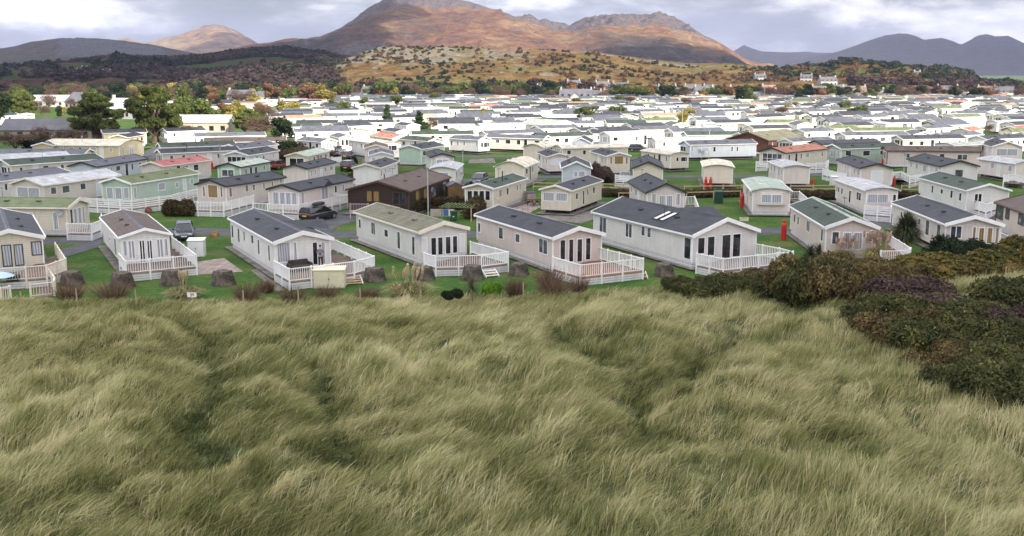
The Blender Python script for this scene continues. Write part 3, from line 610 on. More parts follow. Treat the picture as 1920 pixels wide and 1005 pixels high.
van(zz(2, 370, 382), zz(2, 30, 195), 'L', zz(2, 815, 345), 'white', 'char', 'white lodge with charcoal roof and a person standing on its deck', zoom=2, barge='w', ridge='slate', auto=False,
    wins=[('L', 65, 245, 345, 14, 'd'), ('L', 112, 270, 380, 14, 'd'), ('L', 153, 290, 370, 12, 'd'), ('L', 214, 320, 390, 18, 'd'), ('L', 262, 355, 470, 14, 'd'), ('L', 340, 395, 520, 14, 'd'), ('F', 448, 375, 530, 105, 'c'), ('F', 533, 372, 515, 25, 'c'), ('F', 683, 372, 548, 44, 'd'), ('F', 744, 370, 545, 38, 'c')])
van(zz(2, 1460, 303), zz(2, 975, 150), 'L', zz(2, 1858, 275), 'grey', 'moss', 'cream gabled lodge with mossy brown green roof', zoom=2, barge='c', auto=False,
    wins=[('L', 1020, 200, 275, 18, 'd'), ('L', 1120, 225, 322, 30, 'd', 2), ('L', 1218, 277, 340, 30, 'd'), ('L', 1312, 295, 430, 24, 'g'), ('L', 1422, 330, 475, 24, 'g'), ('F', 1503, 340, 455, 44, 'w'), ('F', 1572, 338, 478, 46, 'd'), ('F', 1622, 335, 475, 44, 'd'), ('F', 1680, 330, 468, 46, 'd'), ('F', 1732, 325, 462, 42, 'd'), ('F', 1797, 310, 450, 42, 'w')])
van(zz(3, 705, 347), zz(3, 118, 172), 'L', zz(3, 1083, 310), 'stone', 'char', 'pinkish beige lodge with charcoal roof and four tall glass panes', zoom=3, barge='w', auto=False,
    wins=[('L', 148, 225, 302, 22, 'g'), ('L', 318, 262, 356, 36, 'g'), ('L', 443, 310, 382, 36, 'g'), ('L', 635, 350, 465, 68, 'g', 2), ('F', 780, 355, 512, 46, 'd'), ('F', 843, 350, 528, 42, 'd'), ('F', 907, 348, 532, 46, 'd'), ('F', 970, 340, 512, 44, 'd')])
big, gbig = van(zz(3, 1755, 330), zz(3, 995, 148), 'L', zz(4, 388, 222), 'grey', 'char', 'widest lodge of the front row, charcoal roof with two skylights', zoom=3, barge='w', auto=False, rh=1.15,
    wins=[('L', 1083, 185, 318, 55, 'g', 2), ('L', 1277, 232, 345, 52, 'g', 2), ('L', 1385, 255, 332, 30, 'g'), ('L', 1430, 265, 345, 30, 'g'), ('L', 1725, 340, 508, 54, 'd'), ((4, 'F'), 45, 262, 362, 45, 'd'), ((4, 'F'), 102, 255, 372, 46, 'd'), ((4, 'F'), 190, 245, 388, 54, 'd'), ((4, 'F'), 250, 240, 378, 50, 'd')])
van(zz(4, 765, 205), zz(4, 557, 80), 'L', zz(4, 1085, 208), 'stone', 'green', 'beige lodge with dark green roof behind the pampas grass', zoom=4, barge='w', ridge='lgreen', auto=False, rh=.8,
    wins=[('L', 590, 125, 180, 11, 'd'), ('L', 610, 138, 195, 11, 'd'), ('L', 668, 162, 235, 20, 'g', 2), ('L', 748, 210, 290, 14, 'g'), ('F', 825, 228, 305, 46, 'g'), ('F', 893, 232, 335, 52, 'c'), ('F', 955, 232, 335, 56, 'c'), ('F', 1022, 235, 290, 42, 'g')])
van(zz(4, 1462, 188), zz(4, 1150, 62), 'L', zz(4, 1800, 188), 'pale', 'char', 'pale pink caravan with charcoal roof behind the palm tree', zoom=4, barge='w', skirt=False, auto=False,
    wins=[('L', 1210, 110, 150, 14, 'g'), ('L', 1262, 130, 180, 16, 'g'), ('L', 1313, 150, 195, 16, 'g'), ('L', 1360, 160, 255, 24, 'g'), ('L', 1425, 185, 285, 24, 'g'), ('F', 1525, 195, 272, 70, 'g', 2), ('F', 1630, 200, 285, 18, 'a'), ('F', 1672, 205, 298, 36, 'a'), ('F', 1720, 205, 302, 36, 'a'), ('F', 1765, 205, 300, 20, 'a')])
van((1985, 424), (1842, 371), 'L', W=5, wall='stone', roof='brown', label='beige lodge with dark brown ribbed roof and brown window frames at the right edge', zoom=4, barge='b', frame='b', auto=False,
    wins=[('L', 1755, 70, 150, 38, 'g'), ('L', 1825, 95, 160, 24, 'g'), ('L', 1905, 115, 195, 36, 'g')])
van(zz(1, 510, 120), (-70, 388), 'L', zz(1, 650, 74), 'cream', 'olive', 'cream lodge with olive green tiled roof behind the left driveway', zoom=1, barge='c', auto=False,
    wins=[('L', 228, 150, 190, 34, 'c'), ('L', 418, 150, 305, 40, 'c'), ('F', 535, 125, 240, 22, 'd'), ('F', 565, 120, 240, 26, 'c'), ('F', 598, 112, 240, 24, 'c'), ('F', 626, 105, 235, 18, 'c')])
# skylights on the wide lodge
def skylight(root, g, x, y, w, l, rh, k, n=1):
    b = MB(); s = -1 if x < 0 else 1
    def zr(xx): return E+rh*(1-abs(xx)/k)+.055
    b.poly([(x-w/2, y, zr(x-w/2)+.05), (x+w/2, y, zr(x+w/2)+.05), (x+w/2, y+l, zr(x+w/2)+.05), (x-w/2, y+l, zr(x-w/2)+.05)])
    for a, c in (((x-w/2, y), (x+w/2, y)), ((x+w/2, y), (x+w/2, y+l)), ((x+w/2, y+l), (x-w/2, y+l)), ((x-w/2, y+l), (x-w/2, y))):
        b.bar((*a, zr(a[0])+.03), (*c, zr(c[0])+.03), .09, .10, 1)
    b.build('skylight', [GL['w'], DTRIM], root)
skylight(big, gbig, -1.6, 5.6, 1.6, .62, 1.15, gbig['W']/2+.2); skylight(big, gbig, -1.6, 6.5, 1.6, .62, 1.15, gbig['W']/2+.2)

# --- second row and beyond, by hand : (F, K, side, T/None, wall, roof, label, extra)
V = [
 (zz(5, 980, 780), zz(5, 1500, 700), 'R', None, 'mint', 'olive', 'mint green caravan with olive roof behind white horizontal fencing', dict(zoom=5, barge='w', wins=[('R', 1012, 800, 892, 25, 'c'), ('R', 1212, 770, 828, 52, 'c'), ('R', 1328, 765, 808, 25, 'c'), ('R', 1384, 740, 828, 27, 'w'), ('R', 1438, 740, 782, 26, 'c'), ('F', 825, 805, 892, 50, 'c'), ('F', 890, 805, 895, 52, 'c'), ('F', 948, 805, 890, 40, 'c')])),
 (zz(5, 1690, 798), zz(6, 228, 730), 'R', zz(5, 1485, 780), 'pale', 'char', 'pink caravan with charcoal roof and an amber blind in its front window', dict(zoom=5, barge='d', wins=[('R', 1728, 805, 880, 25, 'a'), ('R', 1850, 785, 840, 26, 'a'), ('R', 1903, 780, 832, 18, 'd'), ((6, 'R'), 58, 765, 820, 16, 'a'), ((6, 'R'), 122, 755, 800, 16, 'a'), ((6, 'R'), 185, 740, 780, 20, 'c'), ('F', 1530, 795, 878, 22, 'a'), ('F', 1597, 785, 885, 76, 'a'), ('F', 1662, 800, 882, 22, 'a')])),
 (zz(6, 320, 832), zz(6, 742, 745), 'R', zz(6, 95, 817), 'pale', 'char', 'pale lodge with four tall front panes beside the black estate car', dict(zoom=6, barge='d', wins=[('R', 350, 840, 930, 22, 'c'), ('R', 515, 790, 895, 50, 'c', 2), ('R', 597, 790, 848, 18, 'd'), ('R', 654, 780, 836, 18, 'c'), ('F', 150, 838, 937, 46, 'c'), ('F', 198, 840, 937, 42, 'c'), ('F', 243, 842, 937, 42, 'c'), ('F', 287, 845, 937, 42, 'c')])),
 (zz(6, 1150, 838), zz(6, 1462, 730), 'R', zz(6, 705, 815), 'brown', 'brown', 'dark brown timber chalet with a low brown roof', dict(zoom=6, barge='b', frame='b', cat='chalet', name='chalet', rh=1.0, wins=[('R', 1210, 830, 905, 30, 'a'), ('R', 1270, 812, 896, 28, 'a'), ('R', 1328, 795, 876, 40, 'g'), ('R', 1412, 760, 830, 22, 'c', 2), ('F', 850, 830, 912, 40, 'a'), ('F', 903, 832, 912, 46, 'a'), ('F', 1075, 840, 937, 100, 'd', 2)])),
 (zz(6, 1782, 816), zz(7, 116, 738), 'R', zz(6, 1550, 810), 'cream', 'green', 'cream caravan with green grey roof and four square front windows', dict(zoom=6, barge='w', skirt=True, wins=[('R', 1832, 820, 880, 20, 'd', 2), ('R', 1886, 805, 862, 16, 'd'), ((7, 'R'), 38, 780, 832, 10, 'd'), ((7, 'R'), 60, 775, 825, 9, 'd'), ('F', 1604, 828, 905, 42, 'd'), ('F', 1649, 828, 905, 42, 'd'), ('F', 1694, 828, 905, 42, 'd'), ('F', 1738, 828, 905, 40, 'd')])),
 (zz(7, 445, 832), zz(7, 684, 755), 'R', zz(7, 200, 822), 'cream', 'char', 'cream caravan standing unskirted on its wheels by the picnic table', dict(zoom=7, barge='c', skirt=False, wins=[('F', 275, 842, 908, 86, 'c'), ('F', 372, 846, 910, 88, 'c'), ('R', 485, 845, 897, 18, 'g'), ('R', 535, 825, 935, 14, 'd'), ('R', 567, 815, 866, 12, 'd'), ('R', 613, 800, 852, 16, 'g')])),
 (zz(7, 1010, 848), zz(7, 1305, 842), 'G', None, 'pale', 'char', 'narrow pale lodge with arched front window and side steps', dict(zoom=7, L=11, hd=-4, barge='d', rh=.95, wins=[('F', 1063, 850, 932, 38, 'c'), ('F', 1125, 865, 962, 50, 'c'), ('F', 1182, 865, 962, 48, 'c'), ('F', 1246, 850, 942, 36, 'c')])),
 (zz(7, 1797, 832), zz(7, 1727, 745), 'L', zz(8, 165, 822), 'pale', 'lgreen', 'old caravan with pale green ribbed roof and a bay window', dict(kind='bow', front='bay', zoom=7)),
 (zz(8, 735, 828), zz(8, 500, 745), 'L', zz(8, 1022, 838), 'pale', 'light', 'pinkish caravan with light grey sheet roof and small front porch', dict(zoom=8, kind='bow', wins=[('L', 510, 790, 840, 10, 'd'), ('L', 532, 798, 845, 12, 'd'), ('L', 556, 805, 860, 14, 'd'), ('L', 615, 825, 925, 16, 'd'), ('L', 682, 840, 906, 36, 'g', 2), ('F', 820, 855, 925, 160, 'c', 2), ('F', 957, 855, 917, 30, 'd')])),
 (zz(8, 1490, 830), zz(8, 1125, 732), 'L', zz(8, 1795, 822), 'grey', 'green', 'grey caravan with dark green roof and a sheltered corner porch', dict(zoom=8, barge='w', wins=[('L', 1235, 788, 850, 16, 'd'), ('L', 1305, 815, 857, 20, 'd'), ('L', 1378, 825, 890, 20, 'd'), ('L', 1443, 843, 910, 20, 'd'), ('F', 1575, 850, 925, 60, 'd', 2)])),
 (zz(8, 692, 662), zz(8, 515, 598), 'L', zz(8, 936, 660), 'pale', 'char', 'pink gabled caravan with a white shuttered panel in its gable', dict(zoom=8, barge='d', wins=[('F', 815, 680, 775, 90, 'w')])),
 (zz(8, 1300, 648), zz(8, 1040, 592), 'L', zz(8, 1550, 640), 'grey', 'char', 'grey sided caravan with charcoal roof and a brown framed gable window', dict(zoom=8, barge='d', frame='c', wins=[('F', 1432, 670, 728, 65, 'g')])),
 (zz(8, 1860, 628), zz(8, 1568, 588), 'L', None, 'pale', 'light', 'pinkish caravan with light roof raised on posts at the right edge', dict(kind='bow', skirt=False, front='blank')),
 (zz(8, 545, 518), zz(8, 1110, 500), 'R', None, 'mint', 'green', 'bright mint caravan with green roof and dark square windows', dict(zoom=8, barge='w', L=13, wins=[('R', 602, 528, 570, 45, 'd'), ('R', 738, 528, 570, 55, 'd'), ('R', 858, 528, 562, 40, 'd')])),
 (zz(8, 885, 530), zz(8, 1562, 538), 'R', None, 'stone', 'brown', 'long beige caravan with flat brown roof and ochre window frames', dict(zoom=8, barge='b', frame='c', L=15, wins=[('R', 1050, 550, 585, 30, 'g'), ('R', 1175, 552, 572, 50, 'g'), ('R', 1305, 552, 588, 40, 'd'), ('R', 1457, 558, 600, 78, 'g', 2)])),
 (zz(8, 128, 548), zz(8, 456, 515), 'R', zz(7, 1900, 530), 'cream', 'orange', 'cream caravan with bright orange red roof and a row of gable windows', dict(zoom=8, barge='d', front='four')),
 (zz(8, 112, 656), zz(8, 0, 610), 'L', zz(8, 342, 662), 'pale', 'light', 'pink sided caravan with light grey roof and blank cream end wall', dict(front='blank', kind='bow', skirt=False)),
 (zz(7, 1433, 652), zz(7, 1410, 590), 'L', zz(7, 1668, 655), 'cream', 'cream', 'cream caravan with a blank end wall and two red gas bottles in front', dict(front='blank', kind='bow', skirt=False, L=9.5)),
 (zz(7, 1330, 488), zz(7, 1815, 478), 'R', None, 'blue', 'slate', 'long blue grey caravan with slate roof and three square windows', dict(zoom=7, barge='w', skirt=False, L=13.5, wins=[('R', 1352, 500, 535, 18, 'c'), ('R', 1518, 500, 540, 22, 'd'), ('R', 1650, 497, 538, 16, 'd'), ('R', 1690, 497, 538, 16, 'd')])),
 (zz(7, 1190, 558), zz(7, 962, 528), 'L', zz(7, 1360, 556), 'cream', 'cream', 'cream caravan on wheels with three dark front windows', dict(zoom=7, kind='bow', skirt=False, wins=[('F', 1240, 577, 612, 22, 'd'), ('F', 1290, 575, 612, 50, 'd'), ('F', 1338, 572, 610, 16, 'd')])),
 (zz(7, 903, 665), zz(7, 1141, 665), 'G', None, 'cream', 'char', 'cream caravan showing a plain back gable and charcoal roof', dict(front='blank', barge='d', L=11, hd=6, rh=.9)),
 (zz(7, 370, 665), zz(7, 597, 662), 'G', None, 'blue', 'char', 'pale blue grey caravan with charcoal roof and one wide gable window', dict(zoom=7, barge='w', L=9, hd=2, rh=.9, wins=[('F', 478, 682, 728, 32, 'c'), ('F', 525, 682, 728, 50, 'c')])),
 (zz(7, 710, 572), zz(7, 582, 535), 'L', zz(7, 897, 570), 'cream', 'char', 'beige caravan with charcoal roof and large amber front window', dict(zoom=7, barge='w', wins=[('F', 744, 575, 632, 20, 'a'), ('F', 802, 568, 632, 70, 'a'), ('F', 860, 575, 632, 20, 'a')])),
 (zz(7, 265, 577), zz(7, 178, 540), 'L', zz(7, 447, 576), 'pale', 'char', 'pale pink caravan with charcoal roof and a wide boxed front window', dict(zoom=7, barge='c', L=9, skirt=False, wins=[('F', 345, 590, 635, 110, 'w')])),
 (zz(7, 370, 512), zz(7, 890, 500), 'R', None, 'cream', 'cream', 'long cream caravan with cream roof behind the amber windowed one', dict(zoom=7, kind='bow', L=12.5, wins=[('R', 427, 525, 560, 32, 'd'), ('R', 543, 525, 560, 26, 'd')])),
 ((925, 313), (985, 313), 'G', None, 'cream', 'cream', 'cream caravan with bowed cream roof beside a silver car', dict(kind='bow', front='blank', L=9, hd=14, rh=.75)),
 ((978, 277), (1019, 276), 'G', None, 'cream', 'cream', 'small cream caravan with blank bowed end and gas bottles behind', dict(kind='bow', front='blank', L=9, hd=25, rh=.6)),
 (zz(7, 240, 442), zz(6, 1822, 432), 'L', zz(7, 312, 436), 'pale', 'slate', 'pinkish caravan with slate roof and a single dark side window', dict(skirt=False, L=13)),
 (zz(6, 1672, 450), zz(6, 1440, 438), 'L', zz(6, 1782, 445), 'grey', 'slate', 'white caravan raised off the lawn with big cross barred front windows', dict(zoom=6, skirt=False, barge='w', wins=[('L', 1468, 455, 490, 18, 'g'), ('L', 1515, 457, 490, 14, 'd'), ('L', 1562, 458, 492, 14, 'd'), ('L', 1657, 462, 500, 12, 'g'), ('F', 1695, 467, 505, 18, 'd'), ('F', 1730, 465, 505, 40, 'd'), ('F', 1765, 465, 500, 14, 'd')])),
 (zz(6, 1240, 520), zz(6, 1436, 488), 'R', None, 'mint', 'char', 'small green caravan with charcoal roof behind the gabled grey one', dict(L=10, front='blank')),
 (zz(6, 1305, 580), zz(6, 1258, 540), 'L', zz(6, 1490, 576), 'grey', 'char', 'grey gabled caravan with charcoal roof above the brown chalet', dict(L=9, barge='d')),
 ((855, 318), (869, 307), 'R', (806, 317), 'white', 'light', 'white flat roofed caravan behind the brown chalet with red gas bottles', dict(kind='bow', rh=.35, front='one')),
 (zz(6, 930, 662), zz(6, 1073, 610), 'R', zz(6, 728, 656), 'white', 'char', 'white caravan with blank gable and charcoal roof left of the chalet', dict(front='blank', barge='c')),
 (zz(6, 385, 666), zz(6, 601, 616), 'R', zz(6, 190, 662), 'pale', 'char', 'pale caravan with charcoal roof behind the bare shrub', dict(front='blank', barge='d')),
 (zz(6, 385, 572), zz(6, 560, 530), 'R', zz(6, 225, 577), 'cream', 'lgreen', 'cream caravan with pale green roof left of the parked cars', dict(barge='c', front='two')),
 (zz(6, 845, 570), zz(6, 1040, 566), 'G', None, 'white', 'slate', 'white caravan with striped slate roof right of the parked cars', dict(L=9, barge='w', hd=-8)),
 (zz(6, 812, 512), zz(6, 992, 514), 'G', None, 'pale', 'brown', 'pale caravan with brown grey roof half hidden by the striped one', dict(L=9, hd=-8, barge='c')),
 ((712, 270), (652, 262), 'L', None, 'grey', 'cream', 'grey white caravan with cream roof above the parked cars', dict(kind='bow')),
 ((736, 260), (692, 254), 'L', None, 'cream', 'orange', 'cream caravan with faded orange roof near the dark pine', {}),
 (zz(6, 1292, 460), zz(6, 1066, 443), 'L', zz(6, 1400, 452), 'grey', 'green', 'light grey caravan with green grey roof beside the white car', dict(barge='c')),
 ((772, 253), (876, 252), 'R', None, 'mint', 'green', 'long mint caravan with green roof beyond the white car', dict(L=13)),
 (zz(6, 490, 466), zz(6, 296, 450), 'L', zz(6, 607, 466), 'white', 'slate', 'white caravan with slate roof behind the dark green hedge', {}),
 ((636, 259), (618, 254), 'L', (656, 257), 'pale', 'slate', 'small pinkish caravan with slate roof by the hedge end', dict(L=10)),
 ((552, 248), (610, 247), 'R', None, 'cream', 'slate', 'cream caravan with slate roof in front of the brown shrub', dict(L=12)),
 ((645, 231), (709, 230), 'R', None, 'cream', 'char', 'cream caravan with charcoal roof left of the dark pine', dict(L=13)),
 ((630, 238), (676, 236), 'R', None, 'pale', 'char', 'pale caravan with charcoal roof below its twin by the dark pine', dict(L=11)),
 ((742, 248), (721, 245), 'L', (765, 247), 'pale', 'char', 'small pink caravan right of the dark pine', dict(L=9)),
 ((762, 236), (740, 233), 'L', (783, 236), 'white', 'char', 'small white caravan between the two dark pines', dict(L=9)),
 ((860, 244), (922, 241), 'R', None, 'white', 'cream', 'white caravan with cream roof in front of the yellow leaved tree', dict(kind='bow', L=12)),
 ((912, 252), (1011, 249), 'R', None, 'stone', 'slate', 'beige caravan with slate roof and a blue sign beside it', dict(L=14)),
 ((900, 235), (955, 234), 'R', None, 'grey', 'light', 'grey caravan with light roof behind the blue sign', dict(kind='bow', L=12)),
 ((660, 245), (690, 244), 'G', None, 'cream', 'cream', 'small cream caravan with bowed end beside the faded orange roof', dict(kind='bow', front='blank', L=9, hd=5)),
 (zz(7, 735, 417), zz(7, 1080, 405), 'R', None, 'white', 'light', 'clean white caravan with pale roof and glazed corner porch', dict(L=13)),
 ((1090, 246), (1150, 243), 'R', None, 'white', 'char', 'white caravan with charcoal roof left of the glazed porch one', dict(L=10)),
 ((1128, 246), (1198, 242), 'R', None, 'pale', 'char', 'pale caravan with charcoal roof behind the glazed porch one', dict(L=11)),
 ((1013, 242), (1072, 240), 'R', None, 'white', 'slate', 'white caravan with slate roof in front of the spreading pine', dict(L=11)),
 ((1034, 236), (978, 232), 'L', (1082, 234), 'grey', 'lgreen', 'grey caravan with pale green roof left of the spreading pine', dict(L=13)),
 ((1071, 268), (1108, 268), 'G', None, 'blue', 'char', 'small blue grey caravan with dark gabled roof', dict(L=8, hd=8, rh=.9)),
 ((1228, 263), (1284, 262), 'R', None, 'pale', 'light', 'pinkish caravan with light roof left of the blue grey one', dict(kind='bow', L=10)),
 ((1262, 248), (1350, 246), 'R', None, 'white', 'slate', 'white caravan with slate roof behind the mint green one', dict(L=13)),
 ((1288, 254), (1397, 253), 'R', None, 'mint', 'green', 'long mint caravan with green roof left of the red brown hall', dict(L=14)),
 ((1441, 264), (1511, 257), 'R', (1391, 262), 'red', 'moss', 'red brown timber hall with a wide mossy roof', dict(name='hall', cat='hall', frame='b', front='blank', barge='b', rh=1.4, W=8.5, L=15, group=None)),
 (zz(8, 185, 467), zz(8, 490, 450), 'R', zz(8, 65, 465), 'white', 'slate', 'white gabled caravan with slate roof right of the red brown hall', dict(barge='w', L=12)),
 (zz(8, 400, 482), zz(8, 830, 466), 'R', zz(8, 285, 478), 'white', 'char', 'white caravan with thin charcoal roof above the orange one', dict(barge='d', L=14)),
 (zz(8, 1010, 446), zz(8, 1435, 440), 'R', None, 'cream', 'char', 'cream caravan with charcoal roof above the long beige one', dict(L=14)),
 (zz(8, 580, 420), zz(8, 1045, 412), 'R', None, 'white', 'slate', 'white caravan with slate roof and a row of small windows', dict(L=15)),
 ((1600, 246), (1715, 245), 'R', None, 'cream', 'olive', 'cream caravan with a long olive roof', dict(L=15)), ((1554, 242), (1594, 241), 'R', None, 'white', 'olive', 'white caravan with olive roof and a blue curtained window', dict(L=9)),
 ((1508, 248), (1556, 246), 'R', None, 'cream', 'slate', 'cream caravan with slate roof just above the hall roof', dict(L=10)),
 (zz(8, 1390, 492), zz(8, 1700, 480), 'R', None, 'white', 'lgreen', 'white caravan with pale green roof beyond the long beige one', dict(kind='bow', L=14)),
 ((1866, 276), (1914, 275), 'G', None, 'pale', 'char', 'pale caravan with dark gable at the right edge', dict(L=9, hd=10, rh=.9, front='two')),
 ((1850, 262), (1940, 258), 'R', None, 'white', 'char', 'white caravan with charcoal roof behind the dark gabled one', dict(L=13)),
 (zz(8, 1190, 367), zz(8, 1390, 355), 'R', zz(8, 1092, 365), 'white', 'slate', 'white caravan with glazed grey porch', dict(L=12)),
 ((1775, 256), (1836, 253), 'R', None, 'grey', 'slate', 'grey caravan with slate roof behind the pale green roofed one', dict(L=12)),
 ((1821, 246), (1851, 242), 'R', None, 'cream', 'orange', 'cream caravan with a pale orange roof near the right edge', dict(L=9)), ((1912, 243), (1950, 240), 'R', None, 'white', 'red', 'white caravan with red roof cut off at the right edge', dict(L=10)),
 # left side
 (zz(5, 1802, 655), zz(6, 115, 612), 'R', zz(5, 1600, 655), 'mint', 'lgreen', 'green gabled caravan with pale green roof and small bay', dict(front='bay', barge='d')),
 (zz(5, 1220, 648), zz(5, 1590, 600), 'R', zz(5, 1040, 642), 'pale', 'red', 'pale caravan with rose red roof', dict(front='blank', barge='c')),
 (zz(5, 720, 652), zz(5, 1110, 590), 'R', zz(5, 545, 642), 'blue', 'slate', 'blue grey caravan with slate roof beside the red roofed one', dict(front='blank', barge='d')),
 (zz(5, 320, 792), zz(5, 910, 716), 'R', zz(5, 150, 768), 'pale', 'light', 'pinkish caravan with light grey roof in front of the blue grey one', dict(front='two', barge='c')),
 ((-30, 344), (119, 325), 'R', None, 'white', 'slate', 'white caravan with slate roof cut off at the left edge', dict(L=14)),
 (zz(5, 70, 642), zz(5, 668, 600), 'R', None, 'cream', 'green', 'cream caravan with long dark green roof behind the heather', dict(L=14)),
 ((158, 289), (15, 289), 'L', None, 'cream', 'slate', 'cream caravan with long slate roof and a gabled porch', dict(L=15)),
 ((-40, 302), (55, 297), 'R', None, 'white', 'light', 'white caravan with pale roof at the left edge behind the green roof', dict(L=13)),
 ((225, 273), (102, 272), 'L', (236, 262), 'yellow', 'cream', 'long yellow cream caravan with cream roof and a satellite dish', dict(kind='bow', L=15)),
 (zz(5, 955, 432), zz(5, 1085, 412), 'R', zz(5, 900, 420), 'yellow', 'char', 'yellow cream caravan raised on pale piles below the big cypress', dict(skirt=False, L=9, barge='w')),
 ((192, 250), (233, 249), 'R', None, 'yellow', 'char', 'cream caravan half behind the raised yellow one', dict(L=9)),
 ((100, 273), (128, 266), 'R', (61, 274), 'yellow', 'slate', 'cream gabled caravan with slate roof beside the dark bushes', dict(L=9, front='blank')),
 (zz(5, 1205, 553), zz(5, 1685, 532), 'R', zz(5, 1125, 545), 'pale', 'char', 'pale caravan with charcoal roof behind the red roofed one', dict(L=13, barge='w')),
 ((301, 277), (388, 274), 'R', None, 'white', 'green', 'white caravan with dark green roof showing only its top', dict(L=13)),
 (zz(5, 1862, 567), zz(6, 165, 530), 'R', zz(5, 1690, 560), 'white', 'char', 'white gabled caravan with glazed front and charcoal roof', dict(barge='w', front='four', L=11)),
 ((449, 279), (505, 273), 'R', None, 'grey', 'slate', 'light grey caravan with slate roof behind the glazed white one', dict(L=11)),
 ((381, 267), (527, 265), 'R', None, 'peach', 'brown', 'long peach coloured caravan with thin brown roof', dict(L=15)),
 ((365, 257), (458, 255), 'R', None, 'pale', 'slate', 'pale caravan with slate roof above the peach one', dict(L=14)),
 ((312, 247), (340, 246), 'R', None, 'white', 'char', 'small white caravan right of the big cypress trunk', dict(L=9)),
 ((-20, 219), (34, 216), 'R', None, 'white', 'char', 'white caravan on the raised green left of the leaning tree', dict(L=13)),
 ((50, 216), (78, 212), 'R', None, 'cream', 'light', 'cream caravan on the raised green right of the leaning tree', dict(L=9, kind='bow')),
]
for F, K, side, T, wl, rf, lab, kw in V: van(F, K, side, T, wl, rf, lab, **{**dict(lod=1), **kw})
# dormer on the four-pane lodge, prow roof beside the second lodge
# --- decks
deck('cream railed deck with steps on the far left lodge', [(-60, 575), (190, 560), (345, 548), (490, 498), (412, 380)], k=1, rail=CTRIM, floor=DECKB)
deck('white slatted deck around the brown roofed white lodge', [(893, 462), (940, 518), (1470, 470), (1290, 335)], k=1)
deck('white railed deck the person stands on', [(378, 515), (487, 575), (975, 520), (1125, 480), (800, 345)], k=2)
deck('white slatted deck in front of the mossy roofed lodge', [(2, 1500, 455), (2, 1588, 480), (3, 170, 472), (3, 372, 448), (3, 88, 372)])
deck('white slatted deck with red boards before the beige lodge', [(705, 485), (915, 545), (1385, 498), (1035, 412)], k=3, floor=WDECK)
deck('large white slatted deck on the widest lodge', [(20, 355), (175, 386), (580, 345), (500, 325), (310, 290)], k=4)
deck('small white deck right of the pampas grass', [(1090, 342), (1250, 338), (1262, 325), (1125, 240)], k=4, floor=WDECK)
deck('white panelled deck right of the palm caravan', [(1775, 340), (1995, 335), (1785, 235)], k=4, style='panel')
deck('white horizontal board fence deck round the mint caravan', [(640, 885), (985, 902), (1290, 862), (1495, 812), (1500, 790)], k=5, style='boards')
deck('white slatted deck under the amber blind caravan', [(1270, 55), (1480, 72), (1675, 78), (1900, 25)], k=1)
deck('white slatted deck in front of the four pane lodge', [(215, 82), (555, 97), (925, 20), (760, 5)], k=2)
deck('white slatted deck at the olive roofed lodge', [(498, 235), (682, 238), (752, 212), (760, 165)], k=1)
deck('pinkish slatted railing before the brown chalet', [(2, 945, 88), (2, 1080, 88)], rail=mat('lilac_rail', (.45, .36, .38), .6, .1), sk=False)
deck('white boarded rail below the pinkish caravan porch', [(725, 940), (925, 955), (925, 900)], k=8, style='boards')
deck('white deck at the corner porch of the grey caravan', [(1540, 900), (1640, 930), (1720, 905)], k=8)
deck('white panelled fence left of the pink gabled caravan', [(412, 665), (520, 690), (590, 700)], k=8, style='panel')
deck('white boarded fence between the two charcoal roofed caravans', [(940, 690), (1000, 685), (1065, 720), (1150, 705)], k=8, style='boards')
deck('white slatted steps beside the narrow pale lodge', [(1302, 875), (1370, 872), (1405, 965)], k=7)
deck('white slatted deck with blue chair beside the bay window', [(165, 835), (235, 835), (300, 890)], k=8)
deck('white fence beside the hidden car in mid park', [(775, 710), (900, 720)], k=7, style='boards')
deck('white deck fence at the right of the lane', [(1832, 610), (1915, 605)], k=7, style='boards')
deck('white slatted deck on the orange roofed caravan', [(290, 625), (435, 618), (455, 600)], k=8, style='boards')
deck('white panel fence above the parked cars', [(560, 520), (600, 500), (715, 500)], k=6, style='panel')
deck('white panel deck right of the blank gabled caravan', [(560, 580), (640, 575)], k=6, style='panel')
deck('white slatted deck at the raised right edge caravan', [(1770, 715), (1840, 705), (1935, 725)], k=8)
deck('white slatted fence by the striped roof caravan', [(1000, 515), (1095, 505)], k=6)
# dormers, dishes and flues on particular lodges
def by(label): return next(v for v in VANS if v['root']['label'] == label)
def dormer(label, y, w, side, out=.5, rh=.55):
    v = by(label); k = v['W']/2+.2; s = 1 if side == 'R' else -1; b = MB()
    b.v = [(0, y, E+v['W']*.15+.05), (s*(k+out), y-w/2, E-.02), (s*(k+out), y+w/2, E-.02), (s*(k+out), y, E+rh), (s*.25, y-w/2, E+v['W']*.11), (s*.25, y+w/2, E+v['W']*.11)]
    b.f = [(0, 3, 1, 4), (0, 5, 2, 3), (1, 3, 2), (4, 1, 2, 5)]; b.m = [0]*4
    b.build('dormer_roof', ROOF[v['roof']], v['root'])
dormer('white lodge with charcoal roof and a person standing on its deck', 6.5, 3.2, 'R', 1.3, .62)
dormer('pale lodge with four tall front panes beside the black estate car', 6.0, 2.4, 'R', .35, .62)
dormer('widest lodge of the front row, charcoal roof with two skylights', 8.5, 4.0, 'R', 1.6, .9)
DISH = mat('grey_dish', (.28, .29, .31), .5, .1)
def dish(label, x, y, z, nx=-1):
    v = by(label); b = MB(); b.lathe([(.001, 0), (.2, .03), (.33, .1), (.34, .1), (.2, .045), (.001, .02)], 16); b.bar((0, 0, .02), (.02, 0, .3), .02, .02)
    o = b.build('satellite_dish', DISH, v['root']); o.location = (x, y, z); o.rotation_euler = (R(65), 0, R(-60 if nx < 0 else 40))
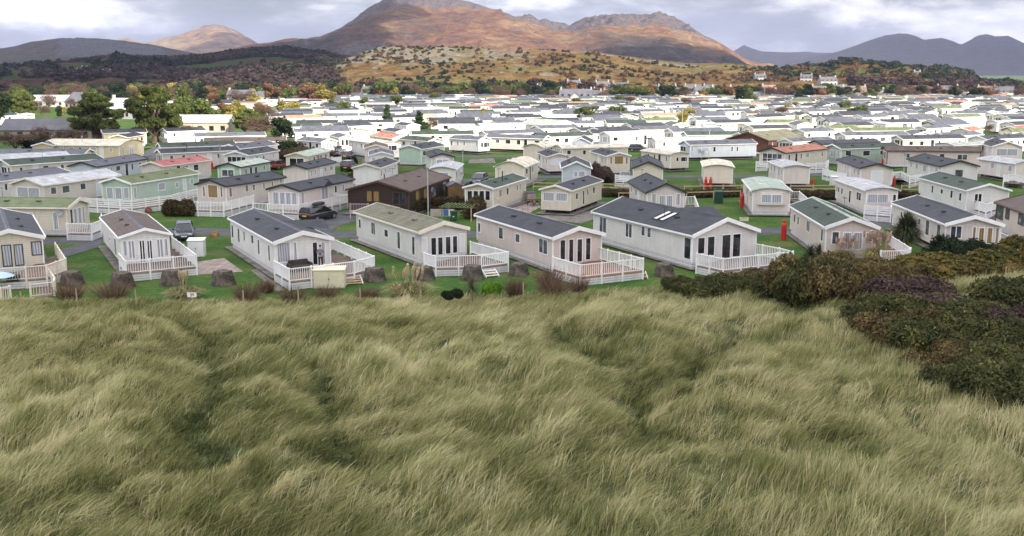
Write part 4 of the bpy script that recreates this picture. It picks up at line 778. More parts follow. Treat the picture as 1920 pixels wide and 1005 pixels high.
dish('cream gabled lodge with mossy brown green roof', -2.3, .1, 2.25); dish('cream lodge with olive green tiled roof behind the left driveway', -2.35, .9, 2.3); dish('white flat roofed caravan behind the brown chalet with red gas bottles', 2.3, 2, 1.9, 1)
dish('long yellow cream caravan with cream roof and a satellite dish', -2.3, 2.0, 1.9)
def flue(label, x, y, h=.8):
    v = by(label); b = MB(); b.tube([(x, y, E+.2), (x, y, E+.45+h)], .07, 8); b.lathe([(.001, 0), (.13, .02), (.001, .14)], 8, (x, y, E+.45+h)); b.build('flue', DTRIM, v['root'])
flue('cream caravan with green grey roof and four square front windows', .9, 5.5, .9); flue('dark brown timber chalet with a low brown roof', -1, 5, .8)
flue('pale caravan with charcoal roof behind the red roofed one', -.9, 5); flue('yellow cream caravan raised on pale piles below the big cypress', .5, 5, .6)

ra = random.Random(9)
for v in VANS[2:]:
    if ra.random() < .5: continue
    k = v['W']*.3*ra.choice((-1, 1)); yy = v['L']*ra.uniform(.15, .85); hh = ra.uniform(1.0, 1.7); z0 = E+.2; b = MB(); b.tube([(k, yy, z0), (k, yy, z0+hh)], .02, 5); b.bar((k-.02, yy-.45, z0+hh-.05), (k+.02, yy+.45, z0+hh-.05), .02, .02)
    for q in range(5): b.bar((k-.16, yy-.4+q*.2, z0+hh-.05), (k+.16, yy-.4+q*.2, z0+hh-.05), .012, .012)
    b.build('aerial', DTRIM, v['root'])
# ---------------------------------------------------------------- the many caravans further back
FT = {}
def far_parts(wl, rf, kind, seed):
    key = (wl, rf, kind, seed)
    if key in FT: return FT[key]
    rr = random.Random(hash((wl, rf, kind, seed)) & 0xffff if False else seed*13+len(wl)*7+len(rf)); L_, W_ = rr.choice([9.8, 10.6, 11.4, 12.2]), 3.9; k = W_/2; rh = .62 if kind == 'gable' else .36
    pf = profile(W_, kind, rh, .15); b = MB(); b.prism([(-k, .35)]+[(x*.93, max(E-.02, E+z-.04)) for x, z in pf]+[(k, .35)], .2, L_-.2); wall = b.mesh('wall', [WALL[wl]])
    b = MB(); b.prism([(x, E+z+.05) for x, z in pf]+[(x, E+z-.04) for x, z in pf][::-1], 0, L_)
    for ya, yb_ in ((-.05, -.003), (L_+.003, L_+.05)):
        if kind == 'gable': b.prism([(-k-.17, E-.1), (-k-.17, E+.09), (0, E+rh+.12), (k+.17, E+.09), (k+.17, E-.1), (0, E+rh-.08)], ya, yb_, 1)
    roof = b.mesh('roof', [ROOF[rf], TRIM if rr.random() < .5 else DTRIM]); wins = []
    for s in (-1, 1):
        y = 1.3
        while y < L_-1.2:
            w = rr.choice([.5, .6, 1.0, 1.3, .8]); tall = w == .8; z0 = .5 if tall else E-1.45; z1 = E-.4
            b = MB(); b.box(min(s*k, s*(k+.04)), max(s*k, s*(k+.04)), y, y+w, z0, z1, 0); b.box(min(s*(k+.035), s*(k+.05)), max(s*(k+.035), s*(k+.05)), y+.08, y+w-.08, z0+.08, z1-.08, 1)
            wins.append(b.mesh('window', [TRIM, GL[rr.choice('ddgc')]])); y += w+rr.uniform(.8, 2.0)
    for x, w in rr.choice([[(-1.2, .6), (-.4, .8), (.4, .8), (1.0, .6)], [(-.9, .9), (0, .9), (.9, .9)], [(-1.25, 2.5)]]):
        x0 = x if w > 2 else x-w/2; b = MB(); b.box(x0, x0+w, .15, .2, 1.15, E-.35, 0); b.box(x0+.07, x0+w-.07, .14, .152, 1.22, E-.42, 1); wins.append(b.mesh('window', [TRIM, GL[rr.choice('dgc')]]))
    FT[key] = (wall, roof, wins, L_, W_); return FT[key]
occ = []
def circles(c, rz, L_): h = np.array((-math.sin(rz), math.cos(rz))); return [c+h*L_*f for f in (.15, .5, .85)]
for v in VANS: occ += circles(v['ctr'], v['rz'], v['L'])
occ += [P(*q) for q in [(185, 262), (289, 268), (727, 243), (785, 245), (1097, 236), (1280, 228), (505, 280), (520, 280), (495, 250), (905, 232), (622, 207), (682, 207), (770, 206), (1520, 240)]]
cells = {}
def free(pts, r=4.4):
    for p in pts:
        i, j = int(p[0]//6), int(p[1]//6)
        for a in (-1, 0, 1):
            for b_ in (-1, 0, 1):
                for q in cells.get((i+a, j+b_), ()):
                    if math.hypot(p[0]-q[0], p[1]-q[1]) < r: return False
    return True
def occupy(pts):
    for p in pts: cells.setdefault((int(p[0]//6), int(p[1]//6)), []).append(p)
occupy(occ)
def uv(x, y, z=0):
    dz = z-HC; dep = y*math.cos(PIT)-dz*math.sin(PIT); up = y*math.sin(PIT)+dz*math.cos(PIT); return 960+FPX*x/dep, 502.5-FPX*up/dep
rr = random.Random(5); FAR = []
y = 205.0; row = 0
while y < 645:
    base = R(78 if row % 3 else 66); hw = .54*y+14; x = -hw+rr.uniform(0, 10)
    while x < hw:
        yy = y+rr.uniform(-2.2, 2.2)+ (x*.05 if x > 0 else 0); u, v_ = uv(x, yy)
        ok = (u > 500 and v_ > 215) or (u > 225 and 196 < v_ <= 215) or (u > 520 and v_ <= 196)
        if v_ < 190 and u < 640: ok = False
        if 225 < u < 500 and rr.random() < .45: ok = False
        st = 12.6+rr.uniform(0, 3.4)
        if rr.random() < .06: ok = False; st = 7
        if ok:
            hd = base+R(rr.uniform(-9, 9)); rz = -hd
            if rr.random() < .14: hd = R(rr.uniform(-25, 20)); rz = -hd; st = 7.5
            wl = rr.choices(['white', 'cream', 'pale', 'grey', 'stone', 'mint', 'blue', 'peach', 'yellow'], [24, 22, 16, 12, 9, 4, 5, 2, 4])[0]
            rf = rr.choices(['slate', 'char', 'light', 'cream', 'lgreen', 'tan', 'orange', 'olive', 'brown', 'green'], [34, 26, 12, 4, 5, 4, 1.2, 4, 4, 5])[0]
            kd = 'bow' if rf in ('light', 'cream', 'lgreen') else 'gable'; sd_ = rr.randint(0, 2); c = np.array((x, yy))
            cc = circles(c, rz, 11)
            if free(cc): occupy(cc); FAR.append((c, rz, wl, rf, kd, sd_, row))
        x += st
    y += 13.0+rr.uniform(-.8, 1.5)+y*.004; row += 1
FAR.sort(key=lambda q: q[0][1]); NI = 300-len(VANS)-2
for c, rz, wl, rf, kd, sd_, row in FAR[:NI]:
    wall, roof, wins, L_, W_ = far_parts(wl, rf, kd, sd_); r = empty('caravan', (c[0], c[1], 0), rz)
    link(bpy.data.objects.new('wall', wall), r); link(bpy.data.objects.new('roof', roof), r)
    for w in wins: link(bpy.data.objects.new('window', w), r)
    tag(r, '?', 'caravan', 'holiday caravans'); r['_'] = f'{WNAME[wl]} caravan with {RNAME[rf]} roof'
    u, v_ = uv(c[0], c[1]); r['_u'] = u; r['_v'] = v_
allm = list(WALL.values())+list(ROOF.values())+[TRIM, DTRIM]+list(GL.values()); mi = {m.name: i for i, m in enumerate(allm)}; big_ = MB()
for c, rz, wl, rf, kd, sd_, row in FAR[NI:]:
    wall, roof, wins, L_, W_ = far_parts(wl, rf, kd, sd_); cs, sn = math.cos(rz), math.sin(rz)
    for me in [wall, roof]+wins:
        o_ = len(big_.v); big_.v += [(c[0]+v.co.x*cs-v.co.y*sn, c[1]+v.co.x*sn+v.co.y*cs, v.co.z) for v in me.vertices]
        for p in me.polygons: big_.f.append(tuple(o_+i for i in p.vertices)); big_.m.append(mi[me.materials[p.material_index].name])
o = big_.build('distant_caravans', allm); tag(o, 'the furthest rows of pale caravans before the village', 'caravans', kind='stuff')
# labels by row and place for the copies: rows read from the photo, nearest first
q = sorted([o for o in C.objects if '_u' in o], key=lambda o: -o['_v']); bins = []
for o in q:
    if not bins or bins[-1][0]-o['_v'] > 3.2: bins.append((o['_v'], []))
    bins[-1][1].append(o)
def ordn(n): return f"{n}{'th' if 10 <= n % 100 <= 20 else {1: 'st', 2: 'nd', 3: 'rd'}.get(n % 10, 'th')}"
for bi, (_, os_) in enumerate(bins):
    for i, o in enumerate(sorted(os_, key=lambda o: o['_u'])):
        o['label'] = f"{o['_']}, {ordn(i+1)} from the left in the {ordn(bi+1)} far row"
        for k_ in ('_', '_u', '_v'): del o[k_]
print('VANS', len(VANS), 'FAR', len(FAR))
# ---------------------------------------------------------------- cars
TYRE = mat('tyre_rubber', (.02, .02, .02), .8, .1); RIM = mat('alloy_rim', (.42, .42, .43), .35, .05, metal=.8); CGL = glassm('car_glass', (.02, .024, .03)); YPL = mat('yellow_plate', (.75, .55, .03), .5, .03); WPL = mat('white_plate', (.78, .78, .76), .5, .03)
HLM = mat('headlight_lens', (.62, .64, .67), .12, .1, spec=.8); TLM = mat('tail_light_lens', (.45, .02, .03), .15, .1, spec=.8); BLK = mat('black_plastic', (.022, .022, .024), .5, .1)
def paint(n, c): m = mat(n, c, .22, .06, .8, spec=.6); m.node_tree.nodes['Principled BSDF'].inputs['Coat Weight'].default_value = .6; return m
def car(label, x, y, hd, pm, kind='hatch', Lc=4.1, Wc=1.78, H=1.48, group=None, z=0.02):
    """hd: compass angle the bonnet points to, 0 = away from the viewer, clockwise"""
    root = empty('parked_car', (x, y, z), -R(hd)); h = Lc/2; w = Wc/2
    # local +Y = forwards
    st = {'hatch': [(-.93, .95, H*.80), (-.78, .99, H), (.12, 1, H), (.50, .96, .98)], 'estate': [(-.97, .95, H*.72), (-.88, .98, H*.98), (.10, 1, H), (.52, .96, 1.0)], 'suv': [(-.96, .96, H*.7), (-.86, .98, H), (.12, 1, H), (.48, .97, 1.08)]}[kind]
    belt = {'hatch': .93, 'estate': .95, 'suv': 1.05}[kind]
    # body : stations along the length with section rings
    secs = [(-1, .30, belt-.10, .88), (-.97, .24, belt-.02, .96), (-.80, .20, belt+.02, 1), (-.3, .18, belt, 1.01), (.3, .18, belt-.02, 1.01), (.52, .19, belt-.02, 1), (.74, .20, belt-.10, .97), (.93, .24, belt-.22, .92), (1, .32, belt-.36, .80)]
    V = []; F = []
    ring = lambda q, a, b_, k: [(-w*k*.94, q*h, a), (-w*k, q*h, a+(b_-a)*.35), (-w*k*.99, q*h, a+(b_-a)*.75), (-w*k*.90, q*h, b_), (0, q*h, b_+.035), (w*k*.90, q*h, b_), (w*k*.99, q*h, a+(b_-a)*.75), (w*k, q*h, a+(b_-a)*.35), (w*k*.94, q*h, a)]
    b = MB(); n = 9
    for s in secs: b.v += ring(*s)
    for i in range(len(secs)-1):
        for k in range(n):
            b.f.append((i*n+k, i*n+(k+1) % n, (i+1)*n+(k+1) % n, (i+1)*n+k)); b.m.append(0)
    b.f += [tuple(range(n))[::-1], tuple((len(secs)-1)*n+k for k in range(n))]; b.m += [0, 0]
    body = b.build('body', pm, root, smooth=True); sb = body.modifiers.new('s', 'SUBSURF'); sb.levels = 1; sb.render_levels = 2
    # greenhouse
    b = MB(); y0, y1, y2, y3 = [s[0]*h for s in st]; t = w*.70; bt = w*.90; b.v = [(-bt, y0, belt-.02), (bt, y0, belt-.02), (-t, y1, H-.03), (t, y1, H-.03), (-t, y2, H-.03), (t, y2, H-.03), (-bt*.96, y3, belt-.03), (bt*.96, y3, belt-.03)]
    b.f = [(0, 1, 3, 2), (4, 5, 7, 6), (0, 2, 4, 6), (1, 7, 5, 3), (2, 3, 5, 4), (0, 6, 7, 1)]; b.m = [0]*6; b.build('windows', CGL, root, bevel=.05)
    b = MB(); b.box(-t-.02, t+.02, y1-.03, y2+.03, H-.035, H+.0); ro = b.build('roof', pm, root, bevel=.02)
    for s in (-1, 1):
        for (a, c) in (((s*bt, y0, belt), (s*t, y1, H-.02)), ((s*bt*.96, y3, belt), (s*t, y2, H-.02)), ((s*(bt+.005), y0*.28+y2*.30, belt), (s*(t+.012), y0*.28+y2*.30, H-.02))):
            q = MB(); q.bar(a, c, .07, .05); q.build('pillar', pm, ro)
        m = MB(); m.box(s*w*1.0-.02 if s > 0 else s*w-.16, s*w+.16 if s > 0 else s*w+.02, y3*.72-.06, y3*.72+.06, belt, belt+.16); m.build('mirror', pm, root, bevel=.03)
        for yy in (-h*.60, h*.62):
            q = MB(); q.tube([(s*(w-.2), yy, .32), (s*(w+.02), yy, .32)], .33, 20); wh = q.build('wheel', TYRE, root)
            q = MB(); q.tube([(s*(w+.021), yy, .32), (s*(w+.03), yy, .32)], .21, 12); q.build('rim', RIM, wh)
        q = MB(); q.box(s*w*.62-.17, s*w*.62+.17, h*.90, h*.965, belt-.38, belt-.24); q.build('headlight', HLM, root, bevel=.02)
        q = MB(); q.box(s*w*.72-.17, s*w*.72+.17, -h*1.005, -h*.93, belt-.26, belt-.08); q.build('tail_light', TLM, root, bevel=.02)
    q = MB(); q.box(-.26, .26, h*1.0, h*1.008, .42, .53); q.build('number_plate', WPL, root)
    q = MB(); q.box(-.26, .26, -h*1.018, -h*1.0, .60, .72); q.build('number_plate', YPL, root)
    q = MB(); q.box(-.48, .48, h*.985, h*1.003, .30, .41); q.build('grille', BLK, root)
    tag(root, label, 'car', group or 'cars parked in the holiday park'); return root
PT = dict(navy=paint('navy_paint', (.035, .042, .065)), black=paint('black_paint', (.014, .014, .016)), red=paint('red_paint', (.22, .015, .015)), white=paint('white_paint', (.72, .72, .72)), silver=paint('silver_paint', (.45, .46, .48)), dark=paint('dark_grey_paint', (.05, .052, .058)))
def at_px(u, v): p = P(u, v); return p[0], p[1]
car('dark navy hatchback facing the viewer beside the white lodge', *at_px(346, 447), 163, PT['navy'])
car('black estate car seen from behind with a roof box on top', *at_px(598, 412), 28, PT['black'], 'estate', 4.7, 1.85, 1.5)
car('dark red car with tail lights beside the green gabled caravan', *at_px(524, 317), 28, PT['red'])
car('black car with yellow rear plate right of the pale green roofed caravan', *at_px(655, 320), 8, PT['black'], 'suv', 4.5, 1.85, 1.7)
car('dark grey car parked directly beyond the black one', *at_px(652, 298), 6, PT['dark'])
car('dark van like car beside white railings beyond the hedge', *at_px(634, 291), 20, PT['navy'], 'suv', 4.6, 1.9, 1.8)
car('white sports utility car parked side on beside the green grey caravan', *at_px(777, 294), 95, PT['white'], 'suv', 4.4, 1.85, 1.7)
car('dark blue car facing the viewer on the lane by the roof flue', *at_px(898, 345), 195, PT['navy'])
car('silver car facing the viewer beside the bowed cream caravan', *at_px(996, 325), 165, PT['silver'], 'suv', 4.3, 1.8, 1.6)
car('dark car half hidden behind the white board fence', *at_px(1172, 342), 190, PT['silver'])
car('dark car behind the white caravan deck at the middle right', *at_px(1197, 284), 100, PT['dark'])
# roof box on the estate
p = at_px(598, 412); rb = empty('roof_box', (p[0], p[1], 1.56), -R(28))
b = MB(); b.lathe([(.02, .36), (.30, .36), (.39, .28), (.42, .14), (.38, .03), (.02, .02)][::-1], 20, sy=2.35); bx = b.build('lid', BLK, rb, smooth=True)
for s in (-.45, .45): b = MB(); b.box(-.7, .7, s-.03, s+.03, -.035, .03); b.build('roof_bar', RIM, rb)
tag(rb, 'glossy black roof box strapped on the black estate car', 'roof box')

# ---------------------------------------------------------------- concrete blocks
CONC = mat('lichened_concrete', (.10, .082, .065), .95, .6, 2.2, bump=1, bscale=5)
for i, (u, v, s, lb) in enumerate([(136, 534, 1.0, 'weathered concrete block right of the cream lodge deck'), (230, 538, 1.05, 'concrete block behind brown twigs, left of the white deck'), (324, 533, 1.05, 'concrete block behind the left pampas tuft'), (419, 534, 1.05, 'dark sided concrete block beside the paved slab'), (703, 527, 1.0, 'concrete block right of the steps by the cream box'),
        (795, 525, 1.0, 'concrete block at the mossy lodge corner, left of its deck'), (886, 524, 1.05, 'concrete block in front of the mossy lodge deck'), (973, 516, .95, 'concrete block between the mossy lodge and the beige lodge'), (1245, 517, .95, 'darkest squat concrete block before the widest lodge')]):
    import bmesh
    bm = bmesh.new(); bmesh.ops.create_cube(bm, size=2); bmesh.ops.subdivide_edges(bm, edges=bm.edges[:], cuts=7, use_grid_fill=True); x, y = at_px(u, v); r_ = random.Random(i); s *= .70
    for q in bm.verts:
        zt = (q.co.z+1)/2; k = 1-.30*zt; n = .035*fbm(np.array([q.co.x*2.3+i*5]), np.array([q.co.y*2.3+q.co.z*1.9]), 4, i)[0]; e = 1-.05*max(abs(q.co.x*q.co.y), 0)**8
        q.co = Vector((q.co.x*k*s*e*(1+n), q.co.y*k*s*e*(1+n), zt*1.55*s*(1+n)-.06))
    me = bpy.data.meshes.new('concrete_block'); bm.to_mesh(me); bm.free(); me.materials.append(CONC)
    o = link(bpy.data.objects.new('concrete_block', me)); o.location = (x, y, 0); o.rotation_euler = (0, 0, R(-28+r_.uniform(-12, 12))); tag(o, lb, 'concrete block', 'concrete blocks along the park edge')

# ---------------------------------------------------------------- storage, bins, bottles
def shed(label, u, v, rz, w, d, h, m, name='storage_box', cat='storage box', gable=False, roof=None):
    x, y = at_px(u, v); root = empty(name, (x, y, 0), R(rz)); b = MB(); b.box(-w/2, w/2, -d/2, d/2, 0, h); b.build('body', m, root, bevel=.02)
    if gable:
        b = MB(); b.prism([(-w/2-.1, h-.03), (0, h+.38), (w/2+.1, h-.03), (w/2+.1, h+.04), (0, h+.46), (-w/2-.1, h+.04)], -d/2-.1, d/2+.1); b.build('roof', roof, root)
        b = MB(); b.prism([(-w/2, h-.03), (w/2, h-.03), (0, h+.37)], -d/2, d/2); b.build('gable', m, root)
    else:
        b = MB(); b.prism([(-d/2-.06, h+.02), (d/2+.06, h+.14), (d/2+.06, h+.20), (-d/2-.06, h+.08)], -w/2-.06, w/2+.06, axis='x'); b.build('lid', roof or m, root, bevel=.015)
    for s in (-1, 1):
        b = MB(); b.box(s*w/4-w/4+.04+(.0 if s < 0 else .0), s*w/4+w/4-.04, -d/2-.025, -d/2-.002, .08, h-.12); dr = b.build('door', m, root)
    b = MB(); b.box(-.03, .03, -d/2-.06, -d/2-.024, h*.5, h*.5+.1); b.build('handle', DTRIM, root); tag(root, label, cat); return root
CBOX = mat('cream_plastic', (.66, .60, .44), .5, .05, 2, dirt=.1); WBOX = mat('white_plastic', (.76, .76, .76), .45, .04, 2, dirt=.1); SHW = mat('brown_shed_boards', (.20, .115, .05), .8, .2, 1, lines=('z', .14, .1, .6)); PBX = mat('pinkish_box', (.42, .33, .28), .7, .1, 2)
shed('cream two door storage box in front of the person on the deck', 619, 538, 3, 2.25, 1.1, 1.3, CBOX)
shed('white cabinet with a round dial beside the white deck', 370, 480, 5, 1.35, .9, 1.35, WBOX)
shed('brown timber garden shed with grey gabled roof beside the chalet', 852, 380, 12, 1.9, 2.2, 2.1, SHW, 'garden_shed', 'shed', True, ROOF['slate'])
shed('small pinkish storage box beside the picnic table', 994, 378, 25, 1.1, .8, 1.05, PBX, roof=ROOF['slate'])
shed('dark green utility cabinet on the lawn below the timber fence', 1347, 381, 3, .95, .7, 1.35, mat('dark_green_metal', (.012, .06, .045), .45, .1), 'utility_cabinet', 'cabinet')
shed('white storage box under the pink gabled caravan fence', 1563, 347, 5, .9, .8, 1.1, WBOX)
BINM = mat('green_bin_plastic', (.02, .075, .035), .5, .1)
x, y = at_px(851, 414); root = empty('wheelie_bin', (x, y, 0), R(15)); b = MB(); b.v = [(-.26, -.3, .08), (.26, -.3, .08), (.26, .3, .08), (-.26, .3, .08), (-.34, -.40, 1.0), (.34, -.40, 1.0), (.34, .36, 1.0), (-.34, .36, 1.0)]; b.f = [(0, 1, 5, 4), (1, 2, 6, 5), (2, 3, 7, 6), (3, 0, 4, 7), (0, 3, 2, 1), (4, 5, 6, 7)]; b.m = [0]*6; b.build('body', BINM, root, bevel=.03)
b = MB(); b.box(-.36, .36, -.43, .38, 1.0, 1.07); b.build('lid', BINM, root, bevel=.02)
for s in (-1, 1): b = MB(); b.tube([(s*.22, .33, .12), (s*.31, .33, .12)], .12, 12); b.build('wheel', TYRE, root)
b = MB(); b.box(-.2, -.02, -.352, -.347, .45, .8); b.build('sticker', WPL, root); tag(root, 'dark green wheelie bin with a white sticker beside the pergola', 'bin')
REDM = mat('red_bottle_paint', (.50, .022, .015), .4, .12, 2, spec=.5)
def bottle_mesh():
    b = MB(); b.lathe([(.001, 0), (.17, 0), (.185, .04), (.185, 1.0), (.16, 1.1), (.09, 1.17), (.075, 1.2), (.11, 1.2), (.11, 1.34), (.001, 1.34)], 16); return b.mesh('gas_bottle', [REDM])
BTM = bottle_mesh()
for lb, u, v, s in [('left of two red gas bottles before the blank cream caravan', 1323, 353, 1.15), ('right of two red gas bottles before the blank cream caravan', 1332, 353, 1.15), ('tall orange red gas bottle left of the bay windowed caravan', 1391, 390, 1.35), ('large red gas bottle at the back corner of the dark green roofed lodge', 1469, 450, 1.4),
        ('red gas bottle behind the white caravan corner near the dark blue car', 862, 343, 1.1), ('red gas bottle leaning on the same corner, slightly right', 865, 342, 1.0), ('red gas bottle at the blank ended pink caravan', 1523, 351, 1.0), ('red gas bottle right of the pink gabled caravan', 1676, 350, 1.1), ('red gas bottle left of the grey corner porch caravan', 1724, 372, 1.1),
        ('left red gas bottle below the blue grey caravan', 235, 331, 1.0), ('right red gas bottle below the blue grey caravan', 241, 331, 1.0), ('red gas bottle between the mint and the long beige caravan', 1654, 312, 1.0), ('red gas bottle beside the raised white caravan', 927, 279, 1.0), ('left red gas bottle behind the silver car', 981, 301, 1.0), ('right red gas bottle behind the silver car', 987, 301, 1.0),
        ('red gas bottle beside the narrow pale lodge', 1208, 392, 1.3), ('red gas bottle at the end of the rose red roofed caravan', 398, 318, 1.0), ('red gas bottle behind the dark navy shed corner', 1729, 368, 1.0)]:
    o = link(bpy.data.objects.new('gas_bottle', BTM)); x, y = at_px(u, v); o.location = (x, y, 0); o.scale = (s, s, s); tag(o, lb, 'gas bottle', 'red gas bottles')
# boulders
BOUL = mat('ochre_boulder', (.26, .15, .055), .9, .35, 2, bump=.8, bscale=6); BALL = mat('terracotta', (.22, .09, .055), .9, .3, 3, bump=.6, bscale=9)
def boulder(label, u, v, sx, sy, sz, m, seed, name='boulder', cat='boulder'):
    bm = bmesh.new(); bmesh.ops.create_icosphere(bm, subdivisions=3, radius=1)
    for q in bm.verts: n = 1+.35*fbm(np.array([q.co.x*1.4+seed]), np.array([q.co.y*1.4+q.co.z]), 4, seed)[0]; q.co = Vector((q.co.x*sx*n, q.co.y*sy*n, max(-.25, q.co.z)*sz*n))
    me = bpy.data.meshes.new(name); bm.to_mesh(me); bm.free(); me.materials.append(m); o = link(bpy.data.objects.new(name, me)); x, y = at_px(u, v); o.location = (x, y, sz*.2); tag(o, label, cat)
boulder('rounded ochre boulder on the lawn right of the navy hatchback', 402, 444, .42, .36, .42, BOUL, 3); boulder('round brown stone by the white fence behind the navy hatchback', 279, 399, .4, .4, .6, BALL, 5); boulder('small brown boulder by the widest lodge roof corner', 1403, 438, .3, .3, .3, BALL, 8)
b = MB(); b.box(-.42, .42, -.25, .25, 0, .36); b.box(-.34, .34, -.17, .17, .362, .365, 1); o = b.build('planter', [mat('pale_stone_planter', (.60, .56, .42), .8, .15, 3), DSOIL]); x, y = at_px(1395, 414); o.location = (x, y, 0); tag(o, 'pale stone trough on the lawn below the bay windowed caravan', 'planter')
# picnic table
x, y = at_px(1003, 385); root = empty('picnic_table', (x, y, 0), R(35)); TB = mat('dark_table_timber', (.07, .045, .03), .8, .2)
b = MB()
b.box(-.85, .85, -.37, .37, .70, .75); b.build('tabletop', TB, root)
for s in (-1, 1): b = MB(); b.box(-.85, .85, s*.72-.13, s*.72+.13, .42, .46); b.build('bench', TB, root)
for s in (-1, 1):
    for t_ in (-1, 1): b = MB(); b.bar((s*.6, t_*.25, .70), (s*.6, t_*.75, 0), .06, .08); b.build('leg', TB, root)
    b = MB(); b.box(s*.6-.03, s*.6+.03, -.8, .8, .34, .42); b.build('stretcher', TB, root)
tag(root, 'dark timber picnic table on the pink paving', 'table')
# lamp posts
GALV = mat('galvanised_steel', (.42, .43, .45), .5, .08, 2)
def lamp(label, u, v, h):
    x, y = at_px(u, v); root = empty('street_lamp', (x, y, 0)); b = MB(); b.tube([(0, 0, 0), (0, 0, .9), (0, 0, h)], [.075, .07, .05], 10); b.build('pole', GALV, root)
    b = MB(); b.lathe([(.001, -.02), (.09, 0), (.17, .20), (.19, .24)], 14, (0, 0, h)); b.build('lamp_shade', GL['c'], root)
    b = MB(); b.lathe([(.21, .24), (.17, .33), (.001, .37)], 14, (0, 0, h)); b.build('cap', mat('blue_cap', (.12, .16, .28), .4), root); tag(root, label, 'street lamp', 'park lamp posts')
lamp('galvanised lamp post in front of the brown chalet', 803, 406, 5.0); lamp('lamp post at the far left before the white caravan', 8, 374, 4.0)
for u, v, h, lb in [(415, 330, 4.5, 'thin lamp post behind the red roofed caravan'), (1329, 290, 4.5, 'lamp post before the blue grey caravan'), (1279, 240, 5.5, 'lamp post under the small yellow tree'), (1433, 190, 7, 'pale post right of the tall dark village tree'), (868, 330, 3.6, 'thin post beside the dark blue car'), (1693, 345, 4, 'post right of the pink gabled caravan'), (157, 300, 4, 'thin post above the long grey roofed caravan')]: lamp(lb, u, v, h)
# noticeboard and blue signs
def sign(label, u, v, w, h, zb_, m, posts=2, name='sign', rz=0, extra=None):
    x, y = at_px(u, v); root = empty(name, (x, y, 0), R(rz)); b = MB(); b.box(-w/2, w/2, -.02, .02, zb_, zb_+h); b.build('panel', m, root)
    for s in ([-1, 1] if posts == 2 else [0]): b = MB(); b.box(s*w*.42-.04, s*w*.42+.04, .022, .09, 0, zb_+h*.95); b.build('post', TIMB, root)
    for e in (extra or []): b = MB(); b.box(e[0], e[1], -.027, -.021, e[2], e[3]); b.build('notice', e[4], root)
    tag(root, label, 'sign'); return root
BLUE = mat('blue_sign_paint', (.07, .17, .48), .5, .05); WSG = mat('white_sign', (.78, .78, .78), .5, .04); GSG = mat('pinkish_board', (.42, .36, .33), .8, .15); YSG = mat('yellow_notice', (.75, .70, .12), .5)
sign('small white notice on a post at the dune edge', 361, 574, .62, .32, .62, WSG, 1, extra=[(-.10, .0, .66, .90, GSG), (.0, .16, .72, .90, mat('pinkish_notice', (.5, .35, .33), .6))])
sign('pinkish board with blue and white notices inside the pergola corner', 830, 410, 2.6, .8, .25, GSG, 2, extra=[(.1, .6, .32, 1.0, BLUE), (.65, 1.2, .32, 1.0, WSG)])
def stripes(w, z0, n, m): return [(-w/2+.08, w/2-.1-.12*(i % 2), z0+i*.14, z0+i*.14+.07, m) for i in range(n)]
sign('blue and white striped direction sign before the blue grey caravan', 1322, 301, 1.5, .62, 1.7, WSG, 2, extra=stripes(1.5, 1.76, 4, BLUE)+[(.1, .5, 1.35, 1.66, YSG)])
sign('pale blue sign behind the raised white caravan', 950, 262, 1.5, .6, 1.6, WSG, 2, extra=stripes(1.5, 1.68, 3, BLUE))
# pergola
x, y = at_px(862, 412); root = empty('pergola', (x, y, 0), R(-12)); PG = mat('green_stained_timber', (.17, .22, .08), .85, .2)
for sx in (-1, 1):
    for sy in (-1, 1): b = MB(); b.box(sx*1.6-.05, sx*1.6+.05, sy*1.3-.05, sy*1.3+.05, 0, 1.45); b.build('post', TIMB if sx > 0 and sy < 0 else PG, root)
    b = MB(); b.box(-1.9, 1.9, sx*1.3-.04, sx*1.3+.04, 1.455, 1.56); b.build('beam', PG, root)
for i in range(9): b = MB(); xx = -1.6+i*.4; b.bar((xx, -1.5, 1.60), (xx, 1.5, 1.60), .05, .08); b.build('slat', PG, root)
tag(root, 'low green slatted pergola beside the clipped brown hedge', 'pergola')
# barbecue and parasol on the far left
x, y = at_px(27, 541); root = empty('barbecue', (x, y, 0), R(10)); b = MB(); b.box(-.42, .42, -.28, .28, .55, .78); b.build('firebox', BLK, root, bevel=.03)
b = MB(); b.prism([(-.28, .785), (.28, .785), (.22, .98), (.0, 1.08), (-.22, .98)], -.42, .42, axis='x'); b.build('lid', BLK, root)
for sx in (-1, 1):
    for sy in (-1, 1): b = MB(); b.box(sx*.36-.025, sx*.36+.025, sy*.22-.025, sy*.22+.025, 0, .55); b.build('leg', BLK, root)
b = MB(); b.box(-.36, .36, -.22, .22, .16, .19); b.build('shelf', BLK, root); tag(root, 'black barbecue with lid below the cream deck', 'barbecue')
x, y = at_px(4, 545); root = empty('parasol', (x, y, 0)); b = MB(); b.tube([(0, 0, 0), (0, 0, 1.45)], .025, 8); b.build('pole', RIM, root); b = MB(); b.lathe([(.95, .0), (.93, .03), (.5, .24), (.001, .36)], 8, (0, 0, 1.05)); b.lathe([(.94, -.005), (.5, .2), (.001, .32)], 8, (0, 0, 1.05)); b.build('canopy', mat('pale_blue_canvas', (.42, .55, .72), .8, .05), root); tag(root, 'low pale blue parasol beside the barbecue', 'parasol')
deck('short cream picket fence at the lower left corner', [(-60, 735), (2, 720), (72, 706)], k=1, rail=CTRIM, zr=1.0, zf=.02, sk=False, dname='picket_fence')
deck('cream picket rail round the steps below the cream deck', [(225, 690), (400, 672), (408, 640), (350, 560)], k=1, rail=CTRIM, zr=1.05, zf=.05, sk=False, dname='picket_fence')
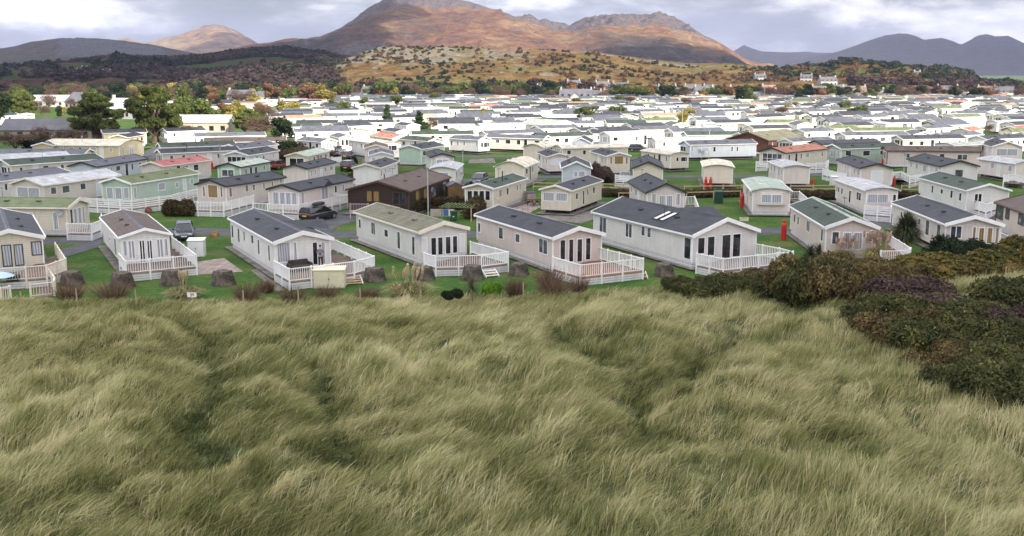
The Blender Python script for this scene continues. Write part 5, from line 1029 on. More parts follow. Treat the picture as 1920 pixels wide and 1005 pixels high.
# steps
def steps(label, u, v, rz, w, n, m, h=.58):
    x, y = at_px(u, v); root = empty('steps', (x, y, 0), R(rz))
    for i in range(n): b = MB(); b.box(-w/2, w/2, i*.28, (i+1)*.28-.01 if i < n-1 else n*.28, h*(i+1)/(n+1)-.05, h*(i+1)/(n+1)); b.build('tread', m, root)
    for s in (-1, 1): b = MB(); b.prism([(0, 0), (n*.28, 0), (n*.28, h*.9), (0, .12)], s*w/2-.025+s*.03, s*w/2+.025+s*.03, axis='x'); b.build('stringer', TRIM, root)
    tag(root, label, 'steps'); return root
steps('white and timber steps beside the cream storage box', 665, 534, 20, 1.2, 4, TIMB); steps('light timber steps at the red boarded deck corner', 1201, 524, 12, 1.1, 2, TIMB); steps('pale steps under the mossy roofed lodge deck', 924, 520, 25, 1.0, 3, CTRIM); steps('cream steps in the picket rail at the far left', 68, 535, 12, 1.3, 3, CTRIM)
# chairs seen as a dark wicker seat on the deck of the person
lv_ = by('white lodge with charcoal roof and a person standing on its deck')['root']; x, y = lv_.location.x-.6*math.cos(lv_.rotation_euler.z)+.8*math.sin(lv_.rotation_euler.z), lv_.location.y-.6*math.sin(lv_.rotation_euler.z)-.8*math.cos(lv_.rotation_euler.z); root = empty('garden_sofa', (x, y, .58), R(35)); WK = mat('dark_wicker', (.05, .045, .035), .8, .2)
b = MB(); b.box(-.8, .8, -.35, .3, .25, .42); b.build('seat', WK, root, bevel=.04); b = MB(); b.box(-.8, .8, .3, .45, .25, .82); b.build('backrest', WK, root, bevel=.04)
for s in (-1, 1): b = MB(); b.box(s*.8-.06+s*.06, s*.8+.06+s*.06, -.35, .45, .0, .60); b.build('armrest', WK, root, bevel=.03)
tag(root, 'dark wicker sofa on the deck left of the person', 'sofa')
# ---------------------------------------------------------------- fence posts and rails
POSTM = mat('weathered_post', (.34, .27, .18), .9, .3, 5)
for i, (u, v) in enumerate([(41, 573), (145, 570), (256, 574), (457, 571), (560, 570), (676, 572), (789, 568), (883, 572), (981, 560), (1883, 534)]):
    x, y = at_px(u, v+6); b = MB(); b.tube([(0, 0, -.2), (.01, 0, .6), (.0, 0, 1.15+.1*(i % 3))], [.055, .05, .045], 7); o = b.build('fence_post', POSTM); o.location = (x, y, float(dune(np.array([x]), np.array([y]))[0]))
    tag(o, f'weathered timber post at the dune edge, {ordn(i+1)} from the left' if i < 9 else 'weathered timber post among the bushes at the far right', 'fence post', 'fence posts along the dune edge')
def rail_fence(label, pts, n=2):
    q = [np.array(at_px(*p)) for p in pts]; root = empty('timber_fence', (q[0][0], q[0][1], 0)); o_ = q[0]
    for a, c in zip(q[:-1], q[1:]):
        Ls = np.hypot(*(c-a)); k = max(1, int(Ls/2.6)); d = (c-a)/k
        for i in range(k+1 if c is q[-1] else k): p_ = a+d*i-o_; b = MB(); b.box(p_[0]-.06, p_[0]+.06, p_[1]-.06, p_[1]+.06, 0, 1.1); b.build('post', TIMB, root)
        for z_ in ([.95, .5] if n == 2 else [1.0]): b = MB(); b.bar((*(a-o_-d/np.hypot(*d)*0), z_), (*(c-o_), z_), .04, .12); b.build('rail', TIMB, root)
    tag(root, label, 'fence', 'timber rail fences')
rail_fence('timber rail fence left of the narrow pale lodge', [(1000, 356), (1130, 358), (1209, 361)]); rail_fence('timber rail fence behind the green cabinet', [(1283, 363), (1391, 361)]); rail_fence('single timber rail nearer the green cabinet', [(1160, 377), (1211, 377)], 1)
rail_fence('nearer timber rail just above the green cabinet', [(1287, 376), (1388, 373)], 1); rail_fence('timber rail fence right of the bay windowed caravan', [(1482, 362), (1566, 361)]); rail_fence('timber rails right of the pinkish porch caravan', [(1690, 362), (1722, 362)])

# ---------------------------------------------------------------- person on the deck
SKIN = mat('skin', (.50, .30, .22), .6, .05, 5); HOOD = mat('grey_hoodie', (.17, .19, .23), .9, .12, 6); TROU = mat('dark_trousers', (.03, .03, .035), .9, .15, 6); HAIR = mat('dark_hair', (.03, .02, .015), .8, .2, 9); SHOE = mat('dark_shoes', (.025, .024, .024), .7, .1)
def skin_obj(name, nodes, edges, m, parent, lv=2, root=0):
    me = bpy.data.meshes.new(name); me.from_pydata([n[0] for n in nodes], edges, []); o = link(bpy.data.objects.new(name, me), parent); sk = o.modifiers.new('s', 'SKIN'); sk.use_smooth_shade = True; me.skin_vertices  if me.skin_vertices else None
    if not me.skin_vertices:
        bm = bmesh.new(); bm.from_mesh(me); bm.verts.layers.skin.verify(); bm.to_mesh(me); bm.free()
    for i, n in enumerate(nodes): r = n[1]; me.skin_vertices[0].data[i].radius = (r, r) if not isinstance(r, tuple) else r; me.skin_vertices[0].data[i].use_root = (i == root)
    ss = o.modifiers.new('u', 'SUBSURF'); ss.levels = lv; ss.render_levels = lv; me.materials.append(m); return o
lv_ = by('white lodge with charcoal roof and a person standing on its deck')['root']; lc = lambda a, b_: (lv_.location.x+a*math.cos(lv_.rotation_euler.z)-b_*math.sin(lv_.rotation_euler.z), lv_.location.y+a*math.sin(lv_.rotation_euler.z)+b_*math.cos(lv_.rotation_euler.z)); px_, py_ = lc(1.15, -.45); per = empty('person', (px_, py_, .58), R(8))
J = [((0, 0, .95), (.15, .11)), ((0, 0, 1.15), (.14, .10)), ((0, 0, 1.36), (.17, .11)), ((0, -.01, 1.50), (.07, .07)), ((0, -.03, 1.58), .055), ((0, -.05, 1.68), (.075, .09)), ((0, -.04, 1.76), (.065, .075))]
ed = [(0, 1), (1, 2), (2, 3), (3, 4), (4, 5), (5, 6)]
for s in (-1, 1):
    n = len(J); J += [((s*.18, 0, 1.43), .065), ((s*.25, .02, 1.18), .047), ((s*.10, -.24, 1.16), .036), ((s*.04, -.31, 1.18), .028)]; ed += [(2, n), (n, n+1), (n+1, n+2), (n+2, n+3)]
    for k in range(4): J += [((s*(.02+.012*k), -.36-.01*(k % 2), 1.20-.02*k), .010)]; ed += [(n+3, n+4+k)]
    J += [((s*.05, -.33, 1.225), .011)]; ed += [(n+3, n+8)]
    n = len(J); J += [((s*.10, 0, .88), .085), ((s*.11, -.015, .48), .055), ((s*.115, .02, .09), .038), ((s*.13, -.13, .035), (.035, .03))]; ed += [(0, n), (n, n+1), (n+1, n+2), (n+2, n+3)]
skin_obj('body', J, ed, SKIN, per)
T_ = [((0, 0, .98), (.17, .13)), ((0, 0, 1.15), (.165, .125)), ((0, 0, 1.36), (.19, .13)), ((0, -.01, 1.49), (.09, .09))]; te = [(0, 1), (1, 2), (2, 3)]
for s in (-1, 1): n = len(T_); T_ += [((s*.19, 0, 1.42), .082), ((s*.26, .02, 1.18), .065), ((s*.12, -.22, 1.16), .05)]; te += [(2, n), (n, n+1), (n+1, n+2)]
skin_obj('hoodie', T_, te, HOOD, per)
L_ = [((0, 0, .97), (.16, .125))]; le = []
for s in (-1, 1): n = len(L_); L_ += [((s*.10, 0, .86), .098), ((s*.11, -.015, .48), .072), ((s*.115, .02, .08), .062)]; le += [(0, n), (n, n+1), (n+1, n+2)]
skin_obj('trousers', L_, le, TROU, per)
b = MB(); b.lathe([(.001, .10), (.05, .09), (.082, .05), (.094, .0), (.088, -.04)], 14, (0, -.02, 1.735), sy=1.12); b.build('hair', HAIR, per, smooth=True)
for s in (-1, 1):
    b = MB(); b.box(s*.13-.045, s*.13+.045, -.20, .08, 0, .08); b.build('shoe', SHOE, per, bevel=.025)
    b = MB(); b.lathe([(.001, -.012), (.012, 0), (.001, .012)], 8, (s*.032, -.135, 1.70)); b.build('eye', HAIR, per)
    b = MB(); b.lathe([(.001, -.03), (.02, 0), (.001, .03)], 8, (s*.082, -.04, 1.70), sx=.5); b.build('ear', SKIN, per)
b = MB(); b.v = [(-.014, -.135, 1.665), (.014, -.135, 1.665), (0, -.16, 1.67), (0, -.137, 1.71)]; b.f = [(0, 1, 2), (0, 2, 3), (1, 3, 2)]; b.m = [0]*3; b.build('nose', SKIN, per)
b = MB(); b.box(-.022, .022, -.139, -.133, 1.632, 1.64); b.build('mouth', mat('lips', (.35, .13, .11), .6), per)
tag(per, 'person in a grey hoodie and dark trousers looking down at a phone on the deck', 'person')
b = MB(); b.box(-.075, .075, -.012, .012, -.04, .04); o = b.build('phone', BLK, None, bevel=.006); c_, s_ = math.cos(R(8)), math.sin(R(8)); o.location = (px_+.375*s_, py_-.375*c_, .58+1.185); o.rotation_euler = (R(35), 0, R(8)); tag(o, 'dark handset held in the hands of the person', 'phone')
# ---------------------------------------------------------------- foliage helpers
def leaves(blobs, n, size, seed, shell=.45, flat=0.0, elong=1.0, up=0.0):
    """leaf quads scattered through lumpy volumes; blobs (cx,cy,cz,rx,ry,rz)"""
    g_ = np.random.default_rng(seed); B = np.array(blobs, float); w = (B[:, 3]*B[:, 4]*B[:, 5])**.67; k = g_.choice(len(B), n, p=w/w.sum())
    d = g_.normal(size=(n, 3)); d /= np.linalg.norm(d, axis=1)[:, None]; r = shell+(1-shell)*g_.random(n)**.55
    lump = 1+.30*fbm(d[:, 0]*2.6+k*7, d[:, 1]*2.6+d[:, 2]*2.3, 3, seed)
    c = B[k, :3]+d*B[k, 3:6]*(r*lump)[:, None]
    nrm = d*.9+g_.normal(size=(n, 3))*.75+np.array((0, 0, flat)); nrm /= np.linalg.norm(nrm, axis=1)[:, None]
    a = np.cross(nrm, g_.normal(size=(n, 3))+np.array((0, 0, up*4))); a /= np.linalg.norm(a, axis=1)[:, None]+1e-9; b_ = np.cross(nrm, a)
    s = size*(.55+.9*g_.random(n))[:, None]; a = a*s*.5; b_ = b_*s*.5*elong
    V = np.stack([c-a-b_*.6, c+a*.9-b_, c+a+b_*.7, c-a*.8+b_], 1).reshape(-1, 3)
    clump = vnoise(c[:, 0]*1.3/max(.3, size*3)+9, c[:, 1]*1.3/max(.3, size*3)+c[:, 2]*.9/max(.3, size*3), seed+3)
    tint = np.clip(.55*clump+.45*g_.random(n), 0, 1)
    return V, np.arange(4*n).reshape(-1, 4), np.repeat(tint, 4)
def leafmesh(name, m, *a, **k): V, F, t_ = leaves(*a, **k); return raw_mesh(name, V, F, m, {'tint': t_})
def twigmesh(name, m, n, r, h, seed, spread=1.0, w=.03, lean=(0, 0), curve=.0, thick=1.0):
    """thin stems fanning out of a base"""
    g_ = np.random.default_rng(seed); th = g_.random(n)*2*np.pi; q = g_.random(n)**.5; bx = np.cos(th)*q*r*.35; by_ = np.sin(th)*q*r*.35
    tx = np.cos(th)*q*r*spread+g_.normal(size=n)*r*.12+lean[0]; ty = np.sin(th)*q*r*spread+g_.normal(size=n)*r*.12+lean[1]; tz = h*(.55+.45*g_.random(n))*(1-.35*q*q)
    ph = g_.random(n)*np.pi; wx, wy = np.cos(ph)*w, np.sin(ph)*w; P0 = np.stack([bx, by_, bx*0-.05], 1); P2 = np.stack([tx, ty, tz*(1-curve)], 1); P1 = (P0*.5+P2*.5); P1[:, 2] = tz*(.55+curve*.6); Wd = np.stack([wx, wy, wx*0], 1)*thick
    V = np.stack([P0-Wd, P0+Wd, P1+Wd*.8, P1-Wd*.8, P2+Wd*.3, P2-Wd*.3], 1).reshape(-1, 3); i = np.arange(n)[:, None]*6
    F = np.concatenate([i+np.array([0, 1, 2, 3]), i+np.array([3, 2, 4, 5])]); return raw_mesh(name, V, F, m, {'tint': np.repeat(g_.random(n), 6)})
LM = dict(
 cyp=leafmat('cypress_leaf', (.026, .050, .014), (.10, .13, .032), (.24, .20, .06)), pine=leafmat('pine_needles', (.014, .035, .014), (.035, .065, .022), (.07, .10, .03)), lime=leafmat('sunny_green_leaf', (.035, .060, .016), (.095, .125, .032), (.20, .21, .055)),
 yel=leafmat('yellow_leaf', (.13, .12, .03), (.30, .25, .06), (.42, .34, .10)), ora=leafmat('rust_leaf', (.09, .050, .028), (.18, .095, .05), (.26, .16, .08)), bro=leafmat('bare_twig_crown', (.055, .035, .026), (.13, .085, .06), (.20, .14, .09)),
 gorse=leafmat('gorse', (.020, .028, .009), (.075, .080, .026), (.18, .17, .055)), gor2=leafmat('brown_gorse', (.028, .023, .010), (.115, .088, .034), (.24, .18, .07)), bram=leafmat('purple_bramble', (.035, .024, .021), (.10, .066, .056), (.18, .13, .10)), fern=leafmat('yellowing_fern', (.028, .038, .010), (.13, .11, .028), (.34, .19, .06)),
 shr=leafmat('dark_shrub', (.008, .018, .008), (.022, .038, .014), (.05, .07, .022)), hedge=leafmat('brown_hedge', (.03, .022, .012), (.085, .06, .025), (.13, .11, .045)), bright=leafmat('bright_conifer', (.05, .14, .01), (.14, .30, .02), (.25, .42, .04)),
 pamp=leafmat('pampas_blade', (.10, .12, .04), (.34, .31, .14), (.62, .54, .30)), plume2=leafmat('straw_plume', (.50, .42, .26), (.66, .56, .38), (.76, .68, .50)), plume=leafmat('pampas_plume', (.50, .34, .26), (.62, .47, .38), (.72, .60, .50)), palm=leafmat('palm_blade', (.02, .035, .012), (.06, .075, .03), (.16, .15, .07)), twig=leafmat('brown_twigs', (.07, .042, .03), (.16, .095, .065), (.26, .18, .11)), flow=leafmat('yellow_flowers', (.45, .36, .02), (.62, .50, .03)))
BARK = mat('bark', (.13, .095, .07), .95, .35, 2, bump=.8, bscale=12); PBARK = mat('pale_bark', (.26, .20, .14), .95, .3, 2, bump=.6, bscale=12)
TREES = []
def tree_proto(kind, seed):
    """crown + trunk meshes at unit size: about 10 m tall"""
    r_ = random.Random(seed*31+7)
    if kind == 'cypress':
        tips = []; 
        for i in range(58):
            a = r_.uniform(0, 6.28); q = r_.uniform(.1, 1)**.5; hz = r_.uniform(2.7, 9.5); rad = q*5.2*(1-max(0, hz-6.0)/6.0)*(.75+.25*min(1, (hz-2.5)/2)); tips.append((math.cos(a)*rad, math.sin(a)*rad, hz))
        bl = [(x, y, z, r_.uniform(.9, 1.6), r_.uniform(.9, 1.6), r_.uniform(.5, .9)) for x, y, z in tips]; cm = leafmesh('crown', LM['cyp'], bl, 30000, .25, seed, shell=.15, flat=.4, elong=1.5)
        b = MB(); b.tube([(0, 0, -.3), (.1, 0, .8), (0, .05, 1.9)], [.95, .62, .50], 10)
        for x, y, z in tips: b.tube([(x*.03, y*.03, 1.2), (x*.25, y*.25, z*.42), (x*.62, y*.62, z*.72), (x*.9, y*.9, z*.97)], [.26, .18, .11, .05], 6)
        return cm, b.mesh('trunk', [BARK])
    if kind == 'pine':
        bl = []; 
        for i in range(13): z = 1.8+7.6*i/12; rad = 3.0*(1-(z-1.2)/10.2)+.4; a = r_.uniform(0, 6.28); bl.append((math.cos(a)*rad*.45, math.sin(a)*rad*.45, z, rad*.75, rad*.75, .85))
        cm = leafmesh('crown', LM['pine'], bl, 6500, .32, seed, shell=.2, flat=.3); b = MB(); b.tube([(0, 0, -.3), (0, 0, 4), (0, 0, 9.3)], [.28, .2, .05], 7); return cm, b.mesh('trunk', [BARK])
    if kind == 'spread':
        tips = [(r_.uniform(-4.2, 4.2), r_.uniform(-3.5, 3.5), r_.uniform(4.5, 9)) for i in range(13)]; bl = [(x, y, z, 1.9, 1.7, .75) for x, y, z in tips]; cm = leafmesh('crown', LM['lime'], bl, 6500, .34, seed, shell=.2, flat=.5)
        b = MB(); b.tube([(0, 0, -.3), (0, 0, 3.2)], [.35, .26], 8)
        for x, y, z in tips: b.tube([(0, 0, 2.8), (x*.5, y*.5, z*.75), (x*.9, y*.9, z*.97)], [.16, .09, .04], 5)
        return cm, b.mesh('trunk', [BARK])
    m = {'green': 'lime', 'dark': 'shr', 'orange': 'ora', 'yellow': 'yel', 'bare': 'bro'}[kind]; bl = [(r_.uniform(-2.2, 2.2), r_.uniform(-2.2, 2.2), r_.uniform(3.6, 8), r_.uniform(1.5, 2.5), r_.uniform(1.5, 2.5), r_.uniform(1.2, 1.9)) for i in range(9)]
    cm = leafmesh('crown', LM[m], bl, 2300 if kind != 'bare' else 2600, .46 if kind != 'bare' else .38, seed, shell=.25, elong=1 if kind != 'bare' else .35, up=1 if kind == 'bare' else 0); b = MB(); b.tube([(0, 0, -.5), (0, 0, 3)], [.25, .16], 6)
    for x, y, z, *_ in bl: b.tube([(0, 0, 2.2), (x*.5, y*.5, z*.7), (x*.95, y*.95, z)], [.12, .07, .03], 4)
    return cm, b.mesh('trunk', [BARK])
PROTO = {}
TN = {'cypress': 'cypress_tree', 'pine': 'conifer_tree', 'spread': 'pine_tree', 'green': 'leafy_tree', 'dark': 'evergreen_tree', 'orange': 'autumn_tree', 'yellow': 'autumn_tree', 'bare': 'bare_tree'}
def tree(kind, x, y, h, label, z=0, w=1.0, seed=0, rz=None, group=None, cat='tree'):
    k = (kind, seed)
    if k not in PROTO: PROTO[k] = tree_proto(kind, seed)
    s = h/(10.3 if kind == 'cypress' else 10.0); r = empty(TN[kind], (x, y, z), random.random()*6.28 if rz is None else rz); r.scale = (s*w, s*w, s)
    link(bpy.data.objects.new('crown', PROTO[k][0]), r); link(bpy.data.objects.new('trunk', PROTO[k][1]), r); tag(r, label, cat, group); return r
def tpx(kind, u, v, vtop, label, w=1.0, seed=0, **k):
    x, y = at_px(u, v); h = (v-vtop)*(y*math.cos(PIT)+HC*math.sin(PIT))/FPX; return tree(kind, x, y, h, label, w=w, seed=seed, **k)
tpx('cypress', 186, 263, 174, 'large spreading cypress with two dark trunks left of centre cluster', 1.0, 1, rz=.4); tpx('cypress', 292, 268, 156, 'tallest cypress with a thick fluted trunk, right of the spreading one', .86, 2, rz=2)
tpx('cypress', 45, 229, 168, 'leaning cypress with pale forked trunk on the raised green', .85, 3, rz=1); tpx('dark', -4, 240, 166, 'dark evergreen cut off at the left edge', 1, 1)
tpx('green', 350, 232, 156, 'sunlit yellow green tree right behind the tallest cypress', .95, 2); tpx('green', 372, 240, 178, 'lower pale green tree right of the tallest cypress', 1.2, 3)
tpx('cypress', 462, 252, 203, 'small windswept cypress above the brown shrub', 1.0, 3, rz=4); tpx('bare', 497, 262, 206, 'big rounded bare brown tree right of the small cypress', 2.0, 4); tpx('dark', 535, 268, 215, 'dark green ivy clad tree at the right end of the brown one', 1.3, 1)
tpx('bare', 545, 284, 262, 'low brown thicket at the hedge end', 2.4, 5); tpx('bare', 352, 268, 232, 'thin bare tree beside the grey roofed hall', 1.1, 6); tpx('bare', 78, 276, 232, 'bare brown tree above the yellow cream caravan', 1.8, 4); tpx('bare', 30, 290, 245, 'brown thicket at the far left behind the long roofs', 2.4, 6); tpx('dark', 60, 288, 256, 'dark bush left of the cream gabled caravan', 2.0, 3); tpx('bare', 135, 278, 240, 'brown bushes right of the dark grey roofs', 2.2, 5)
tpx('pine', 728, 243, 197, 'dark conifer standing among caravans, left of the pair', .95, 1); tpx('pine', 786, 246, 208, 'dark conifer among caravans, right of the pair', 1.35, 2); tpx('bare', 812, 246, 214, 'brownish bare tree leaning on the right hand conifer', 1.1, 4)
tpx('spread', 1097, 237, 194, 'spreading pine with layered green boughs in the middle of the park', 1.0, 1); tpx('yellow', 1280, 238, 205, 'small yellow leaved tree on a thin stem', .9, 1); tpx('yellow', 905, 232, 200, 'yellow green tree behind the blue sign', .95, 2)
tpx('green', 622, 209, 184, 'sunny rounded green tree left of the far park', 1.3, 2); tpx('green', 682, 206, 178, 'tall yellow green tree near the pale house', .8, 3); tpx('green', 770, 207, 187, 'small bright green tree beside the far rows', .7, 2); tpx('green', 1060, 215, 196, 'yellowish tree just left of the spreading pine', 1.2, 3); tpx('yellow', 1022, 216, 202, 'pale yellow shrub tree among the far white caravans', 1.4, 1)
tpx('dark', 1388, 197, 158, 'tallest dark tree at the village edge', .95, 1); tpx('green', 1407, 198, 168, 'bright green tree against the tallest dark village tree', 1.0, 2); tpx('dark', 1500, 194, 172, 'rounded dark olive tree at the village edge', 1.3, 3); tpx('green', 1462, 192, 178, 'low wide olive green tree between two dark village trees', 1.8, 3)
tpx('bare', 1852, 256, 232, 'brown bare tree before the orange roofed caravan', 1.0, 6); tpx('orange', 1450, 207, 189, 'rust coloured shrub among the far roofs', 1.8, 1); tpx('cypress', 1432, 247, 232, 'little dark tree behind the red brown hall', 1.0, 3); tpx('dark', 265, 262, 236, 'dark bush between the two great cypresses', 2.0, 1); tpx('dark', 140, 222, 196, 'dark fir like tree below the white shed', .9, 3); tpx('dark', 112, 225, 195, 'slim dark tree left of the white shed', .6, 1)
tpx('orange', 420, 218, 190, 'pinkish autumn tree left of the white far caravans', 1.3, 1); tpx('yellow', 447, 222, 186, 'golden autumn tree left of the white far caravans', 1.4, 2); tpx('dark', 240, 205, 172, 'dark tree behind the spreading cypress', 1.3, 1); tpx('orange', 243, 215, 178, 'orange tree peeping between the two cypresses', .9, 1); tpx('yellow', 396, 236, 200, 'yellow tree beside the grey roofed hall', 1.2, 2)
# belt of trees before and among the village houses: one thing each
rt = random.Random(21); kinds = ['bare', 'orange', 'dark', 'green', 'yellow', 'bare', 'dark', 'green']; belt = []
for i in range(290):
    u = rt.uniform(20, 1925); v = 189-10*rt.random()**1.3 if u > 620 else 200-20*rt.random(); 
    if u < 230: v = rt.uniform(180, 200)
    x, y = at_px(u, v); belt.append((u, y, x))
belt += [(u, at_px(u, v)[1], at_px(u, v)[0]) for u, v in [(960, 186), (985, 188), (1010, 187), (1035, 189), (880, 184), (905, 186), (930, 184), (800, 180), (815, 178), (840, 184), (560, 190), (600, 192), (1250, 186), (1180, 188), (1195, 187), (1320, 188), (1350, 189)]]
belt.sort(key=lambda q: q[0]); KW = {'bare': 'brown bare', 'orange': 'rust coloured', 'dark': 'dark evergreen', 'green': 'green leafy', 'yellow': 'yellowing'}
for i, (u, y, x) in enumerate(belt):
    k = kinds[rt.randrange(8)] if not (780 < u < 1060) else rt.choice(['green', 'dark', 'dark', 'bare', 'green'])
    if u > 1660: k = rt.choice(['bare', 'bare', 'dark', 'orange'])
    if u < 240: k = rt.choice(['bare', 'dark', 'dark', 'green', 'bare'])
    tree(k, x, y, rt.uniform(6.5, 12) if u < 1080 else rt.uniform(5, 10), f"{KW[k]} tree in the village belt, {ordn(i+1)} tree from the left", w=rt.uniform(1.0, 1.7), seed={'bare': 4, 'orange': 1, 'dark': 1, 'green': 2, 'yellow': 1}[k]+(rt.randint(0, 1) if k != 'bare' else 0), group='trees at the foot of the hills')
# ---------------------------------------------------------------- houses
HW = dict(white=mat('white_render', (.36, .36, .355), .8, .05, .3), cream=mat('cream_render', (.38, .34, .27), .8, .06, .3), grey=mat('grey_stone_wall', (.34, .32, .31), .9, .2, .5)); SL = mat('welsh_slate', (.115, .115, .135), .6, .2, .4, lines=('z', .3, .12, .7)); SLR = mat('reddish_slate', (.22, .14, .12), .7, .2, .4); PALE_SHEET = mat('pale_sheet_roof', (.42, .43, .46), .5, .05, .3, lines=('x', 1.0, .06, .85))
def house(label, x, y, z, rz, L_, W_, h, wm, rm, wing=False, name='house', cat='house', chim=2, rh=.42):
    root = empty(name, (x, y, z), R(rz)); b = MB(); b.prism([(-W_/2, -3), (-W_/2, h), (0, h+W_*rh-.1), (W_/2, h), (W_/2, -3)][::-1], -L_/2, L_/2, axis='x'); b.build('wall', wm, root)
    b = MB(); k = W_/2+.3; b.prism([(-k, h-.3*rh*2+.05), (0, h+W_*rh+.02), (k, h-.3*rh*2+.05), (k, h-.3*rh*2+.27), (0, h+W_*rh+.27), (-k, h-.3*rh*2+.27)], -L_/2-.3, L_/2+.3, axis='x'); ro = b.build('roof', rm, root)
    for i in range(chim): b = MB(); xx = (-L_/2+.5) if i == 0 else L_/2-.5; b.box(xx-.35, xx+.35, -.5, .5, h+W_*rh-.6, h+W_*rh+1.3); b.build('chimney', wm, ro)
    n = max(2, int(L_/2.8))
    for fl in range(1 if h < 3.5 else 2):
        for i in range(n): b = MB(); xx = -L_/2+L_*(i+.5)/n; b.box(xx-.55, xx+.55, -W_/2-.05, -W_/2+.02, .9+fl*2.6, 2.1+fl*2.6); b.build('window', GL['d'], root)
    if wing: b = MB(); b.prism([(-2.4, -3), (-2.4, h-.2), (0, h+1.9), (2.4, h-.2), (2.4, -3)][::-1], -W_/2-2.2, -W_/2+.3); b.build('gable_wing', wm, root); b = MB(); b.prism([(-2.8, h-.45), (0, h+1.85), (2.8, h-.45), (2.8, h-.2), (0, h+2.1), (-2.8, h-.2)], -W_/2-2.5, -.2); b.build('wing_roof', rm, root)
    tag(root, label, cat, 'village houses' if cat == 'house' else None); return root
def hpx(label, u, v, **k): x, y = at_px(u, v); return house(label, x, y, 0, **k)
hpx('long white shed with pale roof on the left', 108, 200, rz=2, L_=20, W_=8, h=2.8, wm=HW['white'], rm=PALE_SHEET, name='shed', cat='shed', chim=0, rh=.28); hpx('low building with slate roof and cream end right of the long shed', 158, 204, rz=-35, L_=14, W_=9, h=3, wm=HW['cream'], rm=SL, name='hall', cat='hall', chim=0)
hpx('large pale roofed clubhouse between the two cypresses', 245, 222, rz=-25, L_=15, W_=9, h=2.8, wm=HW['white'], rm=PALE_SHEET, name='clubhouse', cat='clubhouse', chim=1); hpx('grey roofed hall right of the tallest cypress', 372, 250, rz=4, L_=17, W_=8, h=2.9, wm=HW['cream'], rm=ROOF['light'], name='hall', cat='hall', chim=0, rh=.2)
hpx('long low building with dark slate roof left of the spreading cypress', 100, 262, rz=6, L_=20, W_=9, h=2.4, wm=HW['cream'], rm=SL, name='hall', cat='hall', chim=0, rh=.25)
hpx('white house with a gabled wing at the centre of the village', 1080, 194, rz=-8, L_=16, W_=8, h=3.6, wm=HW['white'], rm=SL, wing=True)
hs = [(1110, 190), (1130, 185), (1150, 188), (1190, 186), (1215, 183), (1232, 188), (1250, 184), (1275, 187), (1298, 184), (1318, 188), (1335, 184), (1352, 188), (1440, 184), (1455, 188), (1474, 184), (1488, 187), (1520, 184), (1540, 188), (1572, 184), (1600, 187), (1655, 188), (1690, 184), (1715, 187), (1738, 184), (1750, 189), (1775, 186), (700, 187), (720, 189), (525, 190), (556, 187), (608, 188), (640, 186), (1012, 183), (455, 196), (480, 192), (1850, 186), (1880, 189)]
for i, (u, v) in enumerate(sorted(hs)):
    v = v-4.5 if u > 500 else v-2
    wl = rt.choice(['white', 'white', 'cream', 'grey']); rf = rt.choice([SL, SL, SL, SLR]); hpx(f"{wl} village house with {'slate' if rf is SL else 'reddish'} roof, {ordn(i+1)} house from the left in the village", u, v, rz=rt.choice([-20, 5, 12, 70, -8]), L_=rt.uniform(9, 14), W_=rt.uniform(5.5, 7), h=rt.choice([2.4, 2.6, 4.2]), wm=HW[wl], rm=rf, wing=rt.random() < .35, chim=rt.randint(1, 2))
for i in range(34):
    u = 20+i*15.5+rt.uniform(-8, 8); v = rt.uniform(206, 240) if u > 230 else rt.uniform(202, 226); k = rt.choice(['bare', 'dark', 'yellow', 'bare', 'green', 'bare']); x, y = at_px(u, v)
    if free([np.array((x, y))], 6.0) and not (190 < u < 290): tree(k, x, y, rt.uniform(4, 7.5), f"{KW[k]} tree among the caravans at the left, {ordn(i+1)} from the left edge", w=rt.uniform(1.0, 1.6), seed={'bare': 5, 'orange': 2, 'dark': 2, 'green': 3, 'yellow': 2}[k], group='small trees in the left park')
fl = sorted([(rt.uniform(520, 1900), rt.uniform(194, 232)) for i in range(34)]); fi = 0
for u, v in fl:
    k = rt.choice(['yellow', 'green', 'bare', 'bare', 'green']); x, y = at_px(u, v)
    if free([np.array((x, y))], 4.6): fi += 1; tree(k, x, y, rt.uniform(3.5, 6.5), f"small {KW[k]} tree between far caravans, {ordn(fi)} such tree from the left", w=rt.uniform(1.0, 1.5), seed={'bare': 6, 'dark': 1, 'orange': 1, 'green': 3, 'yellow': 1}[k], group='small trees in the far park')
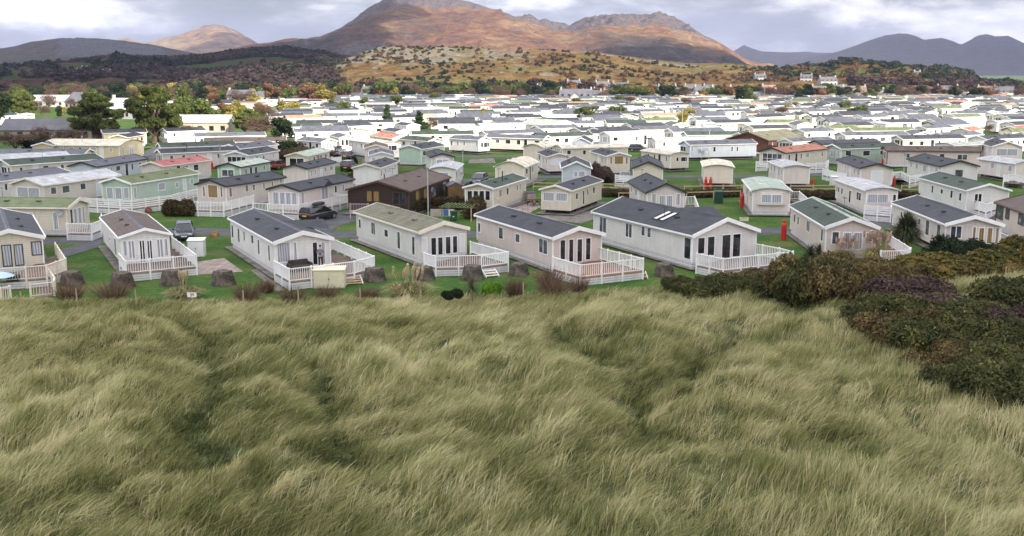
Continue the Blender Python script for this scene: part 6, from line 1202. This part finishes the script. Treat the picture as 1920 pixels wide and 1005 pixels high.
# houses and trees on the hill sides
def on_hill(key, u, v):
    best = None
    for t_ in np.linspace(.02, .98, 60):
        x, y, z = hill_pt(key, u, t_); vv = uv(x, y, z)[1]
        if best is None or abs(vv-v) < best[0]: best = (abs(vv-v), x, y, z)
    return best[1:]
for u, v, key, lb, wl, L_ in [(1513, 155, 'hill6', 'white villa on the right hand hill among pines', 'white', 9), (1553, 160, 'hill6', 'long white house on the right hand hill', 'white', 13), (1076, 168, 'hill5', 'small white cottage on the knoll foot', 'white', 9), (1130, 172, 'hill5', 'white house with chimneys above the village centre', 'white', 10), (1165, 173, 'hill5', 'grey roofed house on the rise right of the village centre', 'cream', 11), (1425, 153, 'hill6', 'white cottage at the left end of the right hand hill', 'white', 9),
        (198, 144, 'hill7', 'white farm shed on the wooded slope', 'white', 8), (155, 140, 'hill7', 'dark roofed farm on the wooded slope', 'grey', 14), (230, 146, 'hill7', 'small cream cottage right of the white farm shed', 'cream', 6), (722, 181, 'hill5', 'cream house with tall chimney at the knoll foot', 'cream', 14), (60, 145, 'hill7', 'tiny white cottage at the left of the wooded slope', 'white', 7), (158, 133, 'hill7', 'upper white barn on the wooded slope', 'white', 7), (1720, 145, 'hill6', 'tiny white cottage high on the right hand hill', 'white', 6)]:
    x, y, z = on_hill(key, u, v); house(lb, x, y, z, rt.choice([-15, 8, 20]), L_, min(7, L_*.7), 2.6 if key == 'hill7' else 3.6, HW[wl], SL)
CR = {}
def wood(name, label, items, m, seed):
    """far woodland that reads as one mass"""
    base = []
    for s in range(3): base.append(leaves([(0, 0, .45, .5, .5, .42), (.3, .1, .3, .32, .3, .3), (-.25, -.2, .35, .33, .3, .34), (.05, .25, .62, .28, .3, .28)], 64, .30, seed+s, shell=.5))
    Vs = []; Ts = []; r_ = np.random.default_rng(seed)
    for i, (x, y, z, s) in enumerate(items):
        V, F, t_ = base[i % 3]; a = r_.random()*6.28; c, s_ = math.cos(a), math.sin(a); Vs.append(np.stack([(V[:, 0]*c-V[:, 1]*s_)*s*1.25+x, (V[:, 0]*s_+V[:, 1]*c)*s*1.25+y, V[:, 2]*s+z-.1*s], 1)); Ts.append(np.clip(t_*.6+.4*r_.random(), 0, 1))
    V = np.vstack(Vs); F = np.arange(len(V)).reshape(-1, 4); o = link(bpy.data.objects.new(name, raw_mesh(name, V, F, m, {'tint': np.concatenate(Ts)}))); tag(o, label, 'trees', kind='stuff'); return o
def scatter(key, u0, u1, t0, t1, n, seed, s0=5, s1=10, thr=-.1, sc=150):
    r_ = random.Random(seed); L_ = []
    while len(L_) < n:
        u = r_.uniform(u0, u1); t_ = r_.uniform(t0, t1); x, y, z = hill_pt(key, u, t_)
        if fbm(np.array([x/sc]), np.array([y/sc]), 3, seed)[0] > thr: L_.append((x, y, z, r_.uniform(s0, s1)))
        elif r_.random() < .02: L_.append((x, y, z, r_.uniform(s0*.6, s1*.6)))
    return L_
WB = leafmat('winter_wood', (.034, .024, .022), (.052, .036, .031), (.078, .056, .042)); WG = leafmat('evergreen_wood', (.010, .020, .010), (.024, .036, .015), (.05, .065, .024)); WO = leafmat('autumn_scrub', (.055, .034, .016), (.11, .066, .030), (.16, .10, .045))
wood('woodland', 'brown winter woodland across the left slope', scatter('hill7', -60, 760, .0, 1.0, 4600, 31, 4, 8, .02), WB, 1)
wood('woodland', 'dark evergreen clumps across the left slope', scatter('hill7', -60, 760, .0, 1.0, 1300, 32, 4, 9, .12, 90), WG, 2)
wood('scrub', 'bushes and bracken thickets over the knoll', scatter('hill5', 560, 1600, .0, .75, 700, 33, 1.5, 3.6, .0, 60), WO, 3)
wood('scrub', 'dark gorse clumps over the knoll', scatter('hill5', 560, 1600, .0, .9, 800, 34, 1.3, 3.2, .05, 60), WG, 4)
wood('woodland', 'bare trees along the foot of the knoll', scatter('hill5', 600, 1600, .0, .13, 620, 35, 4, 7, -.3, 60), WB, 5)
wood('scrub', 'autumn bushes over the right hand hill', scatter('hill6', 1340, 2000, .0, .85, 450, 36, 2.5, 6, .0, 60), WO, 6)
wood('woodland', 'dark pines over the right hand hill', scatter('hill6', 1340, 2000, .0, .95, 420, 37, 3, 7, .1, 70), WG, 7)
wood('woodland', 'bare brown wood at the right foot of the hill', scatter('hill6', 1600, 2050, .0, .45, 700, 38, 4, 7, -.02, 60), WB, 8)
wood('woodland', 'dark wood along the mountain foot', scatter('mountain3', 400, 1480, .0, .12, 900, 39, 8, 14, -.1, 120), WB, 9)
for u0, u1, n, lb in [(1758, 1818, 60, 'dark pine clump on the skyline of the right hill'), (1580, 1612, 22, 'small dark clump on the skyline of the right hill')]: wood('pine_clump', lb, [(*hill_pt('hill6', u0+(u1-u0)*i/n, .93+.05*(i % 3)/2), 9) for i in range(n)], WG, 11)
# ---------------------------------------------------------------- shrubs in the gardens
BP = {}
def bush(kind, x, y, s, hz, label, z=0, name='bush', cat='bush', group=None, sy=None):
    sd_ = random.randrange(3); k = (kind, sd_)
    if k not in BP:
        r_ = random.Random(sd_*5+len(kind)); bl = [(r_.uniform(-.55, .55), r_.uniform(-.55, .55), r_.uniform(.25, .62), r_.uniform(.32, .55), r_.uniform(.32, .55), r_.uniform(.28, .42)) for i in range(9)]
        n, sz, el, up = {'gorse': (36000, .027, 2.4, .6), 'gor2': (36000, .027, 2.4, .6), 'bram': (26000, .022, 4.5, .2), 'fern': (20000, .048, 2.4, .3), 'shr': (22000, .036, 1.6, 0), 'bright': (6000, .09, 1, 0), 'hedge': (14000, .05, 1, 0)}[kind]
        BP[k] = leafmesh(name, LM[kind], bl, n, sz, sd_+len(kind), shell=.4, elong=el, up=up)
    o = link(bpy.data.objects.new(name, BP[k])); o.location = (x, y, z-.12*hz); o.scale = (s, sy or s, hz); o.rotation_euler = (0, 0, random.random()*6.28 if sy is None else 0); tag(o, label, cat, group); return o
def bpx(kind, u, v, s, hz, label, **k): x, y = at_px(u, v); return bush(kind, x, y, s, hz, label, **k)
# twiggy shrubs at the lawn edge
for i, (u, v, r_, h, lb) in enumerate([(132, 562, 1.5, 1.5, 'reddish brown twig bush before the first concrete block'), (212, 562, 2.0, 1.7, 'wide brown twig bush below the left lodge deck'), (465, 567, 1.5, 1.7, 'brown twig bush left of the person deck'), (548, 566, 1.4, 1.3, 'dark twig bush by the corner of the person deck'), (612, 560, 1.5, 1.1, 'thin red twigs in front of the cream box'), (690, 562, 1.2, 1.1, 'small brown twigs below the steps'), (965, 556, 1.0, 1.6, 'narrow brown twig bush left of the beige lodge deck'),
        (1042, 555, 2.1, 1.9, 'largest brown twig bush before the beige lodge deck'), (1087, 552, .9, 1.6, 'dark upright shrub at the beige deck corner'), (1030, 541, 1.4, 1.9, 'pale twiggy shrub against the beige lodge'), (500, 548, .9, 1.1, 'purple twigs at the corner of the person deck'), (325, 528, .7, .9, 'low twigs behind the left pampas tuft')]):
    x, y = at_px(u, v); o = link(bpy.data.objects.new('shrub', twigmesh('shrub', LM['twig'], 420, r_, h, 50+i, w=.012))); o.location = (x, y, 0); tag(o, lb, 'shrub')
def blades(n, r, h, seed, droop=.35, w=.02): return twigmesh('blades', LM['pamp'], n, r, h, seed, 1.2, w, curve=droop)
def pampas(label, u, v, r, h, npl, seed, plm='plume', pr=.5):
    x, y = at_px(u, v); root = empty('pampas_grass', (x, y, 0)); me = blades(900, r, h, seed); link(bpy.data.objects.new('blades', me), root); r_ = random.Random(seed)
    for i in range(npl):
        a = r_.uniform(0, 6.28); q = r_.uniform(0, pr); L_ = leaves([(0, 0, .26, .055, .055, .30)], 260, .07, seed+i, shell=.0, elong=1.8, up=1); o = link(bpy.data.objects.new('plume', raw_mesh('plume', L_[0], L_[1], LM[plm], {'tint': L_[2]})), root); o.location = (math.cos(a)*q, math.sin(a)*q, h*r_.uniform(.85, 1.2)); o.rotation_euler = (r_.uniform(-.12, .12), r_.uniform(-.05, .2), 0)
        b = MB(); b.tube([(math.cos(a)*q*.3, math.sin(a)*q*.3, 0), (math.cos(a)*q, math.sin(a)*q, o.location.z+.1)], .012, 4); b.build('stem', LM[plm], root)
    tag(root, label, 'pampas grass', 'clumps of pampas grass'); return root
pampas('straw coloured pampas clump before the third concrete block', 345, 560, 1.5, 1.25, 6, 1, 'plume2', .4); pampas('big pampas clump with ragged cream plumes below the mossy lodge', 765, 556, 1.9, 1.6, 18, 2, 'plume2', 1.1)
pampas('left pink plumed pampas before the dark green roofed lodge', 1578, 490, 1.3, 1.35, 24, 3, pr=1.3); pampas('right tall pink plumed pampas before the dark green roofed lodge', 1642, 494, 1.3, 1.9, 44, 4, pr=1.2)
def palm(label, u, v, h, r, n, seed, name='palm_tree'):
    x, y = at_px(u, v); root = empty(name, (x, y, 0)); b = MB(); b.tube([(0, 0, 0), (.05, 0, h*.5), (0, 0, h)], [r*.14, r*.11, r*.12], 9); b.build('trunk', PBARK, root); g_ = np.random.default_rng(seed); Vs = []; Fs = []
    for i in range(n):
        th = g_.random()*6.28; el = g_.uniform(-.75, 1.45); L_ = r*g_.uniform(.75, 1.05); d = np.array((math.cos(th)*math.cos(el), math.sin(th)*math.cos(el), math.sin(el))); s = np.array((-math.sin(th), math.cos(th), 0))*r*.022; p = np.array((0, 0, h)); p1 = p+d*L_*.6; p2 = p+d*L_+np.array((0, 0, -.28*L_*math.cos(el)))
        k = len(Vs); Vs += [p-s, p+s, p1+s*1.2, p1-s*1.2, p2+s*.1, p2-s*.1]; Fs += [[k, k+1, k+2, k+3], [k+3, k+2, k+4, k+5]]
    me = raw_mesh('fronds', np.array(Vs), np.array(Fs), LM['palm'], {'tint': np.repeat(g_.random(n), 6)}); link(bpy.data.objects.new('fronds', me), root); tag(root, label, 'palm'); return root
palm('bushy palm in front of the pale pink caravan on the right', 1697, 476, 2.1, 1.75, 1100, 1); palm('small spiky cordyline palm at the dune edge', 884, 576, 1.35, .85, 160, 2, 'cordyline'); palm('stemless spiky plant right of the widest lodge deck', 1520, 484, .25, 1.3, 150, 3, 'yucca')
palm('spiky dark plant below the dark green roofed lodge', 1535, 480, .2, 1.1, 120, 4, 'yucca')
bpx('bright', 919, 556, .75, 1.2, 'small bright lime green conifer on the lawn'); bpx('shr', 848, 579, .8, .7, 'small dark green clump in the dune grass', z=.8); bpx('bram', 135, 326, 4, 1.5, 'purple heather bank between the left caravans'); bpx('bram', 100, 325, 3.5, 1.3, 'left end of the purple heather bank'); bpx('hedge', 552, 342, 1.8, 2.2, 'brown bare shrub before the charcoal roofed caravan'); bpx('shr', 560, 340, .9, 2.4, 'upright green shrub inside the brown bare shrub'); bpx('bram', 672, 336, 1.7, 1.7, 'purplish bare shrub before the blank white gable')
bpx('bram', 1128, 342, 2.6, 3.2, 'reddish brown round shrub behind the charcoal roofed caravans'); bpx('bram', 1110, 345, 2.0, 2.4, 'lower left part of the reddish shrub beside the pale blue caravan'); bpx('bram', 905, 242, 1.8, 1.6, 'pinkish shrub among the white caravans left of centre'); bpx('shr', 664, 313, .9, 2.4, 'narrow green conifer beside the black cars'); bpx('shr', 505, 295, 7, 3.4, 'dark rounded hedge end at left centre'); bpx('hedge', 560, 300, 6, 2.6, 'olive hedge running right from the dark hedge end')
bpx('fern', 1655, 500, 1.5, .8, 'low yellow green growth under the right pampas'); bpx('shr', 1555, 497, 1.4, .8, 'dark green growth under the left pampas')
def hedge(label, pts, w, h, m, n, seed, top=0, sz=.13):
    q = [np.array(at_px(*p)) for p in pts]; g_ = np.random.default_rng(seed); o_ = q[0]; bl = []
    for a, c in zip(q[:-1], q[1:]):
        k = max(1, int(np.hypot(*(c-a))/(w*.55)))
        for i in range(k+1): p_ = a+(c-a)*i/k-o_; bl.append((p_[0], p_[1], h*.45, w*.6, w*.6, h*.56)); bl.append((p_[0]+g_.normal()*.2, p_[1]+g_.normal()*.2, h*.7, w*.42, w*.42, h*.34))
    o = link(bpy.data.objects.new('hedge', leafmesh('hedge', LM[m], bl, n, sz, seed, shell=.55))); o.location = (o_[0], o_[1], 0); tag(o, label, 'hedge'); return o
hedge('clipped flat topped brown hedge on the grass left of the lane', [(317, 405), (357, 405)], 1.3, 1.75, 'hedge', 9000, 1); hedge('clipped hedge with rusty patches below the chalet', [(760, 404), (790, 396), (870, 392)], 1.2, 1.5, 'hedge', 9000, 2); hedge('rounded olive hedge before the square windowed cream caravan', [(880, 410), (905, 394), (925, 392)], 1.5, 1.9, 'hedge', 8000, 3)
hedge('rough bramble strip under the timber fence left of the narrow lodge', [(1140, 368), (1205, 370)], 2.3, 1.0, 'hedge', 7000, 4); hedge('rough bramble strip behind the green cabinet', [(1290, 370), (1388, 368)], 2.4, 1.0, 'hedge', 8000, 5); hedge('rough bramble strip right of the bay windowed caravan', [(1490, 372), (1560, 374)], 2.4, 1.1, 'hedge', 7000, 6); hedge('rough bramble strip right of the pinkish porch caravan', [(1692, 372), (1722, 374)], 2.0, 1.0, 'hedge', 4000, 7)
# ---------------------------------------------------------------- the scrub on the right : each bush a thing
def dz(x, y): return float(dune(np.array([x]), np.array([min(y, yb(x))]))[0]) if y < yb(x) else 0
SCR = [  # kind, u, v(base), half-width m, height, words
 ('gorse', 1320, 574, 2.6, 1.9, 'leftmost dark gorse bush of the scrub beside the lawn'), ('gorse', 1375, 574, 2.6, 1.9, 'dark gorse second from the left in the scrub'), ('gorse', 1278, 560, 1.5, 1.2, 'low gorse fringe at the left tip of the scrub'), ('gor2', 1410, 552, 2.6, 1.45, 'brownish gorse below the widest lodge deck corner'), ('gor2', 1462, 550, 2.8, 1.5, 'brown gorse below the right end of the widest deck'),
 ('gorse', 1535, 548, 3.0, 1.5, 'olive gorse right of the widest deck'), ('gorse', 1480, 610, 3.2, 3.3, 'big olive gorse jutting into the dune grass'), ('gor2', 1545, 618, 3.2, 3.2, 'big brown gorse next to the jutting one'), ('gor2', 1600, 600, 3.2, 2.9, 'brown gorse above the dark hollow'), ('gorse', 1620, 550, 3.0, 1.6, 'olive gorse under the right pampas'), ('gorse', 1600, 525, 2.3, .9, 'yellow flowered gorse under the left pampas'),
 ('bram', 1690, 618, 3.3, 2.2, 'purple bramble mound in the middle of the scrub'), ('bram', 1745, 655, 2.8, 1.7, 'purple bramble beside the bluish bushes'), ('bram', 1898, 668, 3.2, 2.3, 'purple bramble at the right edge'), ('gorse', 1660, 655, 2.4, 2.0, 'olive bush right of the dark hollow'), ('gorse', 1785, 660, 2.8, 1.8, 'bluish green bush right of the purple bramble'), ('gorse', 1840, 652, 2.4, 1.5, 'bluish green bush left of the edge bramble'),
 ('gor2', 1700, 690, 2.6, 2.0, 'olive brown bush on the lower scrub edge'), ('gorse', 1760, 700, 2.6, 2.2, 'gorse with yellow flecks in the lower scrub'), ('gorse', 1830, 720, 2.8, 2.3, 'dark gorse in the lower scrub'), ('gorse', 1890, 720, 2.8, 2.4, 'dark gorse at the lower right edge'), ('gor2', 1775, 755, 2.0, 1.8, 'small brown gorse near the lower tip'), ('gorse', 1840, 790, 2.2, 1.9, 'dark gorse at the lower tip of the scrub'), ('gorse', 1905, 815, 2.5, 2.1, 'lowest dark gorse cut off at the right edge'),
 ('gorse', 1925, 592, 1.8, 1.0, 'green bush at the right edge above the bramble'), ('fern', 1650, 518, 2.2, 1.1, 'yellow green ferny shrub beside the small white deck'), ('fern', 1705, 540, 2.8, 1.8, 'green and gold ferny shrub below the palm'), ('fern', 1765, 550, 3.0, 2.1, 'rust tipped ferny shrub right of the palm'), ('fern', 1820, 534, 2.8, 1.8, 'rust tipped ferny shrub below the dark evergreen bush'), ('fern', 1880, 536, 3.0, 1.9, 'golden ferny shrub at the right edge'), ('fern', 1930, 520, 3.0, 2.6, 'ferny shrub cut off at the right edge'), ('fern', 1740, 512, 2.4, 1.3, 'dull green ferny shrub left of the dark evergreen bush'),
 ('shr', 1805, 495, 2.4, 2.0, 'dark evergreen bush in front of the right hand caravan'), ('shr', 1848, 500, 2.2, 1.5, 'dark evergreen bush right of its larger neighbour'), ('gorse', 1960, 650, 3, 2.6, 'bush beyond the right edge beside the bramble'), ('gorse', 1960, 730, 3, 2.6, 'gorse beyond the right edge in the lower scrub'), ('gorse', 1885, 765, 2.4, 2.0, 'dark gorse between the lower tip and the right edge'), ('gorse', 1450, 578, 2.2, 1.7, 'low olive gorse left of the jutting bush'), ('gor2', 1700, 560, 3.0, 2.0, 'brown olive bush between ferns and bramble'), ('gorse', 1560, 575, 2.6, 2.4, 'olive gorse between the two big ones')]
BC = []
for k, u, v, s, h, lb in SCR:
    x, y = at_px(u, v-8); z_ = dz(x, y); y += s*.35; bush(k, x, y, s*1.12, h*1.08, lb, z_, name={'gorse': 'gorse_bush', 'gor2': 'gorse_bush', 'bram': 'bramble', 'fern': 'ferny_shrub', 'shr': 'evergreen_bush'}[k], group='bushes of the right hand scrub'); BC.append((x, y, s))
BC = np.array(BC)
r_ = np.random.default_rng(4); fv = []      # gorse flowers
for (u, v, n, s) in [(1600, 515, 130, 2.3), (1585, 520, 80, 2), (1760, 690, 24, 3), (1850, 740, 24, 3), (1475, 590, 14, 3), (1770, 560, 16, 3)]:
    x, y = at_px(u, v)
    for i in range(n): d = r_.normal(size=3); d /= np.linalg.norm(d); fv.append((x+d[0]*s, y+s*.5+d[1]*s*.8, max(.3, 1.2+d[2]*1.1)+dz(x, y)))
fv = np.array(fv); n = len(fv); a = r_.normal(size=(n, 3))*.03; b_ = r_.normal(size=(n, 3))*.03
o = link(bpy.data.objects.new('gorse_flowers', raw_mesh('gorse_flowers', np.stack([fv-a, fv+b_, fv+a, fv-b_], 1).reshape(-1, 3), np.arange(4*n).reshape(-1, 4), LM['flow'], {'tint': np.repeat(r_.random(n), 4)}))); tag(o, 'scattered yellow gorse flowers on the right hand scrub', 'flowers', kind='stuff')

rc_ = random.Random(12); cl = []
while len(cl) < 16:
    u, v = rc_.uniform(560, 1900), rc_.uniform(238, 300); q = np.array(at_px(u, v))
    if free([q], 4.2): occupy([q]); cl.append((u, v, q))
for i, (u, v, q) in enumerate(sorted(cl, key=lambda c_: c_[0])):
    pn = rc_.choice(['navy', 'black', 'red', 'white', 'silver', 'dark']); car(f"{ {'navy': 'navy', 'black': 'black', 'red': 'red', 'white': 'white', 'silver': 'silver', 'dark': 'dark grey'}[pn]} car between mid park caravans, {ordn(i+1)} such car from the left", q[0], q[1], rc_.uniform(0, 360), PT[pn], rc_.choice(['hatch', 'suv', 'estate']), 4.3)
b = MB(); MG = random.Random(3)
for v in VANS:     # gravel hardstanding under each caravan
    c, s = math.cos(v['rz']), math.sin(v['rz']); k = v['W']/2+.55; cx, cy = v['ctr']; RZ[0] += .0002
    b.poly([(cx+x*c-y*s, cy+x*s+y*c, .11+RZ[0]*.05) for x, y in [(-k, -.5), (k, -.5), (k+MG.uniform(0, .8), v['L']+.6), (-k, v['L']+.5)]])
    RZ[0] += .02
o = b.build('path', GRAV); tag(o, 'gravel hardstanding strips under the caravans', kind='structure')
# ---------------------------------------------------------------- dune grass : one mass of blades, combed by the wind
def grassmat():
    m, t, b = newmat('marram_blade'); L = t.links.new
    at = N(t, 'ShaderNodeAttribute', attribute_name='tint'); rp = ramp(t, [(0, (.050, .072, .020)), (.25, (.145, .165, .050)), (.48, (.29, .30, .115)), (.72, (.50, .47, .24)), (1, (.72, .66, .42))]); L(at.outputs['Fac'], rp.inputs[0]); L(rp.outputs[0], b.inputs['Base Color'])
    b.inputs['Roughness'].default_value = .55; b.inputs['Specular IOR Level'].default_value = .25; tr = N(t, 'ShaderNodeBsdfTranslucent'); L(rp.outputs[0], tr.inputs[0]); mx_ = N(t, 'ShaderNodeMixShader'); mx_.inputs[0].default_value = .3; L(b.outputs[0], mx_.inputs[1]); L(tr.outputs[0], mx_.inputs[2]); L(mx_.outputs[0], t.nodes['Material Output'].inputs[0]); return m
GM = grassmat(); G = np.random.default_rng(77)
nt_ = 64000; ys = 24+G.random(nt_)**.85*62; xs = (G.random(nt_)*2-1)*(ys*.53+5); keep = ys < yb(xs)-.1
inb = np.zeros(nt_, bool)
for x, y, s in BC: inb |= ((xs-x)**2+(ys-y)**2) < (s*.8)**2
keep &= ~inb; pf_ = fbm(xs*.5, ys*.5, 3, 61); keep &= G.random(nt_) < np.clip(.95+pf_*.9, .3, 1); xs, ys = xs[keep], ys[keep]; K = len(xs)
vd = vdist(xs+.9*fbm(xs*.3, ys*.3, 2, 8), ys); val = np.exp(-(vd/1.3)**2)
patch_ = fbm(xs*.16, ys*.2, 4, 20)*.5+fbm(xs*.8, ys*.7, 3, 22)*.75; edge = np.clip((ys-(yb(xs)-6))/6, 0, 1)
line = np.exp(-(vd/.42)**2); tt = .63+patch_*.46-val*.08-line*.4+G.normal(size=K)*.07-edge*.05+.06*(fbm(xs*.05, ys*.07, 2, 40)); hgt_ = (.66+.20*fbm(xs*.25, ys*.25, 3, 30)+.38*fbm(xs*.95, ys*.9, 2, 33)+G.normal(size=K)*.10)*(1-.2*val)*(1-.55*line)*(1-.45*edge)
ang = .15+1.0*fbm(xs*.10, ys*.12, 3, 50)+G.normal(size=K)*.28; ang = ang-np.clip(xs/40, 0, 1)*.0; lean0 = .60+.30*fbm(xs*.2+4, ys*.2, 3, 51)-np.clip(xs/30, -.3, 1)*.18
NB = 15
def rep(a): return np.repeat(a, NB)
X = rep(xs)+G.normal(size=K*NB)*.17; Y = rep(ys)+G.normal(size=K*NB)*.17; n = len(X); Z0 = dune(X, np.minimum(Y, yb(X)))-.03
L_ = np.clip(rep(hgt_)*(.7+.5*G.random(n)), .25, 1.5); an = rep(ang)+G.normal(size=n)*.35; ln = np.clip(rep(lean0)+G.normal(size=n)*.16, .08, .95)
dx, dy = np.cos(an), np.sin(an); tip = L_*ln; hz_ = L_*np.sqrt(np.clip(1-ln*ln*.8, .1, 1))
P0 = np.stack([X, Y, Z0], 1); P1 = np.stack([X+dx*tip*.28, Y+dy*tip*.28, Z0+hz_*.58], 1); P2 = np.stack([X+dx*tip, Y+dy*tip, Z0+hz_*.92], 1)
wa = G.random(n)*np.pi; wd_ = (.0085+.006*G.random(n)+Y*.00008)[:, None]; Wv = np.stack([np.cos(wa)*.6+.5, np.sin(wa)*.7, G.normal(size=n)*.2], 1)*wd_
V = np.stack([P0-Wv, P0+Wv, P1+Wv*.9, P1-Wv*.9, P2+Wv*.25, P2-Wv*.25], 1).reshape(-1, 3); i = np.arange(n)[:, None]*6
tb = np.clip(rep(tt)+G.normal(size=n)*.15, 0, 1)
o = link(bpy.data.objects.new('marram_grass', raw_mesh('marram_grass', V, np.concatenate([i+np.array([0, 1, 2, 3]), i+np.array([3, 2, 4, 5])]), GM, {'tint': np.repeat(tb, 6)}))); tag(o, 'wind combed straw and green marram grass covering the dune', 'grass', kind='stuff')
# short lawn tufts near the viewer so that the mown grass is not a bare sheet
# ---------------------------------------------------------------- air
HZ = True
if HZ:
    m = bpy.data.materials.new('haze_air'); m.use_nodes = True; t = m.node_tree; t.nodes.clear(); ou = N(t, 'ShaderNodeOutputMaterial'); pv = N(t, 'ShaderNodeVolumePrincipled'); pv.inputs['Color'].default_value = (.58, .66, .98, 1); pv.inputs['Density'].default_value = 6.5e-5; pv.inputs['Anisotropy'].default_value = .2; t.links.new(pv.outputs[0], ou.inputs['Volume'])
    b = MB(); b.box(-11000, 11000, -400, 11500, -120, 480); o = b.build('haze', m); tag(o, 'thin bluish air over the whole valley', kind='stuff')
